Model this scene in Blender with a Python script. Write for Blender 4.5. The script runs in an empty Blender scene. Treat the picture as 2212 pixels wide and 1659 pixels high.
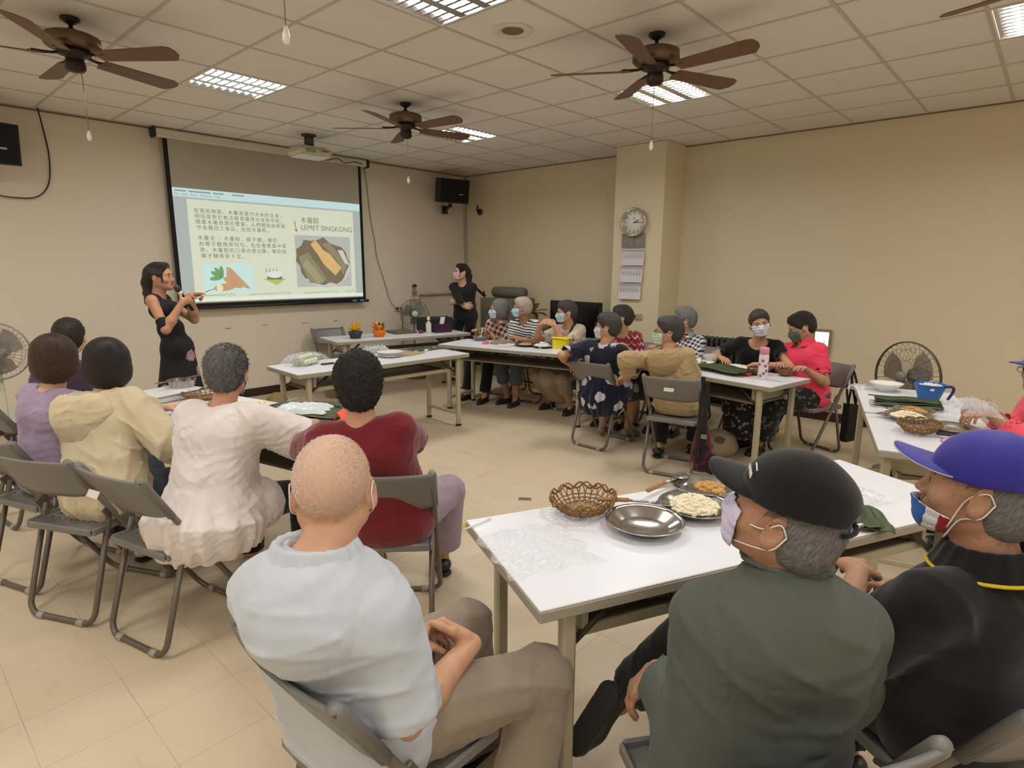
import bpy, math, random
import numpy as np
from mathutils import Vector, Matrix
sc = bpy.context.scene
COL = sc.collection
R = math.radians
random.seed(7)
# ---------------------------------------------------------------- camera, world, exposure
CH = 2.994                      # ceiling height
YAW, PITCH, ROLL, FPX = .834569, -.194724, .00633435, 1288.8
_cy, _sy = math.cos(YAW), math.sin(YAW)
_w = Vector((_sy*math.cos(PITCH), _cy*math.cos(PITCH), math.sin(PITCH)))
_r0 = Vector((_cy, -_sy, 0)); _u0 = _r0.cross(_w)
_r = _r0*math.cos(ROLL)+_u0*math.sin(ROLL); _u = -_r0*math.sin(ROLL)+_u0*math.cos(ROLL)
cam = bpy.data.cameras.new('camera'); cam_o = bpy.data.objects.new('camera', cam); COL.objects.link(cam_o)
cam.sensor_width = 36; cam.lens = FPX/2212*36; cam.clip_start = .02; cam.clip_end = 60
m4 = Matrix((( _r.x, _u.x, -_w.x, 0), (_r.y, _u.y, -_w.y, 0), (_r.z, _u.z, -_w.z, 1.6), (0, 0, 0, 1)))
cam_o.matrix_world = m4
sc.camera = cam_o
sc.view_settings.view_transform = 'Standard'; sc.view_settings.look = 'None'
sc.view_settings.gamma = 1; sc.view_settings.use_curve_mapping = False
sc.view_settings.exposure = EXPOSURE = 0.0
wd = bpy.data.worlds.new('world'); sc.world = wd; wd.use_nodes = True
wd.node_tree.nodes['Background'].inputs[0].default_value = (.5, .5, .5, 1)
wd.node_tree.nodes['Background'].inputs[1].default_value = .05
TUBE_W = 9.5
TUBE_COL = (1, .985, .955)
GT = .605
def gx(i): return (i+4.277)*GT
def gy(j): return (j+4.828)*GT
LIGHT_TILES = [(i, j) for i in (-9, -5, -1, 3) for j in (3, -1, -5, -9)]
OFF_TILES = set()
for (i, j) in LIGHT_TILES:      # three lamps in the recess of each lit ceiling tile
    if (i, j) in OFF_TILES: continue
    for k in (-1, 0, 1):
        l = bpy.data.lights.new('tube_light', 'AREA'); l.shape = 'RECTANGLE'; l.size = .54; l.size_y = .03
        l.energy = TUBE_W; l.color = TUBE_COL
        lo = bpy.data.objects.new('tube_light', l); COL.objects.link(lo)
        lo.location = (gx(i+.5), gy(j+.5)+k*.19, CH+.004)

# ---------------------------------------------------------------- materials
def srgb(*c):
    if len(c) == 1: c = c[0]
    return tuple(((v/255)/12.92 if v/255 <= .04045 else ((v/255+.055)/1.055)**2.4) for v in c)
class NT:
    def __init__(s, m): s.m = m; s.t = m.node_tree; s.n = s.t.nodes; s.l = s.t.links; s.b = s.n['Principled BSDF']
    def new(s, ty, **kw):
        n = s.n.new(ty)
        for k, v in kw.items(): setattr(n, k, v)
        return n
    def link(s, a, b): s.l.new(a, b)
    def val(s, sock, v):
        if hasattr(v, 'links') or isinstance(v, bpy.types.NodeSocket): s.l.new(v, sock)
        else: sock.default_value = v
    def math(s, op, a, b=0, c=None):
        n = s.n.new('ShaderNodeMath'); n.operation = op
        s.val(n.inputs[0], a); s.val(n.inputs[1], b)
        if c is not None: s.val(n.inputs[2], c)
        return n.outputs[0]
    def mix(s, f, a, b):
        n = s.n.new('ShaderNodeMix'); n.data_type = 'RGBA'
        s.val(n.inputs[0], f)
        for k, v in ((6, a), (7, b)):
            if isinstance(v, bpy.types.NodeSocket): s.l.new(v, n.inputs[k])
            else: n.inputs[k].default_value = (*v[:3], 1)
        return n.outputs[2]
    def ramp(s, f, stops):
        n = s.n.new('ShaderNodeValToRGB'); s.l.new(f, n.inputs[0]); e = n.color_ramp.elements
        while len(e) < len(stops): e.new(.5)
        for q, (p, c) in zip(e, stops): q.position = p; q.color = (*c[:3], 1) if not isinstance(c, (int, float)) else (c, c, c, 1)
        return n.outputs[0]
    def coord(s, kind='Object'):
        return s.n.new('ShaderNodeTexCoord').outputs[kind]
    def map(s, v, scale=(1, 1, 1), rot=(0, 0, 0), loc=(0, 0, 0)):
        n = s.n.new('ShaderNodeMapping'); s.l.new(v, n.inputs[0]); n.inputs['Scale'].default_value = scale
        n.inputs['Rotation'].default_value = rot; n.inputs['Location'].default_value = loc
        return n.outputs[0]
    def noise(s, v, scale, detail=3, rough=.5, dist=0):
        n = s.n.new('ShaderNodeTexNoise'); s.l.new(v, n.inputs['Vector']); n.inputs['Scale'].default_value = scale
        n.inputs['Detail'].default_value = detail; n.inputs['Roughness'].default_value = rough; n.inputs['Distortion'].default_value = dist
        return n.outputs[0]
    def sep(s, v):
        n = s.n.new('ShaderNodeSeparateXYZ'); s.l.new(v, n.inputs[0]); return n.outputs
    def bump(s, h, strength=.3, dist=.01, base=None):
        n = s.n.new('ShaderNodeBump'); s.l.new(h, n.inputs['Height']); n.inputs['Strength'].default_value = strength; n.inputs['Distance'].default_value = dist
        if base is not None: s.l.new(base, n.inputs['Normal'])
        s.l.new(n.outputs[0], s.b.inputs['Normal']); return n.outputs[0]
    def col(s, c): s.val(s.b.inputs['Base Color'], c if isinstance(c, bpy.types.NodeSocket) else (*c[:3], 1))
MATS = {}
def mat(name, c, rough=.6, metal=0, var=.08, vs=6, bump=0, bs=60, bd=.004, spec=.5, **kw):
    """plain material with a little procedural variation of tone and an optional noise bump"""
    if name in MATS: return MATS[name]
    m = bpy.data.materials.new(name); m.use_nodes = True; t = NT(m)
    v = t.coord()
    c = tuple(c)
    a = tuple(min(1, x*(1+var)) for x in c); b = tuple(x*(1-var) for x in c)
    t.col(t.mix(t.noise(v, vs, 4, .6), b, a))
    t.b.inputs['Roughness'].default_value = rough; t.b.inputs['Metallic'].default_value = metal
    t.b.inputs['Specular IOR Level'].default_value = spec
    if bump: t.bump(t.noise(v, bs, 3, .6), bump, bd)
    for k, x in kw.items(): t.b.inputs[k.replace('_', ' ')].default_value = x
    MATS[name] = m
    return m
def cloth(name, c, c2=None, pat=None, rough=.9, wr=.5, sheen=.2, sc_=1.0, var=.06, scale=1.0):
    """cloth: weave + soft wrinkles; pat = stripes | check | plaid | floral | zig"""
    if name in MATS: return MATS[name]
    m = bpy.data.materials.new(name); m.use_nodes = True; t = NT(m); v = t.coord()
    base = t.mix(t.noise(v, 9, 4, .6), tuple(x*(1-var) for x in c), tuple(min(1, x*(1+var)) for x in c))
    if pat == 'stripes':
        z = t.sep(t.map(v, rot=(.25, .1, 0)))[2]
        z = t.math('ADD', z, t.math('MULTIPLY', t.noise(v, 7, 2), .03))
        f = t.math('GREATER_THAN', t.math('FRACT', t.math('MULTIPLY', z, 36/scale)), .55); base = t.mix(f, base, c2)
    elif pat in ('check', 'plaid'):
        s = t.sep(t.map(v, rot=(.1, .3, .5))); k = (30 if pat == 'check' else 17)/scale
        fx = t.math('GREATER_THAN', t.math('FRACT', t.math('MULTIPLY', s[0], k)), .5)
        fz = t.math('GREATER_THAN', t.math('FRACT', t.math('MULTIPLY', s[2], k)), .5)
        base = t.mix(t.math('MULTIPLY', t.math('ADD', fx, fz), .5), base, c2)
    elif pat == 'floral':
        vo = t.new('ShaderNodeTexVoronoi'); vo.inputs['Scale'].default_value = 7.5/scale; t.link(t.map(v, loc=(.3, .1, .2)), vo.inputs['Vector'])
        d = t.math('ADD', vo.outputs['Distance'], t.math('MULTIPLY', t.noise(v, 60, 3, .7), .28))
        keep = t.math('GREATER_THAN', t.sep(vo.outputs['Color'])[0], .3)
        base = t.mix(t.math('MULTIPLY', t.math('LESS_THAN', d, .53), keep), base, c2)
    elif pat == 'zig':
        s = t.sep(v)
        zz = t.math('PINGPONG', t.math('ADD', s[0], s[1]), .03)
        f = t.math('GREATER_THAN', t.math('FRACT', t.math('MULTIPLY', t.math('ADD', s[2], zz), 15/scale)), .72)
        g = t.math('GREATER_THAN', t.noise(v, 26, 2), .45)
        base = t.mix(t.math('MULTIPLY', f, g), base, c2)
    t.col(base)
    t.b.inputs['Roughness'].default_value = rough; t.b.inputs['Specular IOR Level'].default_value = .25
    t.b.inputs['Sheen Weight'].default_value = sheen
    b1 = t.new('ShaderNodeBump'); b1.inputs['Strength'].default_value = wr; b1.inputs['Distance'].default_value = .03
    t.link(t.noise(t.map(v, (1, 1, .6)), 7*sc_, 2, .45, .5), b1.inputs['Height'])
    t.bump(t.noise(v, 600, 0), .08, .001, b1.outputs[0])
    MATS[name] = m
    return m
def hair(name, c, c2, rough=.45, rad=70, bump=.6, mixlo=.35, mixhi=.7):
    if name in MATS: return MATS[name]
    m = bpy.data.materials.new(name); m.use_nodes = True; t = NT(m); v = t.coord(); s = t.sep(t.map(v, rot=(-.5, 0, 0)))
    ang = t.math('ARCTAN2', s[0], s[1]); cx = t.new('ShaderNodeCombineXYZ')
    t.link(t.math('MULTIPLY', ang, rad/12), cx.inputs[0]); t.link(t.math('MULTIPLY', s[2], 9), cx.inputs[2])
    n = t.noise(cx.outputs[0], 5.5, 5, .75)
    t.col(t.mix(t.ramp(n, [(mixlo, 0), (mixhi, 1)]), c, c2))
    t.b.inputs['Roughness'].default_value = rough; t.b.inputs['Specular IOR Level'].default_value = .35
    t.bump(n, bump, .012)
    MATS[name] = m
    return m
def skin(name, c, spots=0, rough=.55):
    if name in MATS: return MATS[name]
    m = bpy.data.materials.new(name); m.use_nodes = True; t = NT(m); v = t.coord()
    a = t.mix(t.noise(v, 22, 4, .6), tuple(x*.82 for x in c), tuple(min(1, x*1.12) for x in c))
    a = t.mix(t.ramp(t.noise(v, 9, 2), [(.45, 0), (.75, .35)]), a, (c[0]*.95, c[1]*.72, c[2]*.65))
    if spots: a = t.mix(t.ramp(t.noise(v, 75, 2, .5), [(.62, 0), (.7, spots)]), a, tuple(x*.45 for x in c))
    t.col(a); t.b.inputs['Roughness'].default_value = rough; t.b.inputs['Specular IOR Level'].default_value = .4
    t.b.inputs['Subsurface Weight'].default_value = .08; t.b.inputs['Subsurface Radius'].default_value = (.02, .008, .004)
    t.bump(t.noise(v, 130, 3, .6), .25, .003)
    MATS[name] = m
    return m
def emit(name, c, s):
    if name in MATS: return MATS[name]
    m = bpy.data.materials.new(name); m.use_nodes = True; t = NT(m); t.col(c)
    t.b.inputs['Emission Color'].default_value = (*c, 1); t.b.inputs['Emission Strength'].default_value = s
    MATS[name] = m; return m
def clear_plastic(name, tint=(.93, .94, .95), alpha=.35):
    if name in MATS: return MATS[name]
    m = bpy.data.materials.new(name); m.use_nodes = True; t = NT(m); v = t.coord()
    t.col(tint); t.b.inputs['Roughness'].default_value = .12
    n = t.noise(v, 30, 4, .65, 1.5)
    t.link(t.ramp(n, [(.35, alpha*.5), (.65, min(1, alpha*1.7))]), t.b.inputs['Alpha'])
    t.bump(n, .8, .01); MATS[name] = m; return m

# ---------------------------------------------------------------- objects
def kindof(o, **kw):
    for k, v in kw.items():
        if v is not None: o[k] = v
    return o
def root(name, label, cat, loc=(0, 0, 0), rz=0, group=None):
    o = bpy.data.objects.new(name, None); COL.objects.link(o); o.location = loc; o.rotation_euler = (0, 0, rz)
    o.empty_display_size = .1
    return kindof(o, label=label, category=cat, group=group)
def tag(o, label, cat, group=None): return kindof(o, label=label, category=cat, group=group)
def copy_tree(o, parent=None):
    c = o.copy(); COL.objects.link(c)
    if parent is not None: c.parent = parent
    for ch in list(o.children): copy_tree(ch, c)
    return c
class MB:
    """collects simple shapes into ONE mesh"""
    def __init__(s): s.v = []; s.f = []; s.sm = []; s.mi = []; s.M = None; s.cur = 0
    def add(s, vs, fs, smooth=False):
        b = len(s.v)
        for p in vs:
            p = Vector(p)
            s.v.append(tuple(s.M @ p) if s.M is not None else tuple(p))
        for f in fs: s.f.append([b+i for i in f]); s.sm.append(smooth); s.mi.append(s.cur)
        return s
    def box(s, c, d, rot=None, bev=0):
        x, y, z = [q/2 for q in d]
        if bev:
            b = min(bev, x*.9, y*.9, z*.9); vs = []; 
            import itertools
            for sx, sy, sz in itertools.product((-1, 1), repeat=3):
                vs += [(sx*x, sy*(y-b), sz*(z-b)), (sx*(x-b), sy*y, sz*(z-b)), (sx*(x-b), sy*(y-b), sz*z)]
            def I(a, b_, c_, k): return ((a*2+b_)*2+c_)*3+k
            fs = []
            for a in (0, 1):
                q = [I(a, 0, 0, 0), I(a, 1, 0, 0), I(a, 1, 1, 0), I(a, 0, 1, 0)]; fs.append(q if a else q[::-1])
                q = [I(0, a, 0, 1), I(0, a, 1, 1), I(1, a, 1, 1), I(1, a, 0, 1)]; fs.append(q if a else q[::-1])
                q = [I(0, 0, a, 2), I(1, 0, a, 2), I(1, 1, a, 2), I(0, 1, a, 2)]; fs.append(q if a else q[::-1])
            for a in (0, 1):
                for b_ in (0, 1):
                    q = [I(a, b_, 0, 0), I(a, b_, 1, 0), I(a, b_, 1, 1), I(a, b_, 0, 1)]; fs.append(q if a != b_ else q[::-1])
                    q = [I(a, 0, b_, 0), I(a, 0, b_, 2), I(a, 1, b_, 2), I(a, 1, b_, 0)]; fs.append(q if a != b_ else q[::-1])
                    q = [I(0, a, b_, 1), I(1, a, b_, 1), I(1, a, b_, 2), I(0, a, b_, 2)]; fs.append(q if a != b_ else q[::-1])
                    for c_ in (0, 1):
                        q = [I(a, b_, c_, 0), I(a, b_, c_, 1), I(a, b_, c_, 2)]; fs.append(q if (a+b_+c_) % 2 else q[::-1])
        else:
            vs = [(sx*x, sy*y, sz*z) for sx in (-1, 1) for sy in (-1, 1) for sz in (-1, 1)]
            fs = [(0, 1, 3, 2), (4, 6, 7, 5), (0, 4, 5, 1), (2, 3, 7, 6), (0, 2, 6, 4), (1, 5, 7, 3)]
        Rm = rot if rot is not None else Matrix.Identity(3)
        return s.add([Vector(c)+Rm @ Vector(p) for p in vs], fs)
    def tube(s, pts, r, n=8, closed=False, caps=True):
        pts = [Vector(p) for p in pts]; N = len(pts); rs = r if isinstance(r, (list, tuple)) else [r]*N
        vs = []; prev = None
        for i, p in enumerate(pts):
            if closed: t = pts[(i+1) % N]-pts[i-1]
            else: t = pts[min(i+1, N-1)]-pts[max(i-1, 0)]
            t.normalize()
            if prev is None:
                a = Vector((0, 0, 1)) if abs(t.z) < .9 else Vector((1, 0, 0))
                x = t.cross(a).normalized()
            else:
                x = (prev-t*prev.dot(t)).normalized()
            prev = x; y = t.cross(x)
            for k in range(n):
                a = 2*math.pi*k/n; vs.append(p+(x*math.cos(a)+y*math.sin(a))*rs[i])
        fs = []
        for i in range(N if closed else N-1):
            j = (i+1) % N
            for k in range(n): fs.append((i*n+k, i*n+(k+1) % n, j*n+(k+1) % n, j*n+k))
        if caps and not closed: fs += [list(range(n))[::-1], [(N-1)*n+k for k in range(n)]]
        return s.add(vs, fs, True)
    def cyl(s, a, b, r, r2=None, n=16): return s.tube([a, b], [r, r if r2 is None else r2], n)
    def lathe(s, prof, c=(0, 0, 0), n=32, axis=None, sx=1, sy=1, smooth=True):
        """profile of (radius, height) turned around z (or around `axis`)"""
        q = Vector((0, 0, 1)).rotation_difference(Vector(axis)).to_matrix() if axis is not None else Matrix.Identity(3)
        vs = []; c = Vector(c)
        for (r, z) in prof:
            for k in range(n):
                a = 2*math.pi*k/n; vs.append(c+q @ Vector((r*math.cos(a)*sx, r*math.sin(a)*sy, z)))
        fs = []
        for i in range(len(prof)-1):
            for k in range(n): fs.append((i*n+k, i*n+(k+1) % n, (i+1)*n+(k+1) % n, (i+1)*n+k))
        if prof[0][0] > 1e-5: fs.append([k for k in range(n)][::-1])
        if prof[-1][0] > 1e-5: fs.append([(len(prof)-1)*n+k for k in range(n)])
        return s.add(vs, fs, smooth)
    def prism(s, poly, z0, z1, M=None):
        n = len(poly); vs = [Vector((x, y, z0)) for x, y in poly]+[Vector((x, y, z1)) for x, y in poly]
        if M is not None: vs = [M @ v for v in vs]
        fs = [list(range(n))[::-1], [n+i for i in range(n)]]+[(i, (i+1) % n, n+(i+1) % n, n+i) for i in range(n)]
        return s.add(vs, fs)
    def grid(s, fn, nu, nv, thick=0, smooth=True):
        """surface fn(u,v), optionally thickened downwards"""
        vs = [Vector(fn(i/nu, j/nv)) for i in range(nu+1) for j in range(nv+1)]
        def I(i, j): return i*(nv+1)+j
        fs = [(I(i, j), I(i+1, j), I(i+1, j+1), I(i, j+1)) for i in range(nu) for j in range(nv)]
        if thick:
            n = len(vs); vs = vs+[v-Vector((0, 0, thick)) for v in vs]
            fs += [tuple(n+q for q in f[::-1]) for f in fs]
            for i in range(nu):
                fs.append((I(i, 0), n+I(i, 0), n+I(i+1, 0), I(i+1, 0))); fs.append((I(i, nv), I(i+1, nv), n+I(i+1, nv), n+I(i, nv)))
            for j in range(nv):
                fs.append((I(0, j), I(0, j+1), n+I(0, j+1), n+I(0, j))); fs.append((I(nu, j), n+I(nu, j), n+I(nu, j+1), I(nu, j+1)))
        return s.add(vs, fs, smooth)
    def obj(s, name, m, parent=None, loc=None):
        me = bpy.data.meshes.new(name); me.from_pydata(s.v, [], s.f)
        me.polygons.foreach_set('use_smooth', s.sm); me.polygons.foreach_set('material_index', s.mi); me.update()
        for q in (m if isinstance(m, (list, tuple)) else [m]): me.materials.append(q)
        o = bpy.data.objects.new(name, me); COL.objects.link(o)
        if parent is not None: o.parent = parent
        if loc is not None: o.location = loc
        return o
def rotz(a): return Matrix.Rotation(a, 3, 'Z')
def rotx(a): return Matrix.Rotation(a, 3, 'X')
def roty(a): return Matrix.Rotation(a, 3, 'Y')
def bez(pts, n=10):
    """smooth curve through points (Catmull-Rom)"""
    P = [Vector(p) for p in pts]; P = [2*P[0]-P[1]]+P+[2*P[-1]-P[-2]]; out = []
    for i in range(1, len(P)-2):
        for k in range(n):
            t = k/n; a, b, c, d = P[i-1:i+3]
            out.append(.5*((2*b)+(c-a)*t+(2*a-5*b+4*c-d)*t*t+(3*b-a-3*c+d)*t**3))
    out.append(P[-2]); return out
def text_mesh(name, body, size, m, parent, M, depth=.0008, align='LEFT', spacing=1.0, cs=1.0):
    cu = bpy.data.curves.new(name, 'FONT'); cu.body = body; cu.size = size; cu.extrude = depth; cu.align_x = align; cu.space_line = spacing; cu.space_character = cs
    cu.resolution_u = 3
    to = bpy.data.objects.new(name, cu); COL.objects.link(to)
    dg = bpy.context.evaluated_depsgraph_get(); me = bpy.data.meshes.new_from_object(to.evaluated_get(dg)); me.name = name
    bpy.data.objects.remove(to); me.materials.clear(); me.materials.append(m); me.transform(M)
    o = bpy.data.objects.new(name, me); COL.objects.link(o); o.parent = parent
    return o
# ================================================================ THE ROOM
X0, X1, Y0, Y1 = -3.2, 6.84, -3.2, 7.23
def paint(name, c, var=.03):
    if name in MATS: return MATS[name]
    m = bpy.data.materials.new(name); m.use_nodes = True; t = NT(m); v = t.coord()
    a = t.mix(t.noise(v, .8, 3), tuple(x*(1-var) for x in c), tuple(x*(1+var) for x in c))
    a = t.mix(t.ramp(t.noise(v, 3, 5, .7), [(.6, 0), (.8, .12)]), a, tuple(x*.75 for x in c))
    t.col(a); t.b.inputs['Roughness'].default_value = .75; t.b.inputs['Specular IOR Level'].default_value = .3
    t.bump(t.noise(v, 160, 2), .08, .002); MATS[name] = m; return m
WALL_F = paint('cream wall paint', srgb(222, 212, 194)); WALL_R = paint('yellow cream wall paint', srgb(221, 208, 178))
def struct(name, mb, m): return kindof(mb.obj(name, m), kind='structure')
# floor: 30 cm vinyl tiles with scuffs
m = bpy.data.materials.new('vinyl floor tiles'); m.use_nodes = True; t = NT(m); v = t.coord(); s_ = t.sep(v)
def jl(sock, off):
    q = t.math('ABSOLUTE', t.math('SUBTRACT', t.math('FRACT', t.math('DIVIDE', t.math('ADD', sock, -off+50*.305), .305)), .5))
    return t.math('GREATER_THAN', q, .5-.0045)
seam = t.math('MAXIMUM', jl(s_[0], .51), jl(s_[1], 2.22))
seam = t.math('MULTIPLY', seam, t.ramp(t.noise(v, 2.3, 3), [(.35, .15), (.6, .9)]))
vo = t.new('ShaderNodeTexWhiteNoise'); cx = t.new('ShaderNodeCombineXYZ')
t.link(t.math('FLOOR', t.math('DIVIDE', t.math('ADD', s_[0], -.51), .305)), cx.inputs[0]); t.link(t.math('FLOOR', t.math('DIVIDE', t.math('ADD', s_[1], -2.22), .305)), cx.inputs[1]); t.link(cx.outputs[0], vo.inputs['Vector'])
FLC = srgb(208, 191, 164)
c = t.mix(t.noise(v, 1.7, 5, .65), tuple(x*.86 for x in FLC), tuple(x*1.04 for x in FLC))
c = t.mix(t.math('MULTIPLY', vo.outputs[0], .22), c, srgb(196, 172, 136))
c = t.mix(t.ramp(t.noise(t.map(v, (1, .35, 1), (0, 0, .4)), 7, 5, .75, .6), [(.58, 0), (.75, .35)]), c, srgb(158, 134, 100))
c = t.mix(t.ramp(t.noise(v, 34, 4, .8), [(.69, 0), (.76, .5)]), c, srgb(120, 100, 76))
c = t.mix(t.math('MULTIPLY', seam, .55), c, srgb(112, 94, 70))
t.col(c); t.link(t.ramp(t.noise(v, 3, 4), [(.3, .34), (.7, .5)]), t.b.inputs['Roughness']); t.b.inputs['Specular IOR Level'].default_value = .4
t.bump(seam, .2, .001)
FLOOR_M = m
struct('floor', MB().box(((X0+X1)/2, (Y0+Y1)/2, -.05), (X1-X0+.4, Y1-Y0+.4, .1)), FLOOR_M)
struct('wall_front', MB().box(((X0+X1)/2, Y1+.1, CH/2), (X1-X0+.4, .2, CH+.5)), WALL_F)
struct('wall_right', MB().box((X1+.1, (Y0+Y1)/2, CH/2), (.2, Y1-Y0, CH+.5)), WALL_R)
struct('wall_left', MB().box((X0-.1, (Y0+Y1)/2, CH/2), (.2, Y1-Y0, CH+.5)), WALL_F)
struct('wall_back', MB().box(((X0+X1)/2, Y0-.1, CH/2), (X1-X0+.4, .2, CH+.5)), WALL_F)
struct('wall_column', MB().box((6.36+.26, 3.785, CH/2-.01), (.52, .65, CH+.01)), WALL_R)
BASE_M = mat('maroon skirting', srgb(52, 26, 24), .35, var=.15)
b = MB().box(((X0+X1)/2, Y1-.006, .05), (X1-X0, .012, .1)); struct('baseboard_front', b, BASE_M)
b = MB().box((X1-.006, (Y0+3.46)/2, .05), (.012, 3.46-Y0, .1)); b.box((X1-.006, (4.11+Y1)/2, .05), (.012, Y1-4.11-.024, .1)); struct('baseboard_right', b, BASE_M)
b = MB().box((6.354, 3.785, .05), (.012, .674, .1)); b.box((6.59, 3.454, .05), (.46, .012, .1)); b.box((6.59, 4.116, .05), (.46, .012, .1)); struct('baseboard_column', b, BASE_M)
struct('trim_1', MB().box((X1-.02, Y1-.02, CH/2), (.035, .035, CH-.01), bev=.006), mat('grey corner conduit', srgb(176, 168, 150), .5))
# ceiling: tiles in a T-bar grid, with openings for the lamps
m = bpy.data.materials.new('mineral ceiling tile'); m.use_nodes = True; t = NT(m); v = t.coord()
c = t.mix(t.noise(v, 190, 2, .7), srgb(220, 215, 207), srgb(238, 234, 228)); t.col(t.mix(t.ramp(t.noise(v, 1.3, 3), [(.4, 0), (.7, .3)]), c, srgb(220, 215, 207)))
t.b.inputs['Roughness'].default_value = .95; t.bump(t.noise(v, 260, 2), .25, .002)
TILE_M = m; BAR_M = mat('ceiling T-bar', srgb(196, 188, 174), .5)
mb = MB(); xs = sorted([X0-.1, X1+.1]+[gx(i) for i in range(-13, 8) if X0 < gx(i) < X1]); ys = sorted([Y0-.1, Y1+.1]+[gy(j) for j in range(-14, 8) if Y0 < gy(j) < Y1])
for a in range(len(xs)-1):
    for b_ in range(len(ys)-1):
        if any(abs(gx(i)-xs[a]) < .01 and abs(gy(j)-ys[b_]) < .01 for i, j in LIGHT_TILES): continue
        mb.add([(xs[a], ys[b_], CH), (xs[a], ys[b_+1], CH), (xs[a+1], ys[b_+1], CH), (xs[a+1], ys[b_], CH)], [(0, 1, 2, 3)])
mb.cur = 1
for x in xs[1:-1]: mb.box((x, (Y0+Y1)/2, CH-.002), (.02, Y1-Y0, .005))
for y in ys[1:-1]: mb.box(((X0+X1)/2, y, CH-.0025), (X1-X0, .02, .004))
struct('ceiling', mb, [TILE_M, BAR_M])
b = MB().box((X1-.012, (Y0+Y1)/2, CH-.008), (.024, Y1-Y0, .012)); b.box(((X0+X1)/2, Y1-.012, CH-.008), (X1-X0, .024, .012))
struct('trim_2', b, mat('dark wall angle', srgb(120, 104, 80), .6))

# ---------------------------------------------------------------- recessed lamps
PAN = mat('white lamp pan', srgb(235, 235, 232), .35); LOUV = mat('bright aluminium louver', srgb(225, 226, 228), .22, .85, var=.03)
TUBE = emit('lit tube', (1, .98, .94), 9)
def make_lamp():
    r = root('ceiling_lamp', 'x', 'ceiling lamp')
    a = .29; h = .085; b = MB()
    for s in (-1, 1):
        b.box((s*a, 0, h/2), (.012, 2*a+.012, h)); b.box((0, s*a, h/2), (2*a, .012, h))
    b.box((0, 0, h+.004), (2*a+.012, 2*a+.012, .008)); b.obj('housing', PAN, r)
    for k in (-1, 0, 1):
        MB().tube([(-.275, k*.19, .055), (.275, k*.19, .055)], .013, 10).obj('lamp_tube', TUBE, r)
    b = MB()
    for y in (-.095, .095):      # V-shaped long reflectors between the tubes
        b.prism([(y-.028, 0), (y+.028, 0), (y+.006, .045), (y-.006, .045)], -.28, .28, Matrix(((0, 0, 1, 0), (1, 0, 0, 0), (0, 1, 0, 0), (0, 0, 0, 1))))
    for y in (-.262, .262): b.box((0, y, .012), (.56, .045, .004), rotx(.5 if y < 0 else -.5))
    for k in range(9):
        x = -.248+k*.062
        for yc in (-.19, 0, .19):
            b.prism([(x-.009, 0), (x+.009, 0), (x+.002, .03), (x-.002, .03)], yc-.068, yc+.068, Matrix(((1, 0, 0, 0), (0, 0, 1, 0), (0, 1, 0, 0), (0, 0, 0, 1))))
    b.obj('louver', LOUV, r)
    return r
lab = {(3, 3): 'lit louvered ceiling lamp partly behind the far small fan', (-1, 3): 'lit louvered ceiling lamp left of the projector, in front of the screen', (3, -1): 'lit louvered ceiling lamp behind the right-hand fan',
       (-1, -1): 'lit louvered ceiling lamp cut off by the top edge, nearest the ceiling grille', (3, -5): 'lit louvered ceiling lamp at the top right corner of the photo'}
lamp0 = make_lamp(); first = True
for t_ in LIGHT_TILES:
    o = lamp0 if first else copy_tree(lamp0); first = False
    o.location = (gx(t_[0]+.5), gy(t_[1]+.5), CH-.004)
    o['label'] = lab.get(t_, 'lit louvered ceiling lamp behind the camera, outside the photo'); o['group'] = 'louvered lamps in the ceiling grid' if t_ in lab else 'louvered lamps outside the photo'

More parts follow.
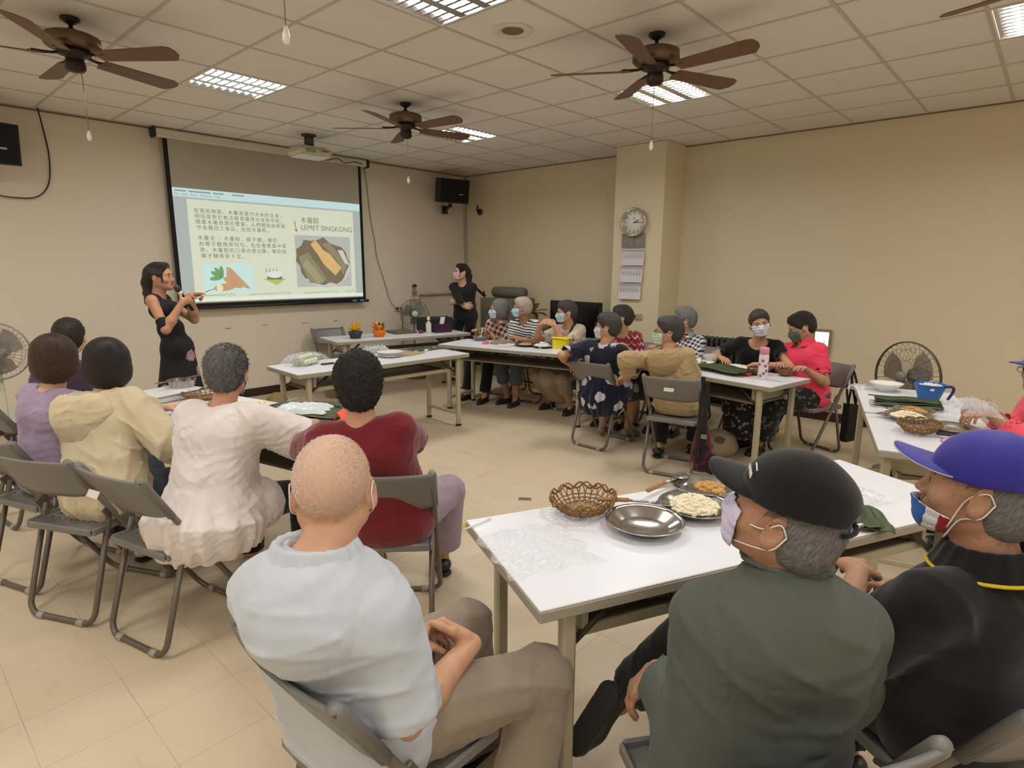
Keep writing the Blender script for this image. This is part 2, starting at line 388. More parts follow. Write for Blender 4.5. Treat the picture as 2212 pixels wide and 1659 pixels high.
# ---------------------------------------------------------------- ceiling fans
BRONZE = mat('antique brass', srgb(112, 92, 68), .38, .6, var=.2); BRD = mat('dark bronze', srgb(48, 36, 28), .45, .5, var=.2)
m = bpy.data.materials.new('brown fan blade wood'); m.use_nodes = True; t = NT(m); v = t.coord()
t.col(t.mix(t.noise(t.map(v, (1, 14, 14)), 7, 5, .7), srgb(84, 58, 42), srgb(128, 94, 70))); t.b.inputs['Roughness'].default_value = .5; BLADE = m
def make_fan(base):
    r = root('ceiling_fan', 'x', 'ceiling fan'); z = 0
    b = MB().lathe([(0, 0), (.05, 0), (.05, -.012), (.022, -.03), (.012, -.035)], n=20); b.cyl((0, 0, -.03), (0, 0, -.075), .011, n=12)
    b.lathe([(.011, -.05), (.024, -.058), (.026, -.07), (.018, -.08), (0, -.08)], n=16); b.obj('downrod', BRD, r)
    MB().lathe([(0, -.075), (.05, -.078), (.11, -.086), (.14, -.1), (.143, -.148), (.13, -.162), (.1, -.168), (0, -.17)], n=40).obj('motor_housing', BRONZE, r)
    b = MB().lathe([(.06, -.165), (.085, -.175), (.085, -.195), (.05, -.205), (.045, -.225), (.05, -.23), (.052, -.27), (.04, -.285), (0, -.29)], n=28); b.obj('switch_housing', BRD, r)
    for k in range(5):
        a = R(base+72*k)
        Mz = Matrix.Rotation(a, 4, 'Z')
        b = MB(); b.M = Mz; b.tube([(.05, 0, -.185), (.11, 0, -.197), (.15, .012, -.2), (.2, .02, -.2)], [.009, .008, .007, .006], 6); b.tube([(.11, 0, -.197), (.15, -.012, -.2), (.2, -.02, -.2)], .006, 6)
        b.box((.185, 0, -.2), (.06, .075, .004), rotx(R(-12)))
        br = b.obj('blade_bracket', BRD, r)
        n = 10; out = []
        L0, L1, w0, w1 = .155, .645, .05, .068
        for q in range(n+1): u = q/n; out.append((L0+(L1-.05-L0)*u, -(w0+(w1-w0)*u)))
        out += [(L1-.015, -w1+.012), (L1, -w1+.05), (L1-.005, .02), (L1-.04, w1-.004)]
        for q in range(n, -1, -1): u = q/n; out.append((L0+(L1-.06-L0)*u, w0+(w1-w0)*u))
        out.append((L0-.015, 0))
        b = MB(); b.M = Mz; b.prism(out, -.003, .003, Matrix.Translation((0, 0, -.205)) @ Matrix.Rotation(R(-13), 4, 'X')); b.obj('blade', BLADE, r)
    b = MB().tube([(.03, .02, -.28), (.032, .021, -.45), (.03, .02, -.6)], .0022, 5); b.obj('pull_chain', mat('chain metal', srgb(150, 140, 120), .4, .8), r)
    b = MB().lathe([(0, -.6), (.006, -.605), (.012, -.63), (.014, -.645), (.008, -.66), (0, -.662)], (.03, .02, 0), 10); b.obj('pull_bead', mat('clear bead', (.85, .85, .82), .15, spec=.8), r)
    return r
f = make_fan(-54); f.location = (1.08, 4.44, CH-.006); f['label'] = 'brown five-blade ceiling fan at the top left, cut by the photo edge'; f['group'] = 'ceiling fans'
f = make_fan(-84); f.location = (3.5, 4.45, CH-.006); f['label'] = 'farthest brown ceiling fan, right of the projector'; f['group'] = 'ceiling fans'
f = make_fan(-93); f.location = (3.52, 2.02, CH-.006); f['label'] = 'large brown ceiling fan on the right, above the seated group'; f['group'] = 'ceiling fans'
f = make_fan(-60); f.location = (1.08, 2.02, CH-.006); f['label'] = 'ceiling fan above the frame, only its glass pull bead showing'; f['group'] = 'ceiling fans'
f = make_fan(-70); f.location = (3.52, -.02, CH-.006); f['label'] = 'ceiling fan above the frame, only a blade tip showing at the top right'; f['group'] = 'ceiling fans'
# round ceiling grille
q = root('ceiling_speaker', 'round grey ceiling speaker grille in a tile near the middle lamp', 'speaker grille', (2.91, 2.65, CH))
MB().lathe([(.12, 0), (.12, -.008), (.085, -.012), (.082, -.004)], n=36).obj('rim', mat('cream plastic rim', srgb(222, 215, 204), .6), q)
MB().lathe([(.084, -.003), (.05, -.005), (0, -.006)], n=36).obj('grille', mat('grey grille', srgb(120, 110, 95), .7, bump=.8, bs=300, bd=.004), q)
tag(MB().box((3.14, .9, CH-.012), (.05, .13, .02), rotz(.6), .005).obj('ceiling_sensor', mat('brown plastic', srgb(90, 74, 60), .6)), 'small dark fitting on the ceiling, top right', 'ceiling fitting')

# ---------------------------------------------------------------- projection screen
SX0, SX1, SZ0, SZ1, SY = 2.42, 4.83, 1.12, 2.9, 7.13
q = root('projection_screen', 'pull-down projection screen showing a slide, black border, on the front wall', 'projection screen', (0, 0, 0))
WH = mat('white enamel', srgb(214, 206, 190), .4); BLK = mat('black plastic', srgb(22, 22, 23), .45, var=.2)
MB().box(((2.34+4.92)/2, SY, 2.935), (2.56, .085, .09), bev=.015).obj('case', WH, q)
b = MB(); b.box((2.335, SY, 2.933), (.04, .1, .105), bev=.012); b.obj('end_cap', BLK, q)
b = MB(); b.box((4.925, SY, 2.933), (.04, .1, .105), bev=.012); b.obj('end_cap', BLK, q)
BD = mat('black screen border', srgb(14, 13, 14), .8)
fab = MB().box(((SX0+SX1)/2, SY, (SZ0+SZ1)/2), (SX1-SX0, .004, SZ1-SZ0)).obj('screen_fabric', BD, q)
MB().box(((SX0+SX1)/2, SY-.003, (1.17+SZ1)/2), (SX1-SX0-.09, .002, SZ1-1.17)).obj('white_field', mat('matte screen white', srgb(176, 170, 154), .9), fab)
MB().tube([(SX0-.02, SY, SZ0), (SX1+.04, SY, SZ0)], .018, 12).obj('weight_bar', BLK, q)
for x in (4.62, 4.74): MB().box((x+.02, SY-.018, SZ0+.01), (.07, .003, .022)).obj('blue_sticker', mat('blue sticker', srgb(90, 150, 200), .5), q)
# the slide itself: light thrown on the fabric
PX0, PX1, PZ0, PZ1 = 2.465, 4.785, 1.185, 2.405
E_S = 1.0
def slide_mat(name, c, var=.05, k=.74):
    if name in MATS: return MATS[name]
    m = bpy.data.materials.new(name); m.use_nodes = True; t = NT(m); v = t.coord(); n = t.noise(v, 8, 4, .6)
    cc = t.mix(n, tuple(x*(1-var) for x in c), tuple(min(1, x*(1+var)) for x in c))
    t.col(tuple(x*.3 for x in c)); t.link(cc, t.b.inputs['Emission Color']); t.b.inputs['Emission Strength'].default_value = k; t.b.inputs['Roughness'].default_value = .95
    MATS[name] = m; return m
def S(u, v, l=0): return (PX0+u*(PX1-PX0), SY-.005-.0007*l, PZ1-v*(PZ1-PZ0))
def flat(name, poly, m, l, par, th=.0006):
    n = len(poly); b = MB(); f_ = [S(u, v, l) for u, v in poly]; vs = [(x, y+th, z) for x, y, z in f_]+f_
    b.add(vs, [tuple(range(n)), tuple(range(2*n-1, n-1, -1))]+[(i, n+i, n+(i+1) % n, (i+1) % n) for i in range(n)]); return b.obj(name, m, par)
def rect(u0, v0, u1, v1): return [(u0, v0), (u0, v1), (u1, v1), (u1, v0)]
def ellp(cu, cv, a, b_, rot=0, n=28, wob=0, seed=1):
    rn = random.Random(seed); out = []; asp = (PX1-PX0)/(PZ1-PZ0)
    for k in range(n):
        th = -2*math.pi*k/n; w = 1+wob*rn.uniform(-1, 1); x = a*w*math.cos(th)*asp; y = b_*w*math.sin(th)
        out.append((cu+(x*math.cos(rot)-y*math.sin(rot))/asp, cv+(x*math.sin(rot)+y*math.cos(rot))))
    return out
W_ = slide_mat('slide page', srgb(222, 228, 205)); 
slide = flat('slide', rect(0, 0, 1, 1), slide_mat('slide grey margin', srgb(178, 188, 184)), 0, fab)
flat('title_bar', rect(0, 0, 1, .075), slide_mat('slide title bar', srgb(205, 232, 232)), 1, slide)
flat('page', rect(.058, .09, .952, .962), W_, 1, slide); flat('bottom_strip', rect(0, .962, 1, 1), slide_mat('slide bottom', srgb(232, 242, 228)), 1, slide)
TXT = slide_mat('slide text brown', srgb(122, 124, 96)); TX2 = slide_mat('slide text grey', srgb(128, 132, 112))
def stext(name, body, u, v, size, m=TXT, sp=1.0, cs=1.0):
    M = Matrix.Translation(S(u, v, 3)) @ Matrix(((1, 0, 0, 0), (0, 0, -1, 0), (0, 1, 0, 0), (0, 0, 0, 1)))
    return text_mesh(name, body, size, m, slide, M, .0003, spacing=sp, cs=cs)
for k, ln in enumerate(('在殖民時期，木薯是替代大米的主食，', '特別是對於無法輕易獲得大米的平民。', '隨著木薯資源的豐富，人們開始創新製', '作各種加工食品，包括木薯粽。')): stext('slide_text', ln, .085+.002*k, .2+.049*k, .053, cs=1.32)
for k, ln in enumerate(('木薯泥 、木薯粉，椰子糖，椰奶', '和椰子糖攪拌均勻，包在香蕉葉中蒸', '熟。木薯粽的口感也更Q彈，椰奶和', '椰子糖香氣十足。')): stext('slide_text', ln, .092+.003*k, .44+.053*k, .056, cs=1.3)
stext('slide_title', '木薯粽', .625, .235, .085, TX2); stext('slide_title', 'LEMET SINGKONG', .625, .305, .088, TX2)
for a_, w__ in ((.01, .05), (.07, .1), (.18, .05), (.27, .06)): flat('title_bar_text', rect(a_, .018, a_+w__, .03), slide_mat('slide bar grey', srgb(140, 160, 165)), 3, slide)
stext('title_bar_text', 'File   Edit   View   Window   Help', .008, .062, .035, slide_mat('slide bar grey', srgb(140, 160, 165)))
ar = slide_mat('slide arrow', srgb(176, 140, 130)); flat('arrow', [(.588, .22), (.594, .22), (.598, .3), (.606, .305), (.6, .335), (.588, .312), (.594, .303)][::-1], ar, 3, slide)
# big picture: leaf-wrapped cakes
pg = flat('picture', rect(.585, .36, .925, .885), slide_mat('slide pic bg', srgb(190, 192, 186)), 2, slide)
flat('plate', ellp(.765, .66, .155, .235), slide_mat('slide plate', srgb(206, 206, 198)), 3, pg)
LF = slide_mat('slide leaf', srgb(150, 142, 112), .25); LF2 = slide_mat('slide leaf dark', srgb(128, 116, 92), .3); CK = slide_mat('slide cake', srgb(222, 186, 128), .15)
flat('leaves', ellp(.752, .625, .165, .235, .2, 26, .1, 3), LF2, 4, pg)
flat('leaves', [(.6, .58), (.66, .53), (.765, .8), (.73, .86), (.66, .84)], LF, 5, pg); flat('leaves', [(.74, .44), (.79, .42), (.9, .66), (.87, .76), (.83, .6)], LF, 5, pg)
flat('leaves', [(.62, .66), (.65, .6), (.75, .82), (.71, .86)], slide_mat('slide leaf pale', srgb(168, 160, 128), .2), 6, pg); flat('leaves', [(.84, .5), (.875, .5), (.915, .66), (.885, .64)], slide_mat('slide plate2', srgb(214, 212, 204)), 6, pg); flat('cake', [(.675, .45), (.705, .4), (.75, .5), (.79, .54), (.86, .69), (.82, .77), (.745, .64), (.72, .56)], CK, 6, pg)
# cassava picture and small clip art
pc = flat('picture', rect(.1, .66, .345, .925), slide_mat('slide pic blue', srgb(205, 236, 232)), 2, slide)
RT = slide_mat('slide root', srgb(206, 164, 126), .15); GR = slide_mat('slide green', srgb(128, 168, 118), .2)
flat('root', [(.215, .68), (.235, .69), (.33, .89), (.31, .885), (.24, .84), (.21, .8)], RT, 3, pc); flat('root', ellp(.2, .87, .055, .035, -.1), RT, 4, pc); flat('root', ellp(.24, .83, .05, .03, .5), RT, 4, pc)
flat('root_cut', ellp(.175, .875, .016, .034), slide_mat('slide root cut', srgb(238, 232, 196)), 5, pc)
for a_, l_ in ((-2.6, .05), (-2.1, .055), (-1.6, .05), (3.0, .045)):
    flat('leaf', ellp(.19+.03*math.cos(a_), .78+.05*math.sin(a_), .03, .02, a_), GR, 5, pc)
cl = flat('clip_art', [(.4, .8), (.46, .77), (.52, .8), (.47, .86)], slide_mat('slide lime', srgb(190, 200, 120)), 2, slide)
flat('cake', rect(.42, .755, .5, .805), slide_mat('slide brown', srgb(140, 124, 104)), 3, cl); flat('icing', ellp(.46, .755, .042, .034), slide_mat('slide icing', srgb(225, 238, 232)), 4, cl)
for k in range(4): flat('leaf', [(.412+.018*k, .73), (.42+.018*k, .73), (.418+.02*k, .685)], GR, 3, cl)
for (a_, b_) in ((.08, .25), (.32, .55), (.62, .83), (.88, .95)):
    b = MB(); pts = [S(a_, .945, 3), S(b_-.05, .94, 3), S(b_-.04, .925, 3), S(b_-.035, .955, 3), S(b_-.02, .92, 3), S(b_-.015, .95, 3), S(b_, .938, 3)]
    b.tube(pts, .0022, 4); b.obj('ornament_line', TXT, slide)

# ---------------------------------------------------------------- projector on the ceiling
q = root('projector', 'white projector hanging from the ceiling in front of the screen', 'projector', (3.62, 6.3, CH), R(0))
MB().cyl((0, 0, 0), (0, 0, -.13), .05, n=20).lathe([(.08, 0), (.08, -.015), (0, -.016)], n=24).obj('ceiling_mount', mat('dark grey mount', srgb(70, 66, 66), .5), q)
b = MB(); b.box((0, 0, -.135), (.3, .2, .012)); b.box((0, 0, -.185), (.4, .3, .085), bev=.03); b.obj('body', mat('projector cream', srgb(198, 190, 165), .45), q)
MB().box((0, -.01, -.232), (.33, .24, .02), bev=.01).obj('bottom_cover', mat('projector pale', srgb(220, 222, 208), .4), q)
MB().cyl((.08, .14, -.18), (.08, .175, -.18), .035, n=20).obj('lens', BLK, q)
b = MB()
for k in range(6): b.box((-.12+.02*k, -.151, -.185), (.008, .004, .04))
b.obj('vent', mat('vent grey', srgb(110, 105, 92), .6), q); MB().box((.1, -.151, -.175), (.09, .003, .02)).obj('label_plate', mat('grey plate', srgb(120, 116, 108), .6), q)

# ---------------------------------------------------------------- wall things
def cable(name, label, pts, r, m, n=10):
    o = MB().tube(bez(pts, n), r, 6).obj(name, m); tag(o, label, 'cable'); return o
CBW = mat('cream cable', srgb(186, 174, 150), .6); CBB = mat('black cable', srgb(30, 28, 26), .6)
def make_speaker(loc, rz, label, tiltx=0):
    r = root('wall_speaker', label, 'speaker', loc, rz, 'wall speakers')
    Mt = Matrix.Rotation(tiltx, 4, 'X'); b = MB(); b.M = Mt
    pl = [(-.24, -.13), (.24, -.13), (.19, .13), (-.19, .13)]
    b.prism(pl, -.17, .17, Matrix.Identity(4)); b.obj('cabinet', mat('black speaker box', srgb(30, 27, 26), .6, bump=.3, bs=200), r)
    b = MB(); b.M = Mt; b.box((0, -.137, 0), (.45, .014, .31), bev=.006); b.obj('grille', mat('black speaker cloth', srgb(18, 17, 17), .9, bump=.6, bs=400), r)
    b = MB(); b.M = Mt; b.box((.1, -.146, -.04), (.07, .003, .016)); b.obj('badge', mat('silver badge', srgb(170, 170, 170), .3, .7), r)
    b = MB(); b.box((0, .03, -.21), (.05, .05, .06), bev=.01); b.tube([(0, .03, -.2), (0, .13, -.26), (0, .2, -.26)], .018, 8); b.box((0, .2, -.26), (.1, .012, .12), bev=.003); b.obj('bracket', BLK, r)
    return r
make_speaker((6.26, 6.93, 2.7), R(-14), 'black wall speaker in the far corner right of the screen', R(8))
s2 = make_speaker((.93, 6.98, 2.62), R(12), 'black wall speaker at the left edge of the photo', R(6))
cable('speaker_cable', 'dark cable looping under the left wall speaker', [(1.39, 7.1, 2.985), (1.43, 7.21, 2.85), (1.45, 7.21, 2.6), (1.42, 7.2, 2.35), (1.33, 7.2, 2.22), (1.18, 7.2, 2.19), (1.0, 7.18, 2.22), (.93, 7.15, 2.4)], .006, CBB)
cable('screen_cable', 'thin cream cable hanging from the right end of the screen case', [(4.93, 7.2, 2.95), (4.97, 7.21, 2.7), (5.02, 7.21, 2.2), (5.07, 7.21, 1.95), (5.1, 7.21, 1.7), (5.22, 7.21, 1.35), (5.3, 7.21, 1.1), (5.45, 7.21, .92)], .005, mat('grey cable', srgb(140, 130, 110), .6))
cable('projector_cable', 'dark wavy cable from the projector along the screen case', [(3.8, 6.35, 2.82), (3.95, 6.6, 2.86), (4.1, 6.95, 2.92), (4.28, 7.07, 2.9), (4.45, 7.07, 2.94), (4.55, 7.07, 2.9), (4.7, 7.07, 2.93), (4.82, 7.07, 2.92)], .005, CBB)
o = root('wall_socket', 'white wall socket with two black plugs near the standing fan', 'socket', (5.44, 7.225, .98))
MB().box((0, -.006, 0), (.12, .012, .075), bev=.003).obj('plate', mat('socket white', srgb(205, 200, 186), .4), o)
for k in (-.03, .04): MB().box((k, -.03, 0), (.03, .04, .03), bev=.006).obj('plug', BLK, o)
cable('plug_cord', 'black cord dropping from the wall socket', [(5.48, 7.19, .97), (5.5, 7.19, .85), (5.5, 7.2, .5), (5.48, 7.2, .1)], .005, CBB)
o = root('column_socket', 'beige socket plate with a black plug on the column', 'socket', (6.355, 3.72, 1.015))
MB().box((-.005, 0, 0), (.01, .115, .07), bev=.003).obj('plate', mat('socket beige', srgb(176, 160, 128), .5), o)
MB().cyl((-.01, .04, 0), (-.04, .045, 0), .016, n=12).obj('plug', BLK, o)
cable('black_cable', 'black cord from the column socket plug', [(6.32, 3.765, 1.01), (6.3, 3.85, 1.03), (6.31, 3.95, .98), (6.33, 4.05, .8)], .004, CBB)
o = root('wall_hook', 'small dark bracket on the right wall near the corner', 'bracket', (6.82, 6.88, 2.43))
MB().lathe([(.05, 0), (.045, .02), (.02, .03), (0, .03)], axis=(-1, 0, 0), n=16).obj('plate', mat('dark bracket', srgb(70, 58, 46), .5, .5), o)
MB().tube([(-.02, 0, 0), (-.07, 0, .02), (-.07, -.02, .1)], .012, 8).obj('arm', BLK, o)
# pipe along the front wall
tag(MB().tube([(5.86, 7.2, 1.17), (6.8, 7.2, 1.17)], .018, 10).obj('wall_pipe', mat('grey painted pipe', srgb(170, 162, 148), .5)), 'grey pipe running level along the front wall behind the masked woman', 'pipe')
# hanging memo pocket with a doll
o = root('hanging_memo', 'memo sheet with ruled lines hanging on the front wall under a small doll', 'memo', (5.75, 7.2, 1.12))
b = MB(); b.grid(lambda u, v: (-.09+.18*u+.015*v, -.012-.01*math.sin(v*3), .02-.27*v+.02*math.sin(u*2)), 6, 8, .003); b.obj('sheet', mat('pinkish paper', srgb(196, 182, 172), .7), o)
for k in range(5): MB().box((.01, -.026, -.03-.04*k), (.15, .003, .004), roty(-.12)).obj('ruled_line', mat('grey ink', srgb(110, 100, 100), .7), o)
o = root('hanging_doll', 'small brown-haired doll hanging on the front wall above the memo', 'doll', (5.74, 7.19, 1.27))
MB().lathe([(0, -.09), (.035, -.085), (.03, -.04), (.012, -.01), (0, 0)], n=14).obj('dress', cloth('doll dress', srgb(190, 160, 120), srgb(150, 70, 50), 'check'), o)
MB().lathe([(0, -.01), (.022, 0), (.026, .02), (.02, .04), (0, .045)], n=14).obj('head', skin('skin doll', srgb(215, 170, 140)), o)
MB().lathe([(.03, .015), (.034, .03), (.03, .05), (0, .06)], n=14).obj('hair', mat('doll hair', srgb(70, 30, 20), .7, bump=.5), o)
# screw holes / scuffs under the screen
for k, (x, z) in enumerate([(2.97, .86), (3.42, .87), (3.95, .86), (4.4, .86)]):
    o = tag(MB().box((x, 7.226, z), (.07, .003, .008), bev=.001).obj('wall_scuff', mat('wall scuff', srgb(150, 136, 112), .8)), ['leftmost', 'second', 'third', 'rightmost'][k]+' of four faint scuff marks on the wall under the screen', 'scuff', 'scuffs on the wall under the screen')
# clock
o = root('wall_clock', 'round silver-rimmed wall clock on the column', 'clock', (6.345, 3.815, 2.115), R(-90))
CHR = mat('chrome rim', srgb(205, 200, 190), .12, .95, var=.03)
b = MB().lathe([(.165, 0), (.17, .02), (.165, .038), (.15, .045), (.142, .036), (.142, .01)], n=48, axis=(0, -1, 0)); b.obj('rim', CHR, o)
face = MB().lathe([(.143, .0), (.143, .016), (0, .016)], n=40, axis=(0, -1, 0)).obj('dial', mat('clock dial', srgb(228, 226, 215), .5, var=.02), o)
INK = mat('clock ink', srgb(60, 60, 58), .6)
for h in range(12):
    a = 2*math.pi*h/12; n_ = str(h if h else 12)
    M = Matrix.Translation((math.sin(a)*.112, -.017, math.cos(a)*.112-.011)) @ Matrix(((1, 0, 0, 0), (0, 0, -1, 0), (0, 1, 0, 0), (0, 0, 0, 1)))
    text_mesh('numeral', n_, .036, INK, face, M, .0005, 'CENTER')
MB().box((0, -.018, .045), (.03, .001, .006)).obj('dial_mark', INK, face)
def hand_(a, L, w, nm): 
    a = R(a); MB().box((math.sin(a)*L*.4, -.022, math.cos(a)*L*.4), (w, .003, L), roty(a)).obj(nm, INK, o)
hand_(68, .075, .009, 'hour_hand'); hand_(92, .115, .006, 'minute_hand')
# calendar: picture head and three month sheets
o = root('wall_calendar', 'tall three-month wall calendar under the clock on the column', 'calendar', (6.348, 3.835, 1.25), R(-90))
m = bpy.data.materials.new('calendar picture'); m.use_nodes = True; t = NT(m); v = t.coord(); t.col(t.mix(t.noise(v, 22, 4, .7), srgb(70, 66, 66), srgb(170, 165, 160))); t.b.inputs['Roughness'].default_value = .5
MB().box((.01, -.004, .66), (.31, .006, .16)).obj('picture', m, o)
SH = mat('calendar sheet', srgb(214, 210, 214), .6, var=.03)
for k in range(3):
    z = .46-.2*k; b = MB(); 
    b.prism([(-.006, z+.1), (-.008, z+.1), (-.012, z+.0), (-.026, z-.09), (-.024, z-.09), (-.01, z)], -.13-.012*k, .17-.012*k, Matrix(((0, 0, 1, 0), (1, 0, 0, 0), (0, 1, 0, 0), (0, 0, 0, 1))))
    s_ = b.obj('month_sheet', SH, o)
    MB().box((.02-.012*k, -.011, z+.082), (.29, .003, .02)).obj('month_header', mat('calendar header', srgb(176, 170, 180), .6), s_)
    rn = [31, 30, 31][k]; d = 1; st = [2, 5, 0][k]; lines = []
    for w_ in range(6):
        row = []
        for c_ in range(7):
            if (w_ == 0 and c_ < st) or d > rn: row.append('  ')
            else: row.append('%2d' % d); d += 1
        lines.append(row)
    for c_ in range(7):
        bd = '\n'.join(r_[c_].strip() for r_ in lines)
        M = Matrix.Translation((-.115+.038*c_+.02-.012*k, -.021, z+.05)) @ Matrix.Rotation(R(7), 4, 'X') @ Matrix(((1, 0, 0, 0), (0, 0, -1, 0), (0, 1, 0, 0), (0, 0, 0, 1)))
        text_mesh('day_numbers', bd, .022, mat('calendar ink', srgb(120, 116, 126), .7), s_, M, .0003, 'CENTER')
# lit notice box near the pink shirt
o = root('exit_light', 'small lit white sign box with a green mark on the right wall', 'sign', (6.83, 1.78, .84), R(-90))
MB().box((0, -.02, 0), (.17, .04, .27), bev=.01).obj('case', mat('sign case', srgb(150, 130, 96), .4), o)
MB().box((.0, -.042, -.01), (.13, .006, .23)).obj('panel', emit('sign light', (.85, .96, .95), 1.6), o)
MB().prism([(-.02, 0), (.02, .05), (.03, .02), (0, -.04)], 0, .002, Matrix.Translation((.01, -.046, -.03)) @ Matrix.Rotation(R(90), 4, 'X')).obj('green_mark', emit('sign green', (.1, .75, .35), 1.0), o)
# ================================================================ FURNITURE
TOPW = mat('white laminate', srgb(226, 226, 232), .32, var=.02, vs=3, spec=.45); EDGE = mat('grey table edge', srgb(160, 152, 136), .5); LEGM = mat('ivory table legs', srgb(176, 168, 142), .45, var=.12)
SHELF = mat('brown table shelf', srgb(120, 106, 86), .6); BLACKFOOT = mat('black rubber', srgb(25, 24, 23), .7)
TH = .74
def make_table():
    r = root('folding_table', 'x', 'table')
    MB().box((0, 0, TH-.002), (1.796, .596, .006), bev=.002).obj('tabletop', TOPW, r)
    MB().box((0, 0, TH-.021), (1.8, .6, .034), bev=.004).obj('table_edge', EDGE, r)
    b = MB(); b.box((0, .02, TH-.165), (1.5, .4, .014)); b.box((0, -.18, TH-.16), (1.52, .016, .03)); b.obj('under_shelf', SHELF, r)
    MB().box((0, -.195, TH-.16), (1.56, .014, .035), bev=.003).obj('shelf_rail', LEGM, r)
    for sx in (-1, 1):
        for sy in (-1, 1):
            l = MB().box((sx*.79, sy*.245, (TH-.04)/2+.008), (.042, .042, TH-.056), bev=.008).obj('leg', LEGM, r)
            MB().box((sx*.79, sy*.245, .01), (.048, .048, .02), bev=.006).obj('foot_cap', BLACKFOOT, l)
        MB().box((sx*.79, 0, .13), (.026, .456, .03), bev=.003).obj('crossbar', LEGM, r); MB().box((sx*.79, 0, TH-.058), (.026, .456, .036), bev=.003).obj('top_rail', LEGM, r)
        for sy in (-1, 1):
            MB().tube([(sx*.775, sy*.218, .55), (sx*.60, sy*.218, TH-.05)], .011, 6).obj('brace', mat('dark brace', srgb(70, 62, 52), .5, .4), r)
        b = MB(); b.box((sx*.72, 0, TH-.1), (.02, .44, .11)); b.obj('shelf_bracket', LEGM, r)
    return r
TABLES = [  # name, x, y, heading, label
    ('near', 2.01, .757, -25.1, 'near white folding table with the cassava plate, beside the man in the black cap'),
    ('mid', 3.23, 4.65, -3, 'white folding table in the middle holding the bag of green produce'),
    ('back', 4.6, 6.12, -11.6, 'white folding table along the front wall holding the two paper flower pots'),
    ('u1', 4.86, 4.27, 103, 'white folding table with the yellow tub, in front of the striped-shirt woman'),
    ('u2', 4.9, 2.31, 80.3, 'white folding table with the pink-capped bottle, between hoodie and black-top women'),
    ('right', 4.2, .51, -164, 'white folding table at the right edge with the blue cup'),
    ('left', 1.47, 3.44, 103, 'white folding table on the left in front of the three seated women'),
]
table0 = make_table(); TB = {}
for k, (n, x, y, a, lb) in enumerate(TABLES):
    o = table0 if k == 0 else copy_tree(table0)
    o.location = (x, y, 0); o.rotation_euler = (0, 0, R(a)); o['label'] = lb; o['group'] = 'white folding tables'; TB[n] = o
CHG = mat('grey chair plastic', srgb(118, 116, 112), .42, var=.05); CHF = mat('grey-brown chair tube', srgb(104, 96, 84), .38, .25, var=.06); CHC = mat('chair cap', srgb(158, 154, 142), .5)
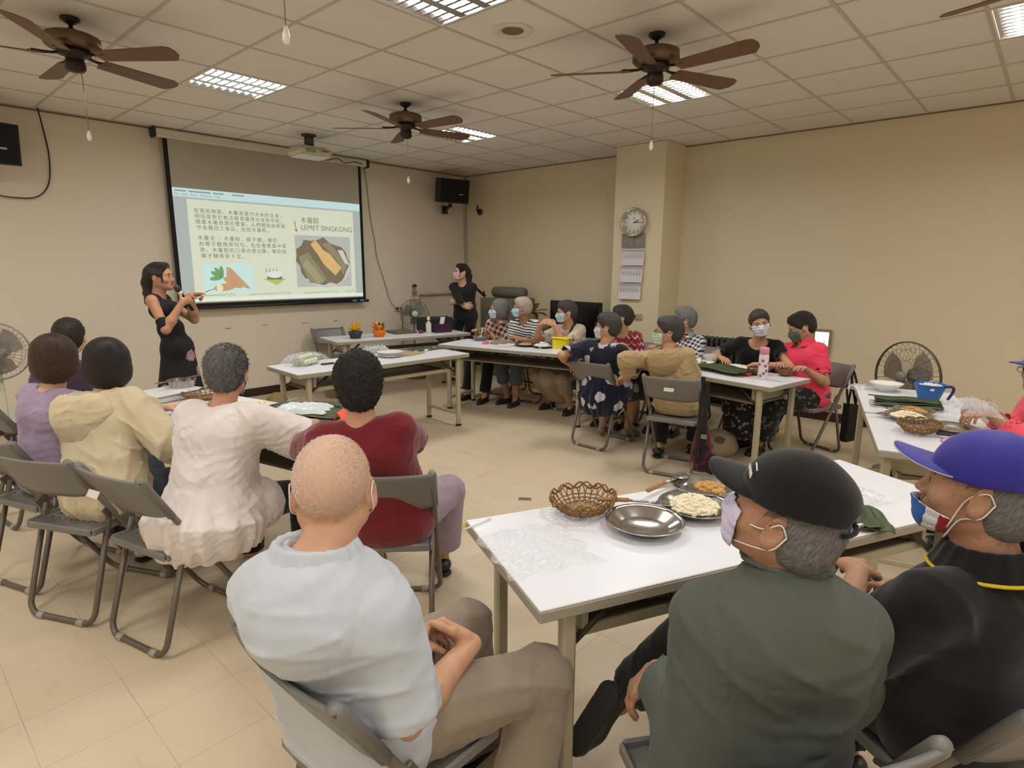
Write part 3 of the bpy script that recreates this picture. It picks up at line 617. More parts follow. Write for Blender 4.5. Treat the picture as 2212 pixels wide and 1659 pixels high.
def make_chair():
    r = root('folding_chair', 'x', 'chair'); w = .205
    def U(y0, z0, y1, name, ww, top=None):
        n = 6; rad = .06; pts = []
        d = Vector((0, y1-y0, -z0)).normalized(); e = Vector((0, y1, .014))
        pts.append((-ww, y0, z0))
        for k in range(n+1):
            a = math.pi/2*k/n; pts.append(tuple(Vector((-ww+rad*(1-math.cos(a)), 0, 0))+e-d*rad*(1-math.sin(a))))
        for k in range(n+1):
            a = math.pi/2*(n-k)/n; pts.append(tuple(Vector((ww-rad*(1-math.cos(a)), 0, 0))+e-d*rad*(1-math.sin(a))))
        pts.append((ww, y0, z0)); return pts
    rear = MB().tube(U(-.09, .50, -.235, '', .19), .0125, 10).obj('rear_leg_frame', CHF, r)
    front = MB().tube(U(-.25, .765, .215, '', w), .0125, 10).obj('front_leg_frame', CHF, r)
    for s in (-1, 1):
        MB().cyl((s*.1, -.235, .013), (s*.135, -.235, .013), .0165, n=12).obj('foot_cap', CHC, rear); MB().cyl((s*.11, .215, .013), (s*.145, .215, .013), .0165, n=12).obj('foot_cap', CHC, front)
    for s in (-1, 1):
        MB().box((s*.198, -.098, .512), (.012, .06, .05), rotx(.5), .004).obj('hinge', CHF, r); MB().tube([(s*.197, -.07, .45), (s*.197, .04, .415)], .008, 6).obj('seat_pivot', CHF, r)
    # backrest: curved panel wrapped round the frame
    def back(u, v):
        x = -.222+.444*u; z = .785-.165*v-(.03*(1-(2*u-1)**4))*v; y = -.262+(.785-z)*.6; y -= .028*(1-(2*u-1)**2)+.0
        return (x, y-.012, z)
    b = MB(); b.grid(back, 20, 8); vs = list(b.v); fs = list(b.f); n = len(vs)
    b.v += [(x, y+.016, z) for x, y, z in vs]; b.f = [f[::-1] for f in fs]+[[q+n for q in f] for f in fs]; b.sm = [True]*len(b.f); b.mi = [0]*len(b.f)
    I = lambda i, j: i*9+j
    for i in range(20):
        for j, fl_ in ((0, 1), (8, 0)):
            f = [I(i, j), I(i+1, j), n+I(i+1, j), n+I(i, j)]; b.f.append(f if fl_ else f[::-1]); b.sm.append(True); b.mi.append(0)
    for j in range(8):
        for i, fl_ in ((0, 0), (20, 1)):
            f = [I(i, j), I(i, j+1), n+I(i, j+1), n+I(i, j)]; b.f.append(f[::-1] if fl_ else f); b.sm.append(True); b.mi.append(0)
    for s in (-1, 1):
        b.tube([(s*.207, -.268, .795), (s*.207, -.258, .778), (s*.207, -.155, .607)], [.013, .019, .0165], 12)
    b.obj('backrest', CHG, r)
    # perforated seat
    xs = [-.19]; 
    for k in range(8): c = -.125+.25*k/7; xs += [c-.0065, c+.0065]
    xs.append(.19); ys = [-.185]
    for k in range(7): c = -.11+.235*k/6; ys += [c-.007, c+.007]
    ys.append(.2)
    def top(x, y): 
        e = max(0, abs(x)-.15)/.04
        return .447-.012*math.exp(-((x/.13)**2+((y+.03)/.13)**2))-.02*max(0, (y-.13)/.07)**2-.006*e*e
    b = MB(); nx, ny = len(xs), len(ys); hi = {}
    for lay in (0, 1):
        for i, x in enumerate(xs):
            for j, y in enumerate(ys): hi[lay, i, j] = len(b.v); b.v.append((x, y, top(x, y) if lay == 0 else .425))
    hole = lambda i, j: i % 2 == 1 and j % 2 == 1 and 0 < i < nx-2 and 0 < j < ny-2
    def q(*f): b.f.append(list(f)); b.sm.append(False); b.mi.append(0)
    for i in range(nx-1):
        for j in range(ny-1):
            if hole(i, j):
                A = [(i, j), (i+1, j), (i+1, j+1), (i, j+1)]
                for k in range(4): p, p2 = A[k], A[(k+1) % 4]; q(hi[0, p[0], p[1]], hi[1, p[0], p[1]], hi[1, p2[0], p2[1]], hi[0, p2[0], p2[1]])
            else:
                q(hi[0, i, j], hi[0, i+1, j], hi[0, i+1, j+1], hi[0, i, j+1]); q(hi[1, i, j], hi[1, i, j+1], hi[1, i+1, j+1], hi[1, i+1, j])
    for y_, s in ((-.187, 1), (.203, 1)): b.box((0, y_, .432), (.37, .014, .034), bev=.006)
    for x_ in (-.19, .19): b.box((x_, .008, .432), (.014, .385, .034), bev=.006)
    b.obj('seat', CHG, r)
    return r
CHAIRS = [  # x, y, heading(deg, where the sitter faces), label
    (.655, 3.27, 27, 'grey folding chair under the woman in the cream hooded jacket, its perforated seat showing'),
    (.845, 2.76, 15, 'grey folding chair with a taped backrest under the woman in the white blouse'),
    (.58, 3.75, 20, 'grey folding chair under the woman in the lilac shirt'),
    (.7, 4.7, 8, 'grey folding chair under the woman in dark purple, farthest left'),
    (1.5, 2.09, 46, 'grey folding chair under the woman in the dark red top'),
    (.765, 1.105, 0, 'grey folding chair under the bald man in the light blue shirt'),
    (1.165, .38, 53, 'grey folding chair under the man in the black cap'),
    (1.68, .04, 57, 'grey folding chair under the man in the blue cap'),
    (4.52, 2.95, -2, 'grey folding chair under the woman in the navy floral dress'),
    (4.32, 2.13, 12, 'grey folding chair with a white sticker under the woman in the tan hoodie'),
    (5.5, 1.5, 160, 'grey folding chair with a black bag hung on it, under the pink shirt'),
    (5.66, 2.05, 175, 'grey folding chair under the woman in the black top'),
    (5.72, 2.75, 180, 'grey folding chair under the woman in the checked shirt'),
    (5.55, 3.3, 190, 'grey folding chair under the woman in the red patterned top'),
    (5.45, 3.97, 190, 'grey folding chair under the woman in the beige blouse'),
    (5.5, 4.62, 190, 'grey folding chair under the woman in the striped shirt'),
    (5.55, 5.16, 190, 'grey folding chair under the woman in the plaid shirt'),
    (4.13, 6.8, -98, 'empty grey folding chair behind the wall-side table with the flower pots'),
    (4.3, -.1, 100, 'grey folding chair outside the right edge of the photo'),
]
chair0 = make_chair(); CO = []
for k, (x, y, a, lb) in enumerate(CHAIRS):
    o = chair0 if k == 0 else copy_tree(chair0)
    o.location = (x, y, 0); o.rotation_euler = (0, 0, R(a-90)); o['label'] = lb; o['group'] = 'grey folding chairs'; CO.append(o)
STK = mat('white sticker', srgb(214, 208, 196), .6)
for k, x in ((9, 0), (1, -.06)):
    s_ = MB().box((x, -.295, .70), (.075, .002, .03), rotx(-.55)).obj('sticker', STK, CO[k])
# folded grey chairs leaning at the right wall, seen above the table
FC = mat('folded chair grey', srgb(92, 92, 96), .5)
# dark ribbed radiator / stacked chair backs on the right wall
o = root('oil_radiator', 'dark grey ribbed radiator against the right wall behind the checked shirt', 'radiator', (6.62, 2.86, 0), 0)
RD = mat('dark radiator', srgb(66, 64, 64), .5)
for k in range(11):
    MB().box((0, .3-.06*k, .62), (.2, .03, .4), bev=.013).obj('fin', RD, o)
b = MB(); b.box((0, 0, .8), (.06, .66, .03)); b.box((0, 0, .3), (.16, .6, .25), bev=.02); b.obj('body', mat('dark radiator body', srgb(40, 38, 38), .6), o)
for s in (-1, 1): MB().box((0, s*.22, .09), (.3, .05, .18), bev=.01).obj('foot', RD, o)
# metal cabinet in the far corner, rolled mat on top
o = root('metal_cabinet', 'grey metal cabinet in the far corner behind the plaid-shirt woman', 'cabinet', (6.56, 6.05, 0), R(0))
CB = mat('grey green cabinet', srgb(128, 126, 112), .45, .2)
MB().box((0, 0, .57), (.52, .62, 1.14), bev=.008).obj('body', CB, o); b = MB(); b.box((-.27, 0, .53), (.02, .53, .98), bev=.004); b.obj('door', mat('grey green door', srgb(116, 112, 98), .5, .2), o)
b = MB(); b.tube([(-.285, .2, .7), (-.31, .2, .7), (-.31, .2, .58), (-.285, .2, .58)], .006, 6); b.obj('handle', CHR, o)
b = MB(); b.lathe([(0, -.3), (.07, -.3), (.078, -.28), (.08, 0), (.078, .28), (.07, .3), (0, .3)], (6.55, 6.0, 1.225), 20, axis=(0, 1, 0), sx=1.0); tag(b.obj('rolled_mat', mat('rolled grey mat', srgb(112, 108, 98), .8, bump=.5)), 'grey rolled mat lying on top of the metal cabinet', 'mat')
o = MB().tube(bez([(6.35, 6.3, 1.16), (6.3, 6.35, 1.22), (6.32, 6.45, 1.27)]), .02, 8); o.tube([(6.32, 6.3, 1.18), (6.22, 6.2, 1.24)], .012, 6); tag(o.obj('dry_twigs', BRD), 'small dark twigs on the corner of the metal cabinet', 'twigs')
# television, set-top, cardboard clutter along the right wall
o = root('television', 'large black television standing behind the beige-bloused woman', 'television', (6.45, 4.72, .62), R(-90))
MB().box((0, 0, .27), (.82, .06, .52), bev=.008).obj('casing', BLK, o); MB().box((0, -.032, .275), (.77, .004, .47)).obj('screen', mat('dark screen', srgb(12, 12, 14), .15), o); MB().box((0, 0, .0), (.4, .2, .02), bev=.005).obj('stand', BLK, o)
o = root('black_stand', 'low black stand under the television', 'stand', (6.5, 4.6, 0)); MB().box((0, 0, .3), (.42, .86, .6), bev=.01).obj('body', mat('black stand', srgb(34, 30, 28), .6), o)
tag(MB().box((6.52, 4.26, .76), (.3, .2, .3), bev=.01).obj('black_box', mat('black box', srgb(28, 26, 25), .7)), 'black box beside the television, partly behind the column', 'box')
BRN = mat('brown paper', srgb(128, 104, 76), .8, bump=.6, bs=30, bd=.01)
o = root('cardboard_stack', 'stack of flattened brown cardboard behind the striped-shirt woman', 'cardboard', (6.4, 5.42, 0))
for k in range(9): MB().box((.01*(k % 3), .02*math.sin(k*2.1), .07+.085*k), (.4+.02*math.sin(k), .5-.02*(k % 2), .08), rotz(.05*math.sin(k*1.7)), .004).obj('cardboard_sheet', mat('cardboard %d' % (k % 2), srgb(*((150, 126, 94), (122, 98, 70))[k % 2]), .85), o)
o = root('dried_plant', 'dried plant with curled brown leaves on the cardboard stack', 'dried plant', (6.35, 5.4, .84))
MB().lathe([(0, 0), (.09, 0), (.1, .1), (.08, .12)], n=16).obj('pot', BRN, o)
for k, (a, L, z) in enumerate([(.2, .22, .26), (1.6, .2, .2), (2.6, .25, .22), (3.6, .2, .3), (4.6, .3, .12), (5.4, .22, .18), (1.0, .12, .34)]):
    b = MB(); d = Vector((math.cos(a), math.sin(a), 0)); n_ = Vector((-d.y, d.x, 0))
    b.grid(lambda u, v: tuple(d*(L*u)+n_*((v-.5)*.1*math.sin(math.pi*min(1, u*.9+.08)))+Vector((0, 0, .1+z*u-.12*u*u+.03*abs(v-.5)))), 8, 3, .003)
    b.obj('dried_leaf', mat('dried leaf %d' % (k % 2), srgb(*((96, 66, 34), (150, 138, 80))[k % 2]), .8), o)
# ---------------------------------------------------------------- standing fans
def make_floor_fan(label, loc, rz, hz, rad, cage, blade, hubc, base_c, off=0):
    r = root('standing_fan', label, 'electric fan', loc, rz)
    b = MB().lathe([(0, 0), (.17, 0), (.175, .015), (.1, .03), (.04, .05), (.02, .08)], n=28); b.obj('base', base_c, r)
    MB().cyl((0, 0, .06), (0, 0, hz-.1), .014, n=12).obj('pole', base_c, r)
    b = MB(); b.lathe([(0, -.17), (.05, -.16), (.07, -.1), (.065, -.04), (.03, -.02)], (0, 0, hz), 20, axis=(0, 1, 0)); b.box((0, -.09, hz-.09), (.05, .07, .1), bev=.01); b.obj('motor', base_c, r)
    b = MB()
    for rr, yy in ((rad, 0.03), (rad, .045)): b.tube([(rr*math.cos(a), yy, hz+rr*math.sin(a)) for a in np.linspace(0, 2*math.pi, 40, endpoint=False)], .005, 5, closed=True)
    for sgn, dep in ((1, .11), (-1, -.03)):
        for k in range(36):
            a = 2*math.pi*k/36; c_, s_ = math.cos(a), math.sin(a)
            b.tube([(c_*.05, dep, hz+s_*.05), (c_*rad*.6, dep*.9+.0, hz+s_*rad*.6), (c_*rad*.92, dep*.55+.018, hz+s_*rad*.92), (c_*rad, .037, hz+s_*rad)], .0013, 3, caps=False)
        for q in (.5, .8): b.tube([(rad*q*math.cos(a), dep*(1-.2*q), hz+rad*q*math.sin(a)) for a in np.linspace(0, 2*math.pi, 32, endpoint=False)], .0015, 3, closed=True)
    b.obj('cage', cage, r)
    for k in range(3):
        a = 2*math.pi*k/3+.4; b = MB()
        def fn(u, v, a=a):
            rr = .03+(rad*.82-.03)*u; th = a+(v-.5)*1.5*(.45+.55*math.sin(math.pi*min(1, u+.15)*.8)); return (rr*math.cos(th), .03+.05*(v-.5), hz+rr*math.sin(th))
        b.grid(fn, 8, 6); n = len(b.v)
        b.v += [(x, y+.002, z) for x, y, z in b.v]; b.f += [[q+n for q in f[::-1]] for f in b.f]; b.sm = [True]*len(b.f); b.mi = [0]*len(b.f); b.obj('blade', blade, r)
    MB().lathe([(0, .125), (.03, .122), (.045, .112), (.045, .1), (0, .1)], (0, 0, hz), 20, axis=(0, 1, 0)).obj('hub_badge', hubc, r)
    return r
CG = mat('cage wire', srgb(150, 146, 136), .35, .6); CGD = mat('dark cage wire', srgb(92, 84, 74), .4, .5); BLD = mat('smoky fan blade', srgb(120, 112, 104), .3, var=.05, Alpha=.55); FB = mat('fan ivory plastic', srgb(196, 196, 170), .5); FG = mat('fan grey plastic', srgb(120, 116, 108), .5); MINT = mat('mint badge', srgb(196, 214, 192), .4)
make_floor_fan('standing fan with a wide cage at the right wall behind the blue cup', (5.45, .77, 0), R(60), .78, .27, CGD, BLD, FG, FG)
make_floor_fan('standing fan with mint hub badge cut by the left edge of the photo', (.68, 5.78, 0), R(160), .96, .21, CG, BLD, MINT, FB)
make_floor_fan('small standing fan with mint hub badge by the wall socket', (5.42, 6.82, 0), R(150), .93, .2, CG, BLD, MINT, FG)

# ---------------------------------------------------------------- things on the tables
STEEL = mat('stainless steel', srgb(190, 188, 184), .16, .95, var=.04); STEELD = mat('dull steel', srgb(150, 146, 140), .3, .9); CASS = mat('grated cassava', srgb(236, 226, 196), .75, bump=.6, bs=80)
WOODH = mat('wooden handle', srgb(150, 104, 54), .45, var=.2, vs=20); LEAF = mat('banana leaf', srgb(58, 72, 40), .5, var=.25, vs=14); LEAFP = mat('pale leaf back', srgb(120, 136, 90), .6)
CERW = mat('white ceramic', srgb(228, 226, 220), .25, var=.02); PLB = clear_plastic('thin clear plastic', alpha=.22); WICK = mat('wicker brown', srgb(128, 88, 42), .5, var=.25, vs=40); BRNT = mat('browned filling', srgb(196, 150, 88), .7, bump=.5)
DARKP = mat('dark plate', srgb(74, 70, 66), .35, .5)
TT = TH+.002
def W(o, x, y, z=TT, rz=0): o.location = (x, y, z); o.rotation_euler = (0, 0, rz); return o
def plate(label, x, y, rad=.12, m=STEEL, dep=.03, cat='plate', nm='metal_plate', group=None):
    o = MB().lathe([(0, 0), (rad*.62, 0), (rad*.66, .003), (rad*.88, dep*.8), (rad, dep), (rad*1.01, dep+.003), (rad, dep+.004), (rad*.87, dep*.8+.003), (rad*.64, .006), (rad*.6, .0035), (0, .0035)], n=48).obj(nm, m); tag(o, label, cat, group); return W(o, x, y)
def mound(name, label, cat, x, y, z, rad, h, m, seed=0, n=60, blob=.010):
    rn = random.Random(seed); b = MB(); b.lathe([(rad*.96, 0), (rad*.8, h*.35), (rad*.45, h*.62), (0, h*.72)], n=20)
    for k in range(n*4):
        a = rn.uniform(0, 6.28); q = rad*math.sqrt(rn.uniform(0, 1)); zz = h*(.74*(1-(q/rad)**1.6))+rn.uniform(-.002, .006)
        s_ = blob*rn.uniform(.5, 1.15); b.lathe([(0, -s_*.7), (s_*.75, -s_*.35), (s_, 0), (s_*.6, s_*.6), (0, s_*.8)], (q*math.cos(a), q*math.sin(a), zz), 6, sx=rn.uniform(.7, 1.3), sy=rn.uniform(.7, 1.3))
    o = b.obj(name, m); tag(o, label, cat); o['kind'] = 'stuff'; return W(o, x, y, z)
def basket(label, x, y, rx=.13, ry=.1, h=.065, ruff=.012):
    o = root('wicker_basket', label, 'basket', (x, y, TT)); b = MB(); nn = 26
    for k in range(nn):
        a = 2*math.pi*k/nn; pts = []
        for q, (f_, z) in enumerate([(.45, .004), (.62, .01), (.8, h*.5), (.95, h*.9), (1.0, h)]): pts.append((rx*f_*math.cos(a+.06*q), ry*f_*math.sin(a+.06*q), z))
        b.tube(bez(pts, 3), .0022, 4)
        pts = [(rx*f_*math.cos(a-.06*q), ry*f_*math.sin(a-.06*q), z) for q, (f_, z) in enumerate([(.45, .005), (.62, .011), (.8, h*.5), (.95, h*.9), (1.0, h)])]; b.tube(bez(pts, 3), .0022, 4)
    for f_, z in ((.62, .012), (.75, h*.36), (.83, h*.55)):
        b.tube([(rx*f_*math.cos(a), ry*f_*math.sin(a), z+.002*math.sin(a*13)) for a in np.linspace(0, 6.283, 52, endpoint=False)], .0026, 4, closed=True)
    b.obj('weave', WICK, o)
    b = MB(); b.tube([(rx*math.cos(a), ry*math.sin(a), h+ruff*math.sin(a*10)) for a in np.linspace(0, 6.283, 90, endpoint=False)], .004, 5, closed=True)
    b.tube([(rx*1.02*math.cos(a), ry*1.02*math.sin(a), h+ruff*math.sin(a*10+2)) for a in np.linspace(0, 6.283, 90, endpoint=False)], .003, 5, closed=True); b.obj('rim', WICK, o)
    rn = random.Random(3); b = MB()
    for k in range(80):
        a = rn.uniform(0, 6.28); c_ = rn.uniform(-.5, .5); L = .6*rx; p = Vector((rn.uniform(-.3, .3)*rx, rn.uniform(-.3, .3)*ry, .006+rn.uniform(0, .012))); d = Vector((math.cos(a)*L*.6, math.sin(a)*L*.5, rn.uniform(-.002, .006)))
        b.tube([p-d, p+d], .0022, 4)
    b.obj('bottom', mat('pale wicker', srgb(168, 138, 96), .6, var=.2, vs=30), o)
    return o
def spoon(label, x, y, rz, L=.2, wood=True, z=TT+.03, tilt=0, big=1.0):
    o = root('serving_spoon', label, 'spoon', (x, y, z), rz); o.rotation_euler = (tilt, 0, rz)
    b = MB(); b.tube([(0, 0, 0), (0, .03, .004), (0, .1, .008)], [.004, .004, .005], 6); b.obj('stem', STEEL, o)
    b = MB(); b.lathe([(0, -.012), (.018, -.009), (.028, 0), (.03, .003), (.027, .002), (.016, -.006), (0, -.009)], (0, -.035*big, .002), 20, sx=big, sy=1.45*big); b.obj('bowl', STEEL, o)
    if wood: b = MB(); b.box((0, .1+L*.3, .01), (.02, L*.6, .013), bev=.005); b.obj('handle', WOODH, o)
    return o
def bag(name, label, x, y, z, sx, sy, h, seed, m=PLB, cat='plastic bag', rz=0, n=22):
    rn = np.random.RandomState(seed); ph = rn.uniform(0, 6.28, (8, 3)); fr = rn.uniform(6, 34, (8, 2))*np.array([1, 1])
    def fn(u, v):
        X = (u-.5); Y = (v-.5); e = 1-(2*abs(X))**6; e2 = 1-(2*abs(Y))**6; r_ = 1+.08*math.sin(9*math.atan2(Y, X)+seed)
        s_ = sum(abs(math.sin(fr[k, 0]*X+fr[k, 1]*Y*(1 if k % 2 else -1)+ph[k, 0])) for k in range(8))/8
        return (X*sx*r_, Y*sy*r_, max(.0015, h*s_*max(.1, e)*max(.1, e2)))
    o = MB().grid(fn, n, n, 0).obj(name, m); tag(o, label, cat); return W(o, x, y, z, rz)
# near table
basket('oval wicker basket on the near table, left of the empty steel plate', 1.655, 1.155, .125, .11, .056)
plate('empty shallow steel plate on the near table, next to the wicker basket', 1.685, .925, .13)
plate('steel plate under the white cassava mound on the near table', 1.93, .86, .13)
mound('grated_cassava', 'white grated cassava heaped on the steel plate, near table', 'food', 1.925, .865, TT+.02, .085, .05, CASS, 4, 110, .009)
plate('steel plate with brown filling, on the near table behind the black cap brim', 2.13, .93, .12)
mound('brown_filling', 'yellow-brown filling on the plate behind the black cap', 'food', 2.14, .9, TT+.015, .055, .025, BRNT, 5, 12, .012)
spoon('wooden-handled spoon leaning on the cassava plate, handle behind the basket', 1.84, .96, R(38), .2)
spoon('wooden-handled spoon lying at the back of the near table', 2.13, 1.03, R(88), .22)
bag('plastic_sheet', 'crumpled clear plastic bag at the left end of the near table', 1.33, 1.1, TT, .3, .3, .022, 3, rz=R(-25))
bag('plastic_wrap', 'clear plastic piled on brown paper, on the near table between the two capped men', 2.42, .5, TT+.006, .26, .2, .05, 9, rz=R(-20))
tag(W(MB().box((0, 0, .002), (.32, .22, .003)).obj('brown_paper', mat('kraft paper', srgb(140, 116, 84), .8)), 2.3, .55, TT, R(-35)), 'brown paper sheet on the near table behind the black cap', 'paper')
def leaf(label, x, y, L, w, rz, seed=0, n=3, z=TT+.002, nm='banana_leaf'):
    b = MB(); rn = random.Random(seed)
    for k in range(n):
        oy = (k-(n-1)/2)*w*.35; zz = .007*k; a = rn.uniform(-.12, .12)
        def fn(u, v): X = (u-.5)*L; Y = (v-.5)*w*(1-.2*abs(2*u-1)**3)+oy; return (X*math.cos(a)-Y*math.sin(a), X*math.sin(a)+Y*math.cos(a), zz+.006+.008*abs(math.sin(v*3.1*2+k))+.004*math.sin(u*9+k))
        b.grid(fn, 14, 8, .002)
    o = b.obj(nm, LEAF); tag(o, label, 'leaf'); return W(o, x, y, z, rz)
leaf('green banana leaf pieces on the near table beside the plastic', 2.25, .42, .22, .12, R(20), 2)
tag(W(MB().tube([(-.06, 0, .004), (.06, 0, .004)], .003, 5).obj('white_tape', mat('tape', srgb(235, 235, 232), .4)), 1.325, 1.35, TT, 0), 'white tape bit on the corner of the near table', 'tape')
# dark red bag on the shelf of the near table
o = root('red_bag', 'dark red patterned bag on the shelf under the near table', 'bag', (1.72, .82, TH-.155), R(-25))
MB().box((0, 0, .05), (.42, .22, .1), bev=.03).obj('body', cloth('dark red print', srgb(64, 18, 20), srgb(110, 40, 36), 'floral', scale=.6), o)
MB().tube(bez([(-.15, -.11, .06), (-.1, -.16, .03), (.05, -.17, .03), (.12, -.11, .06)]), .008, 6).obj('strap', BLK, o)
# right table
cup = root('blue_cup', 'blue plastic measuring cup with a handle on the right table', 'cup', (4.72, .55, TT), R(-110))
BLP = mat('blue plastic', srgb(30, 98, 168), .35)
MB().lathe([(0, 0), (.055, 0), (.06, .01), (.09, .11), (.092, .115), (.088, .115), (.056, .012), (0, .008)], n=36).obj('body', BLP, cup); MB().tube(bez([(.085, 0, .108), (.13, 0, .115), (.14, 0, .09), (.115, 0, .03)]), .009, 8).obj('handle', mat('dark blue plastic', srgb(28, 42, 110), .4), cup)
mound('cup_filling', 'white food and dark scraps filling the blue cup', 'food', 4.72, .55, TT+.085, .075, .035, CERW, 8, 8, .016)
w_ = MB().lathe([(0, 0), (.05, 0), (.055, .01), (.105, .055), (.11, .06), (.1, .056), (.05, .012), (0, .008)], n=36).obj('white_bowl', CERW); tag(w_, 'wide white bowl at the far end of the right table', 'bowl'); W(w_, 4.9, .83)
bag('small_plastic_bag', 'small clear plastic bag beside the white bowl, right table', 4.83, .99, TT, .12, .12, .05, 12)
tag(W(MB().box((0, 0, .004), (.26, .006, .006)).obj('chopsticks', mat('brown lacquer', srgb(94, 44, 40), .4)), 4.68, .76, TT, R(-75)), 'brown chopsticks lying on the right table', 'chopsticks')
o = leaf('rolled dark green banana leaf on a white tray, right table', 4.42, .62, .36, .1, R(-78), 5, 4, TT+.012)
tag(W(MB().box((0, 0, .006), (.4, .14, .008), bev=.003).obj('pale_tray', mat('pale tray', srgb(190, 182, 166), .5)), 4.43, .63, TT, R(-78)), 'pale tray under the rolled leaf, right table', 'tray')
plate('round steel plate of brown filling on the right table', 4.2, .55, .11); mound('brown_filling', 'brown filling on the right table, behind the white cassava', 'food', 4.2, .55, TT+.012, .07, .035, BRNT, 11, 16, .012)
plate('steel plate under the white cassava on the right table', 4.02, .55, .12); mound('grated_cassava', 'white grated cassava on the right table, behind the basket', 'food', 4.02, .55, TT+.015, .09, .04, CASS, 12)
spoon('steel spoon pointing left on the right table, nearer the leaf', 4.18, .68, R(30), wood=False, z=TT+.02); spoon('steel spoon pointing left on the right table, nearer the basket', 3.98, .69, R(40), wood=False, z=TT+.02)
basket('wicker basket on the right table, just above the blue cap', 3.75, .46, .14, .1, .05, .006)
plate('shallow steel tray plate at the edge of the right table', 3.92, .33, .12, STEEL, .02)
tag(W(MB().box((0, 0, .008), (.14, .03, .012), bev=.005).obj('knife_handle', BLK), 3.72, .31, TT+.012, R(-75)), 'black knife handle on the right table near the pink wrap', 'knife')
bag('clear_wrap', 'clear wrap spread on the right table below the blue cup', 4.2, .36, TT, .5, .22, .02, 15, rz=R(-164))
bag('pink_wrap', 'pink plastic wrap on the right table edge above the blue cap', 3.62, .23, TT, .22, .2, .04, 16, mat('pink plastic', srgb(212, 150, 178), .35), 'plastic wrap', R(20))
# U table 1
o = plate('shallow grey bowl with a white spoon on the far end of the yellow-tub table', 4.93, 4.98, .09, STEELD, .05, 'bowl', 'grey_bowl'); tag(MB().tube([(4.95, 4.99, TT+.01), (4.97, 4.98, TT+.13)], [.004, .006], 6).obj('plastic_spoon', CERW), 'white plastic spoon standing in the grey bowl', 'spoon')
tag(W(MB().box((0, 0, .012), (.1, .06, .024), bev=.006).obj('pink_box', mat('pink box', srgb(228, 92, 140), .4)), 4.76, 4.72, TT, R(30)), 'small pink box on the yellow-tub table', 'box')
bag('brown_wrap', 'brown paper wrap with white sheet between pink box and plate', 4.92, 4.62, TT, .26, .2, .05, 21, mat('brown wrap', srgb(140, 122, 100), .7), 'wrapping paper', R(10)); tag(W(MB().box((0, 0, .004), (.26, .18, .004)).obj('white_sheet', mat('white paper', srgb(210, 208, 206), .7)), 4.82, 4.45, TT, R(12)), 'white paper sheet near the striped-shirt woman', 'paper')
plate('dark plate of orange filling in front of the striped-shirt woman', 4.93, 4.27, .12, DARKP, .02); mound('orange_filling', 'orange-brown filling on the dark plate by the striped-shirt woman', 'food', 4.93, 4.27, TT+.008, .07, .03, BRNT, 22, 14, .014)
plate('dark plate with white cassava, left of the yellow tub', 4.97, 4.05, .12, DARKP, .02); mound('white_cassava', 'white cassava lumps left of the yellow tub', 'food', 4.97, 4.05, TT+.008, .09, .05, CERW, 23, 10, .022)
o = root('yellow_tub', 'bright yellow square tub with its lid ajar on the table', 'tub', (5.07, 3.88, TT), R(20)); YEL = mat('bright yellow plastic', srgb(232, 216, 30), .4)
b = MB(); b.prism([(-.075, -.075), (.075, -.075), (.085, .075), (-.085, .075)], 0, .1); b.obj('body', YEL, o); b = MB(); b.box((0, -.0, .112), (.19, .18, .012), rotx(.06), .004); b.obj('lid', YEL, o)
plate('dark plate with a few white pieces, right of the yellow tub', 4.98, 3.68, .11, DARKP, .015); mound('white_pieces', 'white pieces on the dark plate right of the yellow tub', 'food', 4.96, 3.64, TT+.008, .035, .03, CERW, 24, 4, .02)
# U table 2
plate('steel plate left of the tan hoodie on the pink-bottle table', 5.0, 2.93, .12, STEEL, .02); tag(W(MB().lathe([(0, 0), (.025, 0), (.03, .012), (.02, .022), (0, .025)], n=14).obj('white_dumpling', CERW), 4.98, 2.82, TT+.02), 'white round piece on the plate left of the tan hoodie', 'food')
tag(W(MB().box((0, 0, .002), (.26, .3, .003)).obj('white_sheet', mat('white paper', srgb(210, 208, 206), .7)), 4.78, 2.7, TT, R(80)), 'white paper sheet left of the tan hoodie', 'paper')
plate('plate of white food right of the tan hoodie', 5.12, 2.32, .11, CERW, .02); mound('white_food', 'white crumbs on the plate right of the tan hoodie', 'food', 5.13, 2.36, TT+.008, .07, .035, CASS, 26, 14, .014)
spoon('steel spoon on the plate right of the tan hoodie', 5.04, 2.27, R(-60), wood=False)
o = MB().lathe([(0, 0), (.045, 0), (.05, .01), (.08, .07), (.076, .07), (.045, .012), (0, .01)], n=28).obj('glass_bowl', mat('frosted glass', srgb(214, 214, 210), .15, Alpha=.6)); tag(o, 'small clear bowl in front of the black-top woman', 'bowl'); W(o, 5.27, 2.3)
leaf('stack of dark green banana leaves on the pink-bottle table', 4.93, 1.98, .5, .2, R(75), 7, 4)
tag(W(MB().box((0, 0, .002), (.5, .24, .003)).obj('brown_paper', mat('kraft paper tan', srgb(184, 160, 132), .8)), 4.97, 2.02, TT, R(80)), 'tan paper under the banana leaves', 'paper')
bag('white_wrap', 'white crumpled wrap under the arm of the black-top woman', 5.12, 1.96, TT+.006, .26, .16, .03, 31, CERW, 'wrap', R(80)); tag(W(MB().box((0, 0, .01), (.12, .05, .02), bev=.006).obj('red_packet', mat('red packet', srgb(190, 60, 54), .4)), 4.8, 1.81, TT+.01, R(70)), 'red packet beside the banana leaves', 'packet')
basket('wicker basket left of the pink-capped bottle', 4.93, 1.74, .1, .085, .05, .008); basket('wicker basket right of the pink-capped bottle', 5.03, 1.56, .075, .07, .05, .008)
bt = root('water_bottle', 'tall white bottle with pink cap and animal prints on the table corner', 'bottle', (4.74, 1.64, TT))
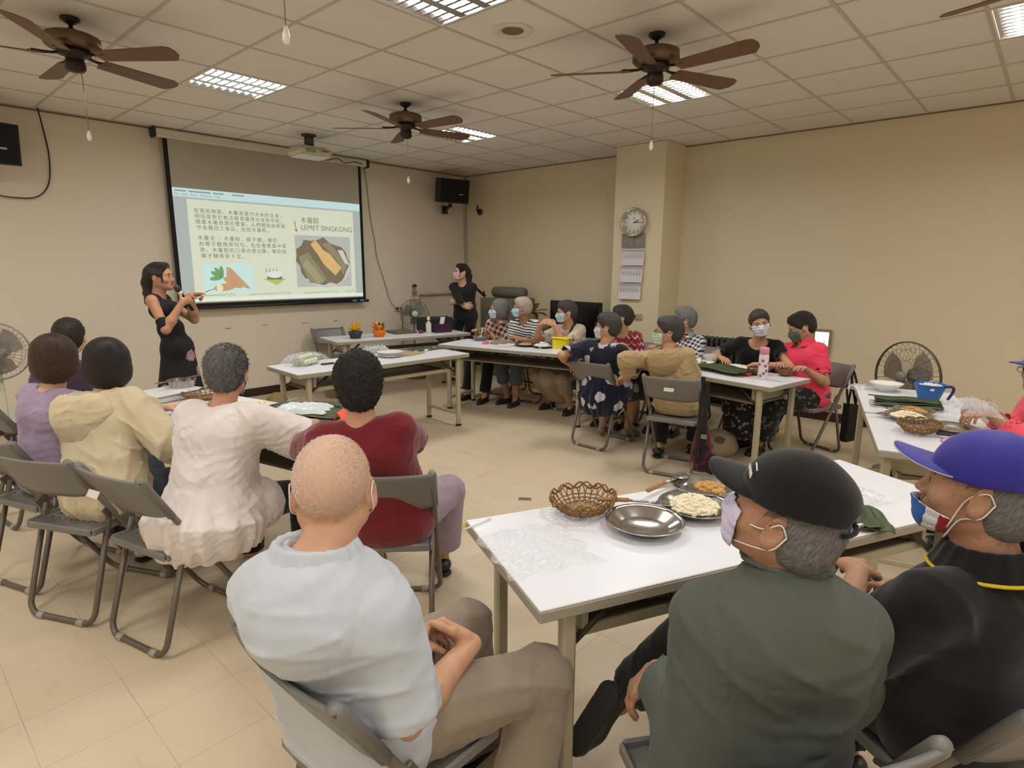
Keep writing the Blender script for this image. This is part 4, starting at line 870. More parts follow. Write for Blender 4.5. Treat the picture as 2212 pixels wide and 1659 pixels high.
MB().lathe([(0, 0), (.034, 0), (.037, .006), (.037, .185), (.033, .2), (0, .2)], n=28).obj('body', mat('bottle white', srgb(226, 214, 222), .3, var=.02), bt); MB().lathe([(.034, .198), (.036, .2), (.036, .245), (.03, .252), (0, .252)], n=28).obj('cap', mat('bottle pink cap', srgb(222, 140, 160), .35), bt)
rn = random.Random(5); BP = mat('bottle brown print', srgb(140, 104, 84), .5)
for k, (a, z) in enumerate([(3.3, .15), (4.2, .07), (3.6, .05), (2.6, .12), (4.7, .13), (3.0, .03), (3.9, .11)]):
    b = MB(); b.lathe([(.012, 0), (.011, .0012), (0, .0016)], (.0365*math.cos(a), .0365*math.sin(a), z), 12, axis=(math.cos(a), math.sin(a), 0)); b.obj('print', BP, bt)
# mid table
o = root('produce_bag', 'clear bag of sliced green and white gourd at the left end of the middle table', 'produce', (2.62, 4.83, TT), R(25))
GRN = mat('gourd green', srgb(110, 140, 64), .5, var=.2); GRW = mat('gourd white', srgb(220, 228, 196), .5)
b = MB(); b.box((0, 0, .03), (.24, .13, .06), bev=.02); b.obj('green_skin', GRN, o)
for k in range(8): MB().lathe([(.02, -.012), (.026, 0), (.02, .012)], (-.08+.045*(k % 4), -.065 if k < 4 else -.02, .035+.035*(k//4)), 12, axis=(0, 1, .3)).obj('gourd_slice', GRW, o)
bag('clear_bag', 'clear plastic bag around the sliced gourd', 2.64, 4.88, TT+.002, .42, .26, .12, 41, cat='plastic bag', rz=R(25))
kn = root('kitchen_knife', 'kitchen knife with dark handle lying on the middle table', 'knife', (2.83, 4.68, TT+.004), R(-5)); MB().box((-.08, 0, .004), (.12, .022, .014), bev=.004).obj('handle', mat('dark wood handle', srgb(60, 44, 36), .5), kn); MB().prism([(-.02, -.015), (.14, -.006), (.16, .008), (-.02, .012)], 0, .002).obj('blade', STEEL, kn)
for k in range(3): tag(W(MB().lathe([(0, 0), (.08, 0), (.125, .018), (.128, .022), (.12, .021), (.078, .005), (0, .005)], n=36).obj('white_plate', CERW), 3.42, 4.68, TT+.014*k), ['bottom', 'middle', 'top'][k]+' plate of the white plate stack on the middle table', 'plate', 'stacked white plates')
bag('crumpled_bag', 'crumpled clear plastic bag behind the white plate stack', 3.38, 4.86, TT, .3, .2, .12, 44)
tag(W(MB().grid(lambda u, v: ((u-.5)*.28, (v-.5)*.24, .004+.012*abs(math.sin(u*5))*v), 8, 6, .002).obj('kraft_bag', mat('kraft bag', srgb(170, 146, 112), .8)), 3.66, 4.72, TT, R(15)), 'flat brown paper bag right of the white plates', 'paper bag')
bag('foil_tray', 'long crumpled silver-grey wrap at the right end of the middle table', 3.93, 4.82, TT, .44, .18, .035, 46, mat('silver wrap', srgb(128, 124, 116), .25, .7), 'foil', R(-3))
# back table
def flower(label, x, y, potc, petals, seed):
    o = root('paper_flower_pot', label, 'flower pot', (x, y, TT)); rn = random.Random(seed)
    MB().lathe([(0, 0), (.06, 0), (.085, .08), (.08, .085), (0, .07)], n=12).obj('pot', potc, o)
    for k in range(30):
        a = rn.uniform(0, 6.28); q = rn.uniform(.15, 1); m_ = petals[k % len(petals)]; d = Vector((math.cos(a)*q, math.sin(a)*q, 1.25-q*.6)).normalized(); p0 = Vector((0, 0, .07)); p1 = p0+d*rn.uniform(.09, .15); t_ = d.cross(Vector((0, 0, 1))).normalized()*.028
        b = MB(); pm = p0.lerp(p1, .6); nn = d.cross(t_).normalized()*.004
        b.add([p0, pm-t_, p1, pm+t_, p0+nn, pm-t_+nn, p1+nn, pm+t_+nn], [(0, 1, 2, 3), (7, 6, 5, 4), (0, 4, 5, 1), (1, 5, 6, 2), (2, 6, 7, 3), (3, 7, 4, 0)]); b.obj('petal', m_, o)
YP = mat('yellow paper', srgb(236, 190, 36), .6); OP = mat('orange paper', srgb(224, 118, 40), .6); NP = mat('navy paper', srgb(52, 52, 78), .6); MP = mat('maroon paper', srgb(104, 40, 48), .6)
flower('paper flower pot with yellow petals over a navy pot, left one', 4.02, 6.18, NP, [YP, YP, YP, NP, OP], 1); flower('paper flower pot with orange and maroon petals over an orange pot, right one', 4.32, 6.12, OP, [YP, OP, MP, YP, OP], 2)
o = root('spray_bottle', 'clear white-capped bottle beside the purple tissue box', 'bottle', (5.02, 6.02, TT)); MB().lathe([(0, 0), (.035, 0), (.037, .01), (.037, .12), (.015, .15), (.015, .17), (0, .17)], n=20).obj('body', mat('cloudy bottle', srgb(206, 204, 200), .2), o); MB().lathe([(.018, .165), (.02, .17), (.018, .21), (0, .212)], n=16).obj('cap', CERW, o); MB().lathe([(.0185, .155), (.0205, .158), (.0205, .168), (.018, .17)], n=16).obj('ring', mat('orange ring', srgb(190, 96, 50), .5), o)
o = root('tissue_box', 'dark purple tissue box with a white tissue on the wall-side table', 'tissue box', (5.2, 5.97, TT), R(-11)); MB().box((0, 0, .055), (.24, .12, .11), bev=.006).obj('box', mat('purple box', srgb(58, 26, 54), .4, var=.2), o); MB().grid(lambda u, v: ((u-.5)*.07+.02*v, .01*math.sin(u*6), .11+.09*v), 6, 5).obj('tissue', mat('tissue white', srgb(226, 222, 222), .8), o)
o = root('black_case', 'black carry case with silver bars on the wall-side table', 'case', (5.28, 6.2, TT), R(-11)); MB().box((0, 0, .09), (.44, .26, .18), bev=.02).obj('body', mat('black fabric case', srgb(30, 30, 36), .7, bump=.4, bs=90), o)
MB().box((.1, -.02, .185), (.2, .02, .01), rotz(.2), .003).obj('silver_bar', CHR, o); MB().box((-.16, -.135, .1), (.12, .008, .008), rotz(.1)).obj('silver_bar', CHR, o)
tag(W(MB().box((0, 0, .015), (.3, .3, .03), bev=.006).obj('flat_tray', mat('dull tray', srgb(96, 88, 74), .5)), 4.78, 6.28, TT, R(-11)), 'flat dull tray behind the flower pots', 'tray')
tag(W(MB().lathe([(0, 0), (.03, 0), (.035, .02), (.02, .04), (0, .045)], n=14).obj('red_pouch', mat('plum pouch', srgb(110, 40, 62), .6)), 4.93, 6.07, TT), 'small plum pouch next to the clear bottle', 'pouch')
# left table: tray, steel pots, basket
o = root('steel_pot', 'small steel pot with a long handle at the far end of the left table', 'pot', (1.42, 4.27, TT+.05), R(10)); MB().lathe([(0, 0), (.07, 0), (.075, .01), (.085, .05), (.09, .052), (.08, .05), (.07, .012), (0, .01)], n=30).obj('body', STEEL, o); MB().box((-.02, 0, .056), (.34, .02, .008), rotz(.2), .003).obj('handle', STEEL, o)
tag(W(MB().box((0, 0, .022), (.34, .24, .04), bev=.01).obj('plastic_box', mat('milky plastic', srgb(214, 212, 208), .3)), 1.3, 4.2, TT, R(15)), 'milky plastic box with lid at the far end of the left table', 'box')
tag(W(MB().box((0, 0, .006), (.36, .26, .01), bev=.004).obj('box_lid', mat('milky lid', srgb(224, 224, 222), .3)), 1.3, 4.2, TT+.044, R(17)), 'white lid on the milky plastic box', 'lid')
basket('wicker tray basket left of the grey-haired woman in white', 1.47, 4.0, .15, .12, .05, .004)
tag(W(MB().tube([(-.05, 0, .004), (.06, 0, .004)], .005, 6).obj('dark_pen', BLK), 1.22, 3.95, TT, R(10)), 'dark pen on the left table', 'pen')
leaf('dark green banana leaves under the white crumpled gloves, left table', 1.66, 3.12, .46, .26, R(-60), 9, 4); tag(W(MB().box((0, 0, .002), (.5, .3, .003)).obj('brown_paper', mat('kraft paper', srgb(140, 116, 84), .8)), 1.62, 3.05, TT, R(-65)), 'brown paper under the banana leaves, left table', 'paper')
bag('white_gloves', 'crumpled whitish plastic gloves on the banana leaves, left table', 1.68, 3.16, TT+.03, .3, .2, .05, 51, mat('milky glove plastic', srgb(206, 214, 212), .35), 'plastic gloves', R(-50))
mound('grated_cassava', 'white grated cassava on the left table by the shoulder of the woman in white', 'food', 1.6, 3.52, TT, .08, .05, CASS, 53); plate('dark steel plate with leaf scraps, left table', 1.68, 3.36, .11, DARKP, .02)
kn = root('table_knife', 'knife with brown handle lying across the left table', 'knife', (1.82, 3.2, TT+.03), R(-70)); MB().box((.08, 0, .004), (.12, .02, .014), bev=.004).obj('handle', mat('dark wood handle', srgb(60, 44, 36), .5), kn); MB().prism([(-.14, -.008), (.02, -.012), (.02, .012), (-.12, .006)], 0, .002).obj('blade', STEEL, kn)
# ---------------------------------------------------------------- on the floor
tag(MB().box((2.39, 2.7, .0008), (.05, .3, .0015), rotz(.0)).obj('yellow_tape', mat('yellow floor tape', srgb(206, 168, 48), .6, var=.2, vs=30)), 'strip of yellow tape on the floor beyond the near table corner', 'tape')
tag(MB().box((2.99, 2.58, .0008), (.05, .09, .0015), rotz(.6)).obj('floor_patch', mat('grey patch', srgb(112, 100, 84), .7)), 'small grey diamond patch on the floor', 'patch')
o = root('floor_bag', 'cream and brown bag on the floor under the pink-bottle table', 'bag', (4.98, 2.05, 0), R(20)); MB().lathe([(0, 0), (.15, .0), (.17, .06), (.13, .16), (.05, .2), (0, .2)], n=18, sx=1.2).obj('body', cloth('floor bag cloth', srgb(166, 146, 116), srgb(110, 88, 70), 'floral'), o)
o = root('plastic_bucket', 'pale bucket on the floor under the wall-side table', 'bucket', (3.9, 6.5, 0)); MB().lathe([(0, 0), (.12, 0), (.16, .3), (.165, .3), (.15, .29), (.115, .01), (0, .01)], n=28).obj('body', mat('pale bucket', srgb(176, 164, 144), .4), o)
o = root('yellow_sack', 'brown-yellow plastic sack on the floor under the middle table', 'sack', (2.95, 6.1, 0)); MB().lathe([(0, 0), (.13, 0), (.15, .08), (.1, .2), (.03, .25), (0, .25)], n=18).obj('body', mat('sack yellow', srgb(150, 128, 72), .6, bump=.8, bs=18, bd=.02), o)
tag(MB().box((2.9, 5.75, .12), (.2, .012, .24), rotz(.4) @ rotx(.3)).obj('green_paper', mat('pale green paper', srgb(188, 214, 190), .7)), 'pale green paper standing on the floor under the middle table', 'paper')
tag(MB().box((.3, 4.95, .02), (.3, .5, .04), bev=.01).obj('floor_board', mat('dark floor thing', srgb(48, 40, 36), .7)), 'dark flat thing on the floor at the left edge', 'board')
# bags hung on chairs
o = root('black_tote', 'black tote bag hanging from the back of the pink-shirt chair', 'bag', (5.72, 1.2, .12), R(-20)); BTC = mat('black tote', srgb(20, 19, 19), .8, bump=.4, bs=30)
b = MB(); b.prism([(-.08, 0), (.1, 0), (.1, .12), (.05, .32), (-.08, .34)], -.03, .03, Matrix.Rotation(R(90), 4, 'X')); b.obj('body', BTC, o)
for s in (-1, 1): MB().tube(bez([(-.06, .0, .33), (-.075, .02*s, .5), (-.05, .01, .65), (0, 0.02*s, .5), (.05, 0, .31)]), .01, 6).obj('handle', BTC, o)
o = root('maroon_backpack', 'maroon and black shoulder bag hanging behind the tan hoodie chair', 'bag', (4.21, 1.86, .06), R(14)); MRN = cloth('maroon cloth', srgb(96, 32, 44), srgb(40, 22, 30), 'floral', scale=.5)
MB().lathe([(0, 0), (.05, .01), (.075, .08), (.065, .2), (.045, .32), (.02, .42), (0, .43)], n=18, sx=.75, sy=1.15).obj('body', MRN, o); MB().box((-.062, -.02, .42), (.008, .035, .6), bev=.003).obj('strap', BTC, o); MB().box((-.07, .015, .44), (.008, .03, .62), roty(.06), .003).obj('strap', BTC, o); MB().box((-.07, -.02, .3), (.008, .05, .035), bev=.002).obj('buckle', STEELD, o); MB().lathe([(0, 0), (.045, .02), (.05, .08), (.02, .16), (0, .17)], (-.03, -.09, .0), 12).obj('black_pouch', BTC, o)
# ================================================================ PEOPLE: one smooth body surface grown from a skeleton
def A(*p): return np.array(p if len(p) > 1 else p[0], dtype=np.float64)
def unit(v): v = A(v); return v/max(1e-9, np.linalg.norm(v))
class SDF:
    def __init__(s): s.ops = []
    def cap(s, a, b, ra, rb=None, k=.03, sq=None):
        """cone between a and b; sq=(axis, factor) squashes it along axis"""
        rb = ra if rb is None else rb; a, b = A(a), A(b); r = max(ra, rb)+k
        s.ops.append(('cap', np.minimum(a, b)-r, np.maximum(a, b)+r, k, (a, b, ra, rb, sq))); return s
    def chain(s, pts, rs, k=.02):
        for i in range(len(pts)-1): s.cap(pts[i], pts[i+1], rs[i], rs[i+1], k)
        return s
    def ell(s, c, r, M=None, k=.02, sub=False):
        c, r = A(c), A(r); R_ = np.max(r)+k
        s.ops.append(('sub' if sub else 'ell', c-R_, c+R_, k, (c, r, M))); return s
    def add(s, o, k=.01): lo, hi = o.bbox(); s.ops.append(('add', lo-k, hi+k, k, o)); return s
    def cut(s, o, k=.005): lo, hi = o.bbox(); s.ops.append(('cut', lo-k, hi+k, k, o)); return s
    def clip(s, p, n): s.ops.append(('clip', None, None, 0, (A(p), unit(n)))); return s   # keep the side n points away from
    def shell(s, off, th): s.ops.append(('shell', None, None, 0, (off, th))); return s
    def fn(s, f, lo, hi): s.ops.append(('fn', A(lo), A(hi), 0, f)); return s              # adds f(X,Y,Z) to the distance
    def bbox(s):
        L = [o for o in s.ops if o[0] in ('cap', 'ell', 'add')]
        return np.min([o[1] for o in L], 0), np.max([o[2] for o in L], 0)
    def ev(s, ax, ay, az):
        D = np.full((len(ax), len(ay), len(az)), .3, np.float32)
        for (ty, lo, hi, k, q) in s.ops:
            if ty == 'clip':
                p, n = q; P = ((ax-p[0])*n[0])[:, None, None]+((ay-p[1])*n[1])[None, :, None]+((az-p[2])*n[2])[None, None, :]
                D = np.maximum(D, P.astype(np.float32)); continue
            if ty == 'shell': D = np.abs(D-q[0])-q[1]; continue
            i0, i1 = np.searchsorted(ax, [lo[0], hi[0]]); j0, j1 = np.searchsorted(ay, [lo[1], hi[1]]); k0, k1 = np.searchsorted(az, [lo[2], hi[2]])
            if i1 <= i0 or j1 <= j0 or k1 <= k0: continue
            X, Y, Z = ax[i0:i1, None, None], ay[None, j0:j1, None], az[None, None, k0:k1]
            if ty == 'fn':
                D[i0:i1, j0:j1, k0:k1] += q(X, Y, Z).astype(np.float32); continue
            if ty == 'cap':
                a, b, ra, rb, sq = q; ba = b-a; L2 = max(1e-9, ba@ba)
                px, py, pz = X-a[0], Y-a[1], Z-a[2]
                h = np.clip((px*ba[0]+py*ba[1]+pz*ba[2])/L2, 0, 1)
                dx, dy, dz = px-ba[0]*h, py-ba[1]*h, pz-ba[2]*h
                if sq is not None:
                    n, f = sq; e = (dx*n[0]+dy*n[1]+dz*n[2])*(1/f-1); dx, dy, dz = dx+n[0]*e, dy+n[1]*e, dz+n[2]*e
                d = np.sqrt(dx*dx+dy*dy+dz*dz)-(ra+(rb-ra)*h)
                if sq is not None: d = d*sq[1]**.5
            elif ty in ('ell', 'sub'):
                c, r, M = q; px, py, pz = X-c[0], Y-c[1], Z-c[2]
                if M is not None: px, py, pz = [px*M[0, m_]+py*M[1, m_]+pz*M[2, m_] for m_ in range(3)]
                k0_ = np.sqrt((px/r[0])**2+(py/r[1])**2+(pz/r[2])**2); k1_ = np.sqrt((px/r[0]**2)**2+(py/r[1]**2)**2+(pz/r[2]**2)**2)
                d = k0_*(k0_-1)/np.maximum(k1_, 1e-6)
            else: d = q.ev(ax[i0:i1], ay[j0:j1], az[k0:k1])
            S_ = D[i0:i1, j0:j1, k0:k1]; kk = max(k, 1e-5)
            if ty in ('sub', 'cut'):
                h = np.clip(.5-.5*(S_+d)/kk, 0, 1); D[i0:i1, j0:j1, k0:k1] = S_*(1-h)-d*h+kk*h*(1-h)
            else:
                h = np.clip(.5+.5*(S_-d)/kk, 0, 1); D[i0:i1, j0:j1, k0:k1] = S_*(1-h)+d*h-kk*h*(1-h)
        return D
def nets(F, h, lo=None, hi=None):
    """smooth surface of F on a grid of step h (surface nets)"""
    a, b = F.bbox(); lo = a if lo is None else A(lo); hi = b if hi is None else A(hi)
    ax, ay, az = [np.arange(lo[i]-1.5*h, hi[i]+2*h, h) for i in range(3)]
    D = F.ev(ax, ay, az); D[D == 0] = 1e-6; S_ = D < 0
    nx, ny, nz = [n-1 for n in D.shape]
    cs = [(i, j, k) for i in (0, 1) for j in (0, 1) for k in (0, 1)]
    cnt = sum(S_[i:i+nx, j:j+ny, k:k+nz].astype(np.int8) for i, j, k in cs)
    I = np.argwhere((cnt > 0) & (cnt < 8)); vid = -np.ones((nx, ny, nz), np.int64); vid[tuple(I.T)] = np.arange(len(I))
    V = np.array([D[I[:, 0]+c[0], I[:, 1]+c[1], I[:, 2]+c[2]] for c in cs]); C_ = np.array(cs, float)
    acc = np.zeros((len(I), 3)); n = np.zeros(len(I))
    for a_ in range(8):
        for b_ in range(a_+1, 8):
            if np.abs(C_[a_]-C_[b_]).sum() != 1: continue
            m_ = (V[a_] < 0) != (V[b_] < 0); t_ = np.where(m_, V[a_]/np.where(m_, V[a_]-V[b_], 1), 0)
            acc += m_[:, None]*(C_[a_]+(C_[b_]-C_[a_])*t_[:, None]); n += m_
    P = (I+acc/n[:, None])*h+A(ax[0], ay[0], az[0]); fs = []
    for ax_ in range(3):
        o1, o2 = [q for q in range(3) if q != ax_]; s0 = [slice(0, None)]*3; s1 = list(s0)
        s0[ax_] = slice(0, -1); s1[ax_] = slice(1, None); A0, A1 = S_[tuple(s0)], S_[tuple(s1)]
        E_ = np.argwhere(A0 != A1); E_ = E_[(E_[:, o1] > 0) & (E_[:, o2] > 0) & (E_[:, o1] < D.shape[o1]-1) & (E_[:, o2] < D.shape[o2]-1)]
        if not len(E_): continue
        ins = A0[tuple(E_.T)]; q = []
        for d1, d2 in ((-1, -1), (0, -1), (0, 0), (-1, 0)):
            c = E_.copy(); c[:, o1] += d1; c[:, o2] += d2; q.append(vid[tuple(c.T)])
        q = np.stack(q, 1); fl_ = ins if ax_ != 1 else ~ins; q[~fl_] = q[~fl_][:, ::-1]; fs.append(q)
    return P, np.concatenate(fs)
def np_mesh(name, P, Fc, m, parent, smooth=True):
    me = bpy.data.meshes.new(name); me.vertices.add(len(P)); me.vertices.foreach_set('co', P.astype(np.float32).ravel())
    me.loops.add(Fc.size); me.loops.foreach_set('vertex_index', Fc.astype(np.int32).ravel()); me.polygons.add(len(Fc))
    me.polygons.foreach_set("loop_start", np.arange(0, Fc.size, 4, dtype=np.int32))
    me.polygons.foreach_set('use_smooth', np.ones(len(Fc), bool)); me.update(calc_edges=True); me.validate()
    me.materials.append(m); o = bpy.data.objects.new(name, me); COL.objects.link(o); o.parent = parent; return o
def relax(P, Fc, it=2, lam=.5):
    for _ in range(it):
        acc = np.zeros_like(P); n = np.zeros(len(P))
        for a_, b_ in ((0, 1), (1, 2), (2, 3), (3, 0)):
            for x, y in ((Fc[:, a_], Fc[:, b_]), (Fc[:, b_], Fc[:, a_])):
                for c in range(3): acc[:, c] += np.bincount(x, P[y, c], len(P))
                n += np.bincount(x, minlength=len(P))
        P = P+lam*(acc/np.maximum(n, 1)[:, None]-P)
    return P
def sdf_obj(name, F, h, m, parent, it=1, lo=None, hi=None):
    P, Q = nets(F, h, lo, hi); return np_mesh(name, relax(P, Q, it), Q, m, parent)
def folds(amp, f=1.0, seed=0):
    """cloth folds: a few warped ridges that fade in and out"""
    rn = np.random.RandomState(seed); ks = rn.normal(0, 1, (6, 3))*np.array([22, 22, 34])*f; ph = rn.uniform(0, 6.28, (6, 4))
    def g(X, Y, Z):
        s = 0
        for i in range(6):
            w = 1.1*np.sin(X*6*f+ph[i, 1])+1.1*np.sin(Z*7*f-Y*6*f+ph[i, 0]); m_ = np.clip(.2+1.3*np.sin(X*13*f+ph[i, 2])*np.sin(Z*14*f+Y*9+ph[i, 3]), 0, 1)
            s = s+m_*(1-np.abs(np.sin(ks[i, 0]*X+ks[i, 1]*Y+ks[i, 2]*Z+w+ph[i, 0])))**4
        return -amp*(s-.5)
    return g
def ik(a, b, l1, l2, pole):
    d = b-a; D = np.linalg.norm(d); 
    if D > (l1+l2)*.998: b = a+d/D*(l1+l2)*.998; d = b-a; D = np.linalg.norm(d)
    u = d/D; x = (l1*l1-l2*l2+D*D)/(2*D); hgt = math.sqrt(max(0, l1*l1-x*x)); p = A(pole)-u*(A(pole)@u); return a+u*x+unit(p)*hgt, b
def rotm(ax, a):
    return np.array(Matrix.Rotation(a, 3, Vector(ax)))
def hand(F, w, d, n, right, curl=.4, spread=.06, thumb=.5, s=1.0, tight=0):
    """palm + five jointed fingers; d: finger direction, n: back of the hand"""
    d = unit(d); n = unit(A(n)-d*(A(n)@d)); t_ = np.cross(n, d) if right else -np.cross(n, d)
    kn = [w+s*(d*l+t_*o) for l, o in ((.088, .031), (.092, .011), (.088, -.009), (.08, -.028))]
    for q, r_ in zip(kn, (.0125, .0125, .012, .011)): F.cap(w+(q-w)*.12, q, .015*s, r_*s, .012)
    F.cap(w+s*(d*.03+t_*.012), w+s*(d*.065-t_*.005), .021*s, .02*s, .02, sq=(n, .75))
    L = (.072, .08, .074, .058)
    cs = curl if isinstance(curl, (list, tuple)) else [curl]*4
    for i in range(4):
        c = cs[i]; p = kn[i]; r_ = (.0088, .009, .0086, .0076)[i]*s
        th = 0; d0 = unit(d+t_*(1.5-i)*spread)
        for j, f in enumerate((.45, .3, .25)):
            th += c*(1, 1.15, .8)[j]; q = p+unit(d0*math.cos(th)-n*math.sin(th))*L[i]*f*s
            F.cap(p, q, r_*(1.06-.06*j), r_*(.98-.08*j), .004); p = q
    p = w+s*(d*.022+t_*.022); dd = unit(d*(.75-thumb*.5)+t_*.75-n*(.15+thumb*.5)); F.cap(w+s*d*.02, p, .016*s, .0145*s, .012)
    for j, (l, r_) in enumerate(((.042, .0125), (.032, .0105), (.026, .009))):
        q = p+dd*l*s; F.cap(p, q, r_*s*1.05, r_*s*.95, .006 if j else .014); p = q; dd = unit(dd+d*.35-t_*(.15+.5*thumb)-n*.2*thumb)
    return w+d*.09*s
def head_sdf(k=1.0, wide=1.0, nose=1.0, jaw=1.0, ear=1.0, plain=False):
    """local frame: x right, y forward, z up, origin mid-skull"""
    F = SDF(); F.ell((0, -.012, .028), (.077*wide, .097, .088), k=.02); F.ell((0, .03, -.03), (.062*wide, .062, .082), k=.035)
    F.cap((-.05*wide, -.01, -.055), (-.016*jaw, .062, -.094), .024, .02, .03); F.cap((.05*wide, -.01, -.055), (.016*jaw, .062, -.094), .024, .02, .03)
    F.cap((0, .066, -.09), (0, .07, -.098), .019, .016, .02)
    F.cap((-.032, .077, .014), (.032, .077, .014), .012, None, .02)
    for s in (-1, 1):
        F.ell((s*.03, .094, -.004), (.018, .012, .012), k=.012, sub=True); F.ell((s*.042, .056, -.034), (.024, .024, .022), k=.02)
        F.ell((s*.03, .08, -.005), (.013, .0125, .0115), k=.002)
    if plain: F.cap((0, .085, -.01), (0, .104*nose, -.04), .012, .016, .03); F.ell((0, .07, -.075), (.035, .03, .035), k=.03); return F
    F.cap((0, .088, .0), (0, .107*nose, -.036), .008, .0115, .012); F.ell((-.011, .097, -.041), (.008, .009, .007), k=.006); F.ell((.011, .097, -.041), (.008, .009, .007), k=.006)
    F.cap((-.017, .086, -.062), (.017, .086, -.062), .0068, None, .006); F.cap((-.015, .085, -.071), (.015, .085, -.071), .0075, None, .006)
    for s in (-1, 1):
        E_ = SDF(); c = A(s*.081*wide, -.012, -.008); M = rotm((0, 0, 1), -s*.45) @ rotm((1, 0, 0), .18)
        E_.ell(c, (.0075, .021*ear, .034*ear), M, k=.003); E_.ell(c+A(s*.006, .004, .004), (.006, .012*ear, .021*ear), M, k=.006, sub=True); E_.ell(c+A(s*.001, .006, -.024), (.007, .01, .012), M, k=.008)
        E_.ell(c+A(-s*.001, .014, -.004), (.006, .006, .009), M, k=.006); F.add(E_, .006)
    return F
def M34(P, Rm, s=1.0):
    m_ = Matrix.Identity(4)
    for i in range(3):
        for j in range(3): m_[i][j] = Rm[i, j]*s
        m_[i][3] = P[i]
    return m_
class Xf(SDF):
    """an SDF placed with rotation Rm, position P and scale sc"""
    def __init__(s, o, P, Rm, sc=1.0): super().__init__(); s.o = o; s.P = A(P); s.R = Rm; s.s = sc
    def bbox(s):
        lo, hi = s.o.bbox(); C_ = np.array([[x, y, z] for x in (lo[0], hi[0]) for y in (lo[1], hi[1]) for z in (lo[2], hi[2])]) @ s.R.T*s.s+s.P; return C_.min(0), C_.max(0)
    def ev(s, ax, ay, az):
        # sample the local field on a local grid, then look it up trilinearly
        lo, hi = s.o.bbox(); h = .0032; la, lb, lc = [np.arange(lo[i]-.01, hi[i]+.012, h) for i in range(3)]
        if not hasattr(s, 'cache'): s.cache = s.o.ev(la, lb, lc)
        X, Y, Z = np.meshgrid(ax-s.P[0], ay-s.P[1], az-s.P[2], indexing='ij'); q = [(X*s.R[0, i]+Y*s.R[1, i]+Z*s.R[2, i])/s.s for i in range(3)]
        g = [np.clip((q[i]-l[0])/h, 0, len(l)-1.001) for i, l in enumerate((la, lb, lc))]; i0 = [x.astype(int) for x in g]; f = [x-i_ for x, i_ in zip(g, i0)]
        out = 0; C_ = s.cache
        for a_ in (0, 1):
            for b_ in (0, 1):
                for c_ in (0, 1): out = out+C_[i0[0]+a_, i0[1]+b_, i0[2]+c_]*(f[0] if a_ else 1-f[0])*(f[1] if b_ else 1-f[1])*(f[2] if c_ else 1-f[2])
        dd = sum(np.maximum(0, np.maximum(l[0]-q[i], q[i]-l[-1]))**2 for i, l in enumerate((la, lb, lc)))
        return ((out+np.sqrt(dd))*s.s).astype(np.float32)
def fil(P, Q, keep):
    """keep only faces whose centre satisfies keep(); drop loose vertices"""
    c = P[Q].mean(1); Q = Q[keep(c)]; u, inv = np.unique(Q, return_inverse=True); return P[u], inv.reshape(Q.shape)
HAIRS = {}
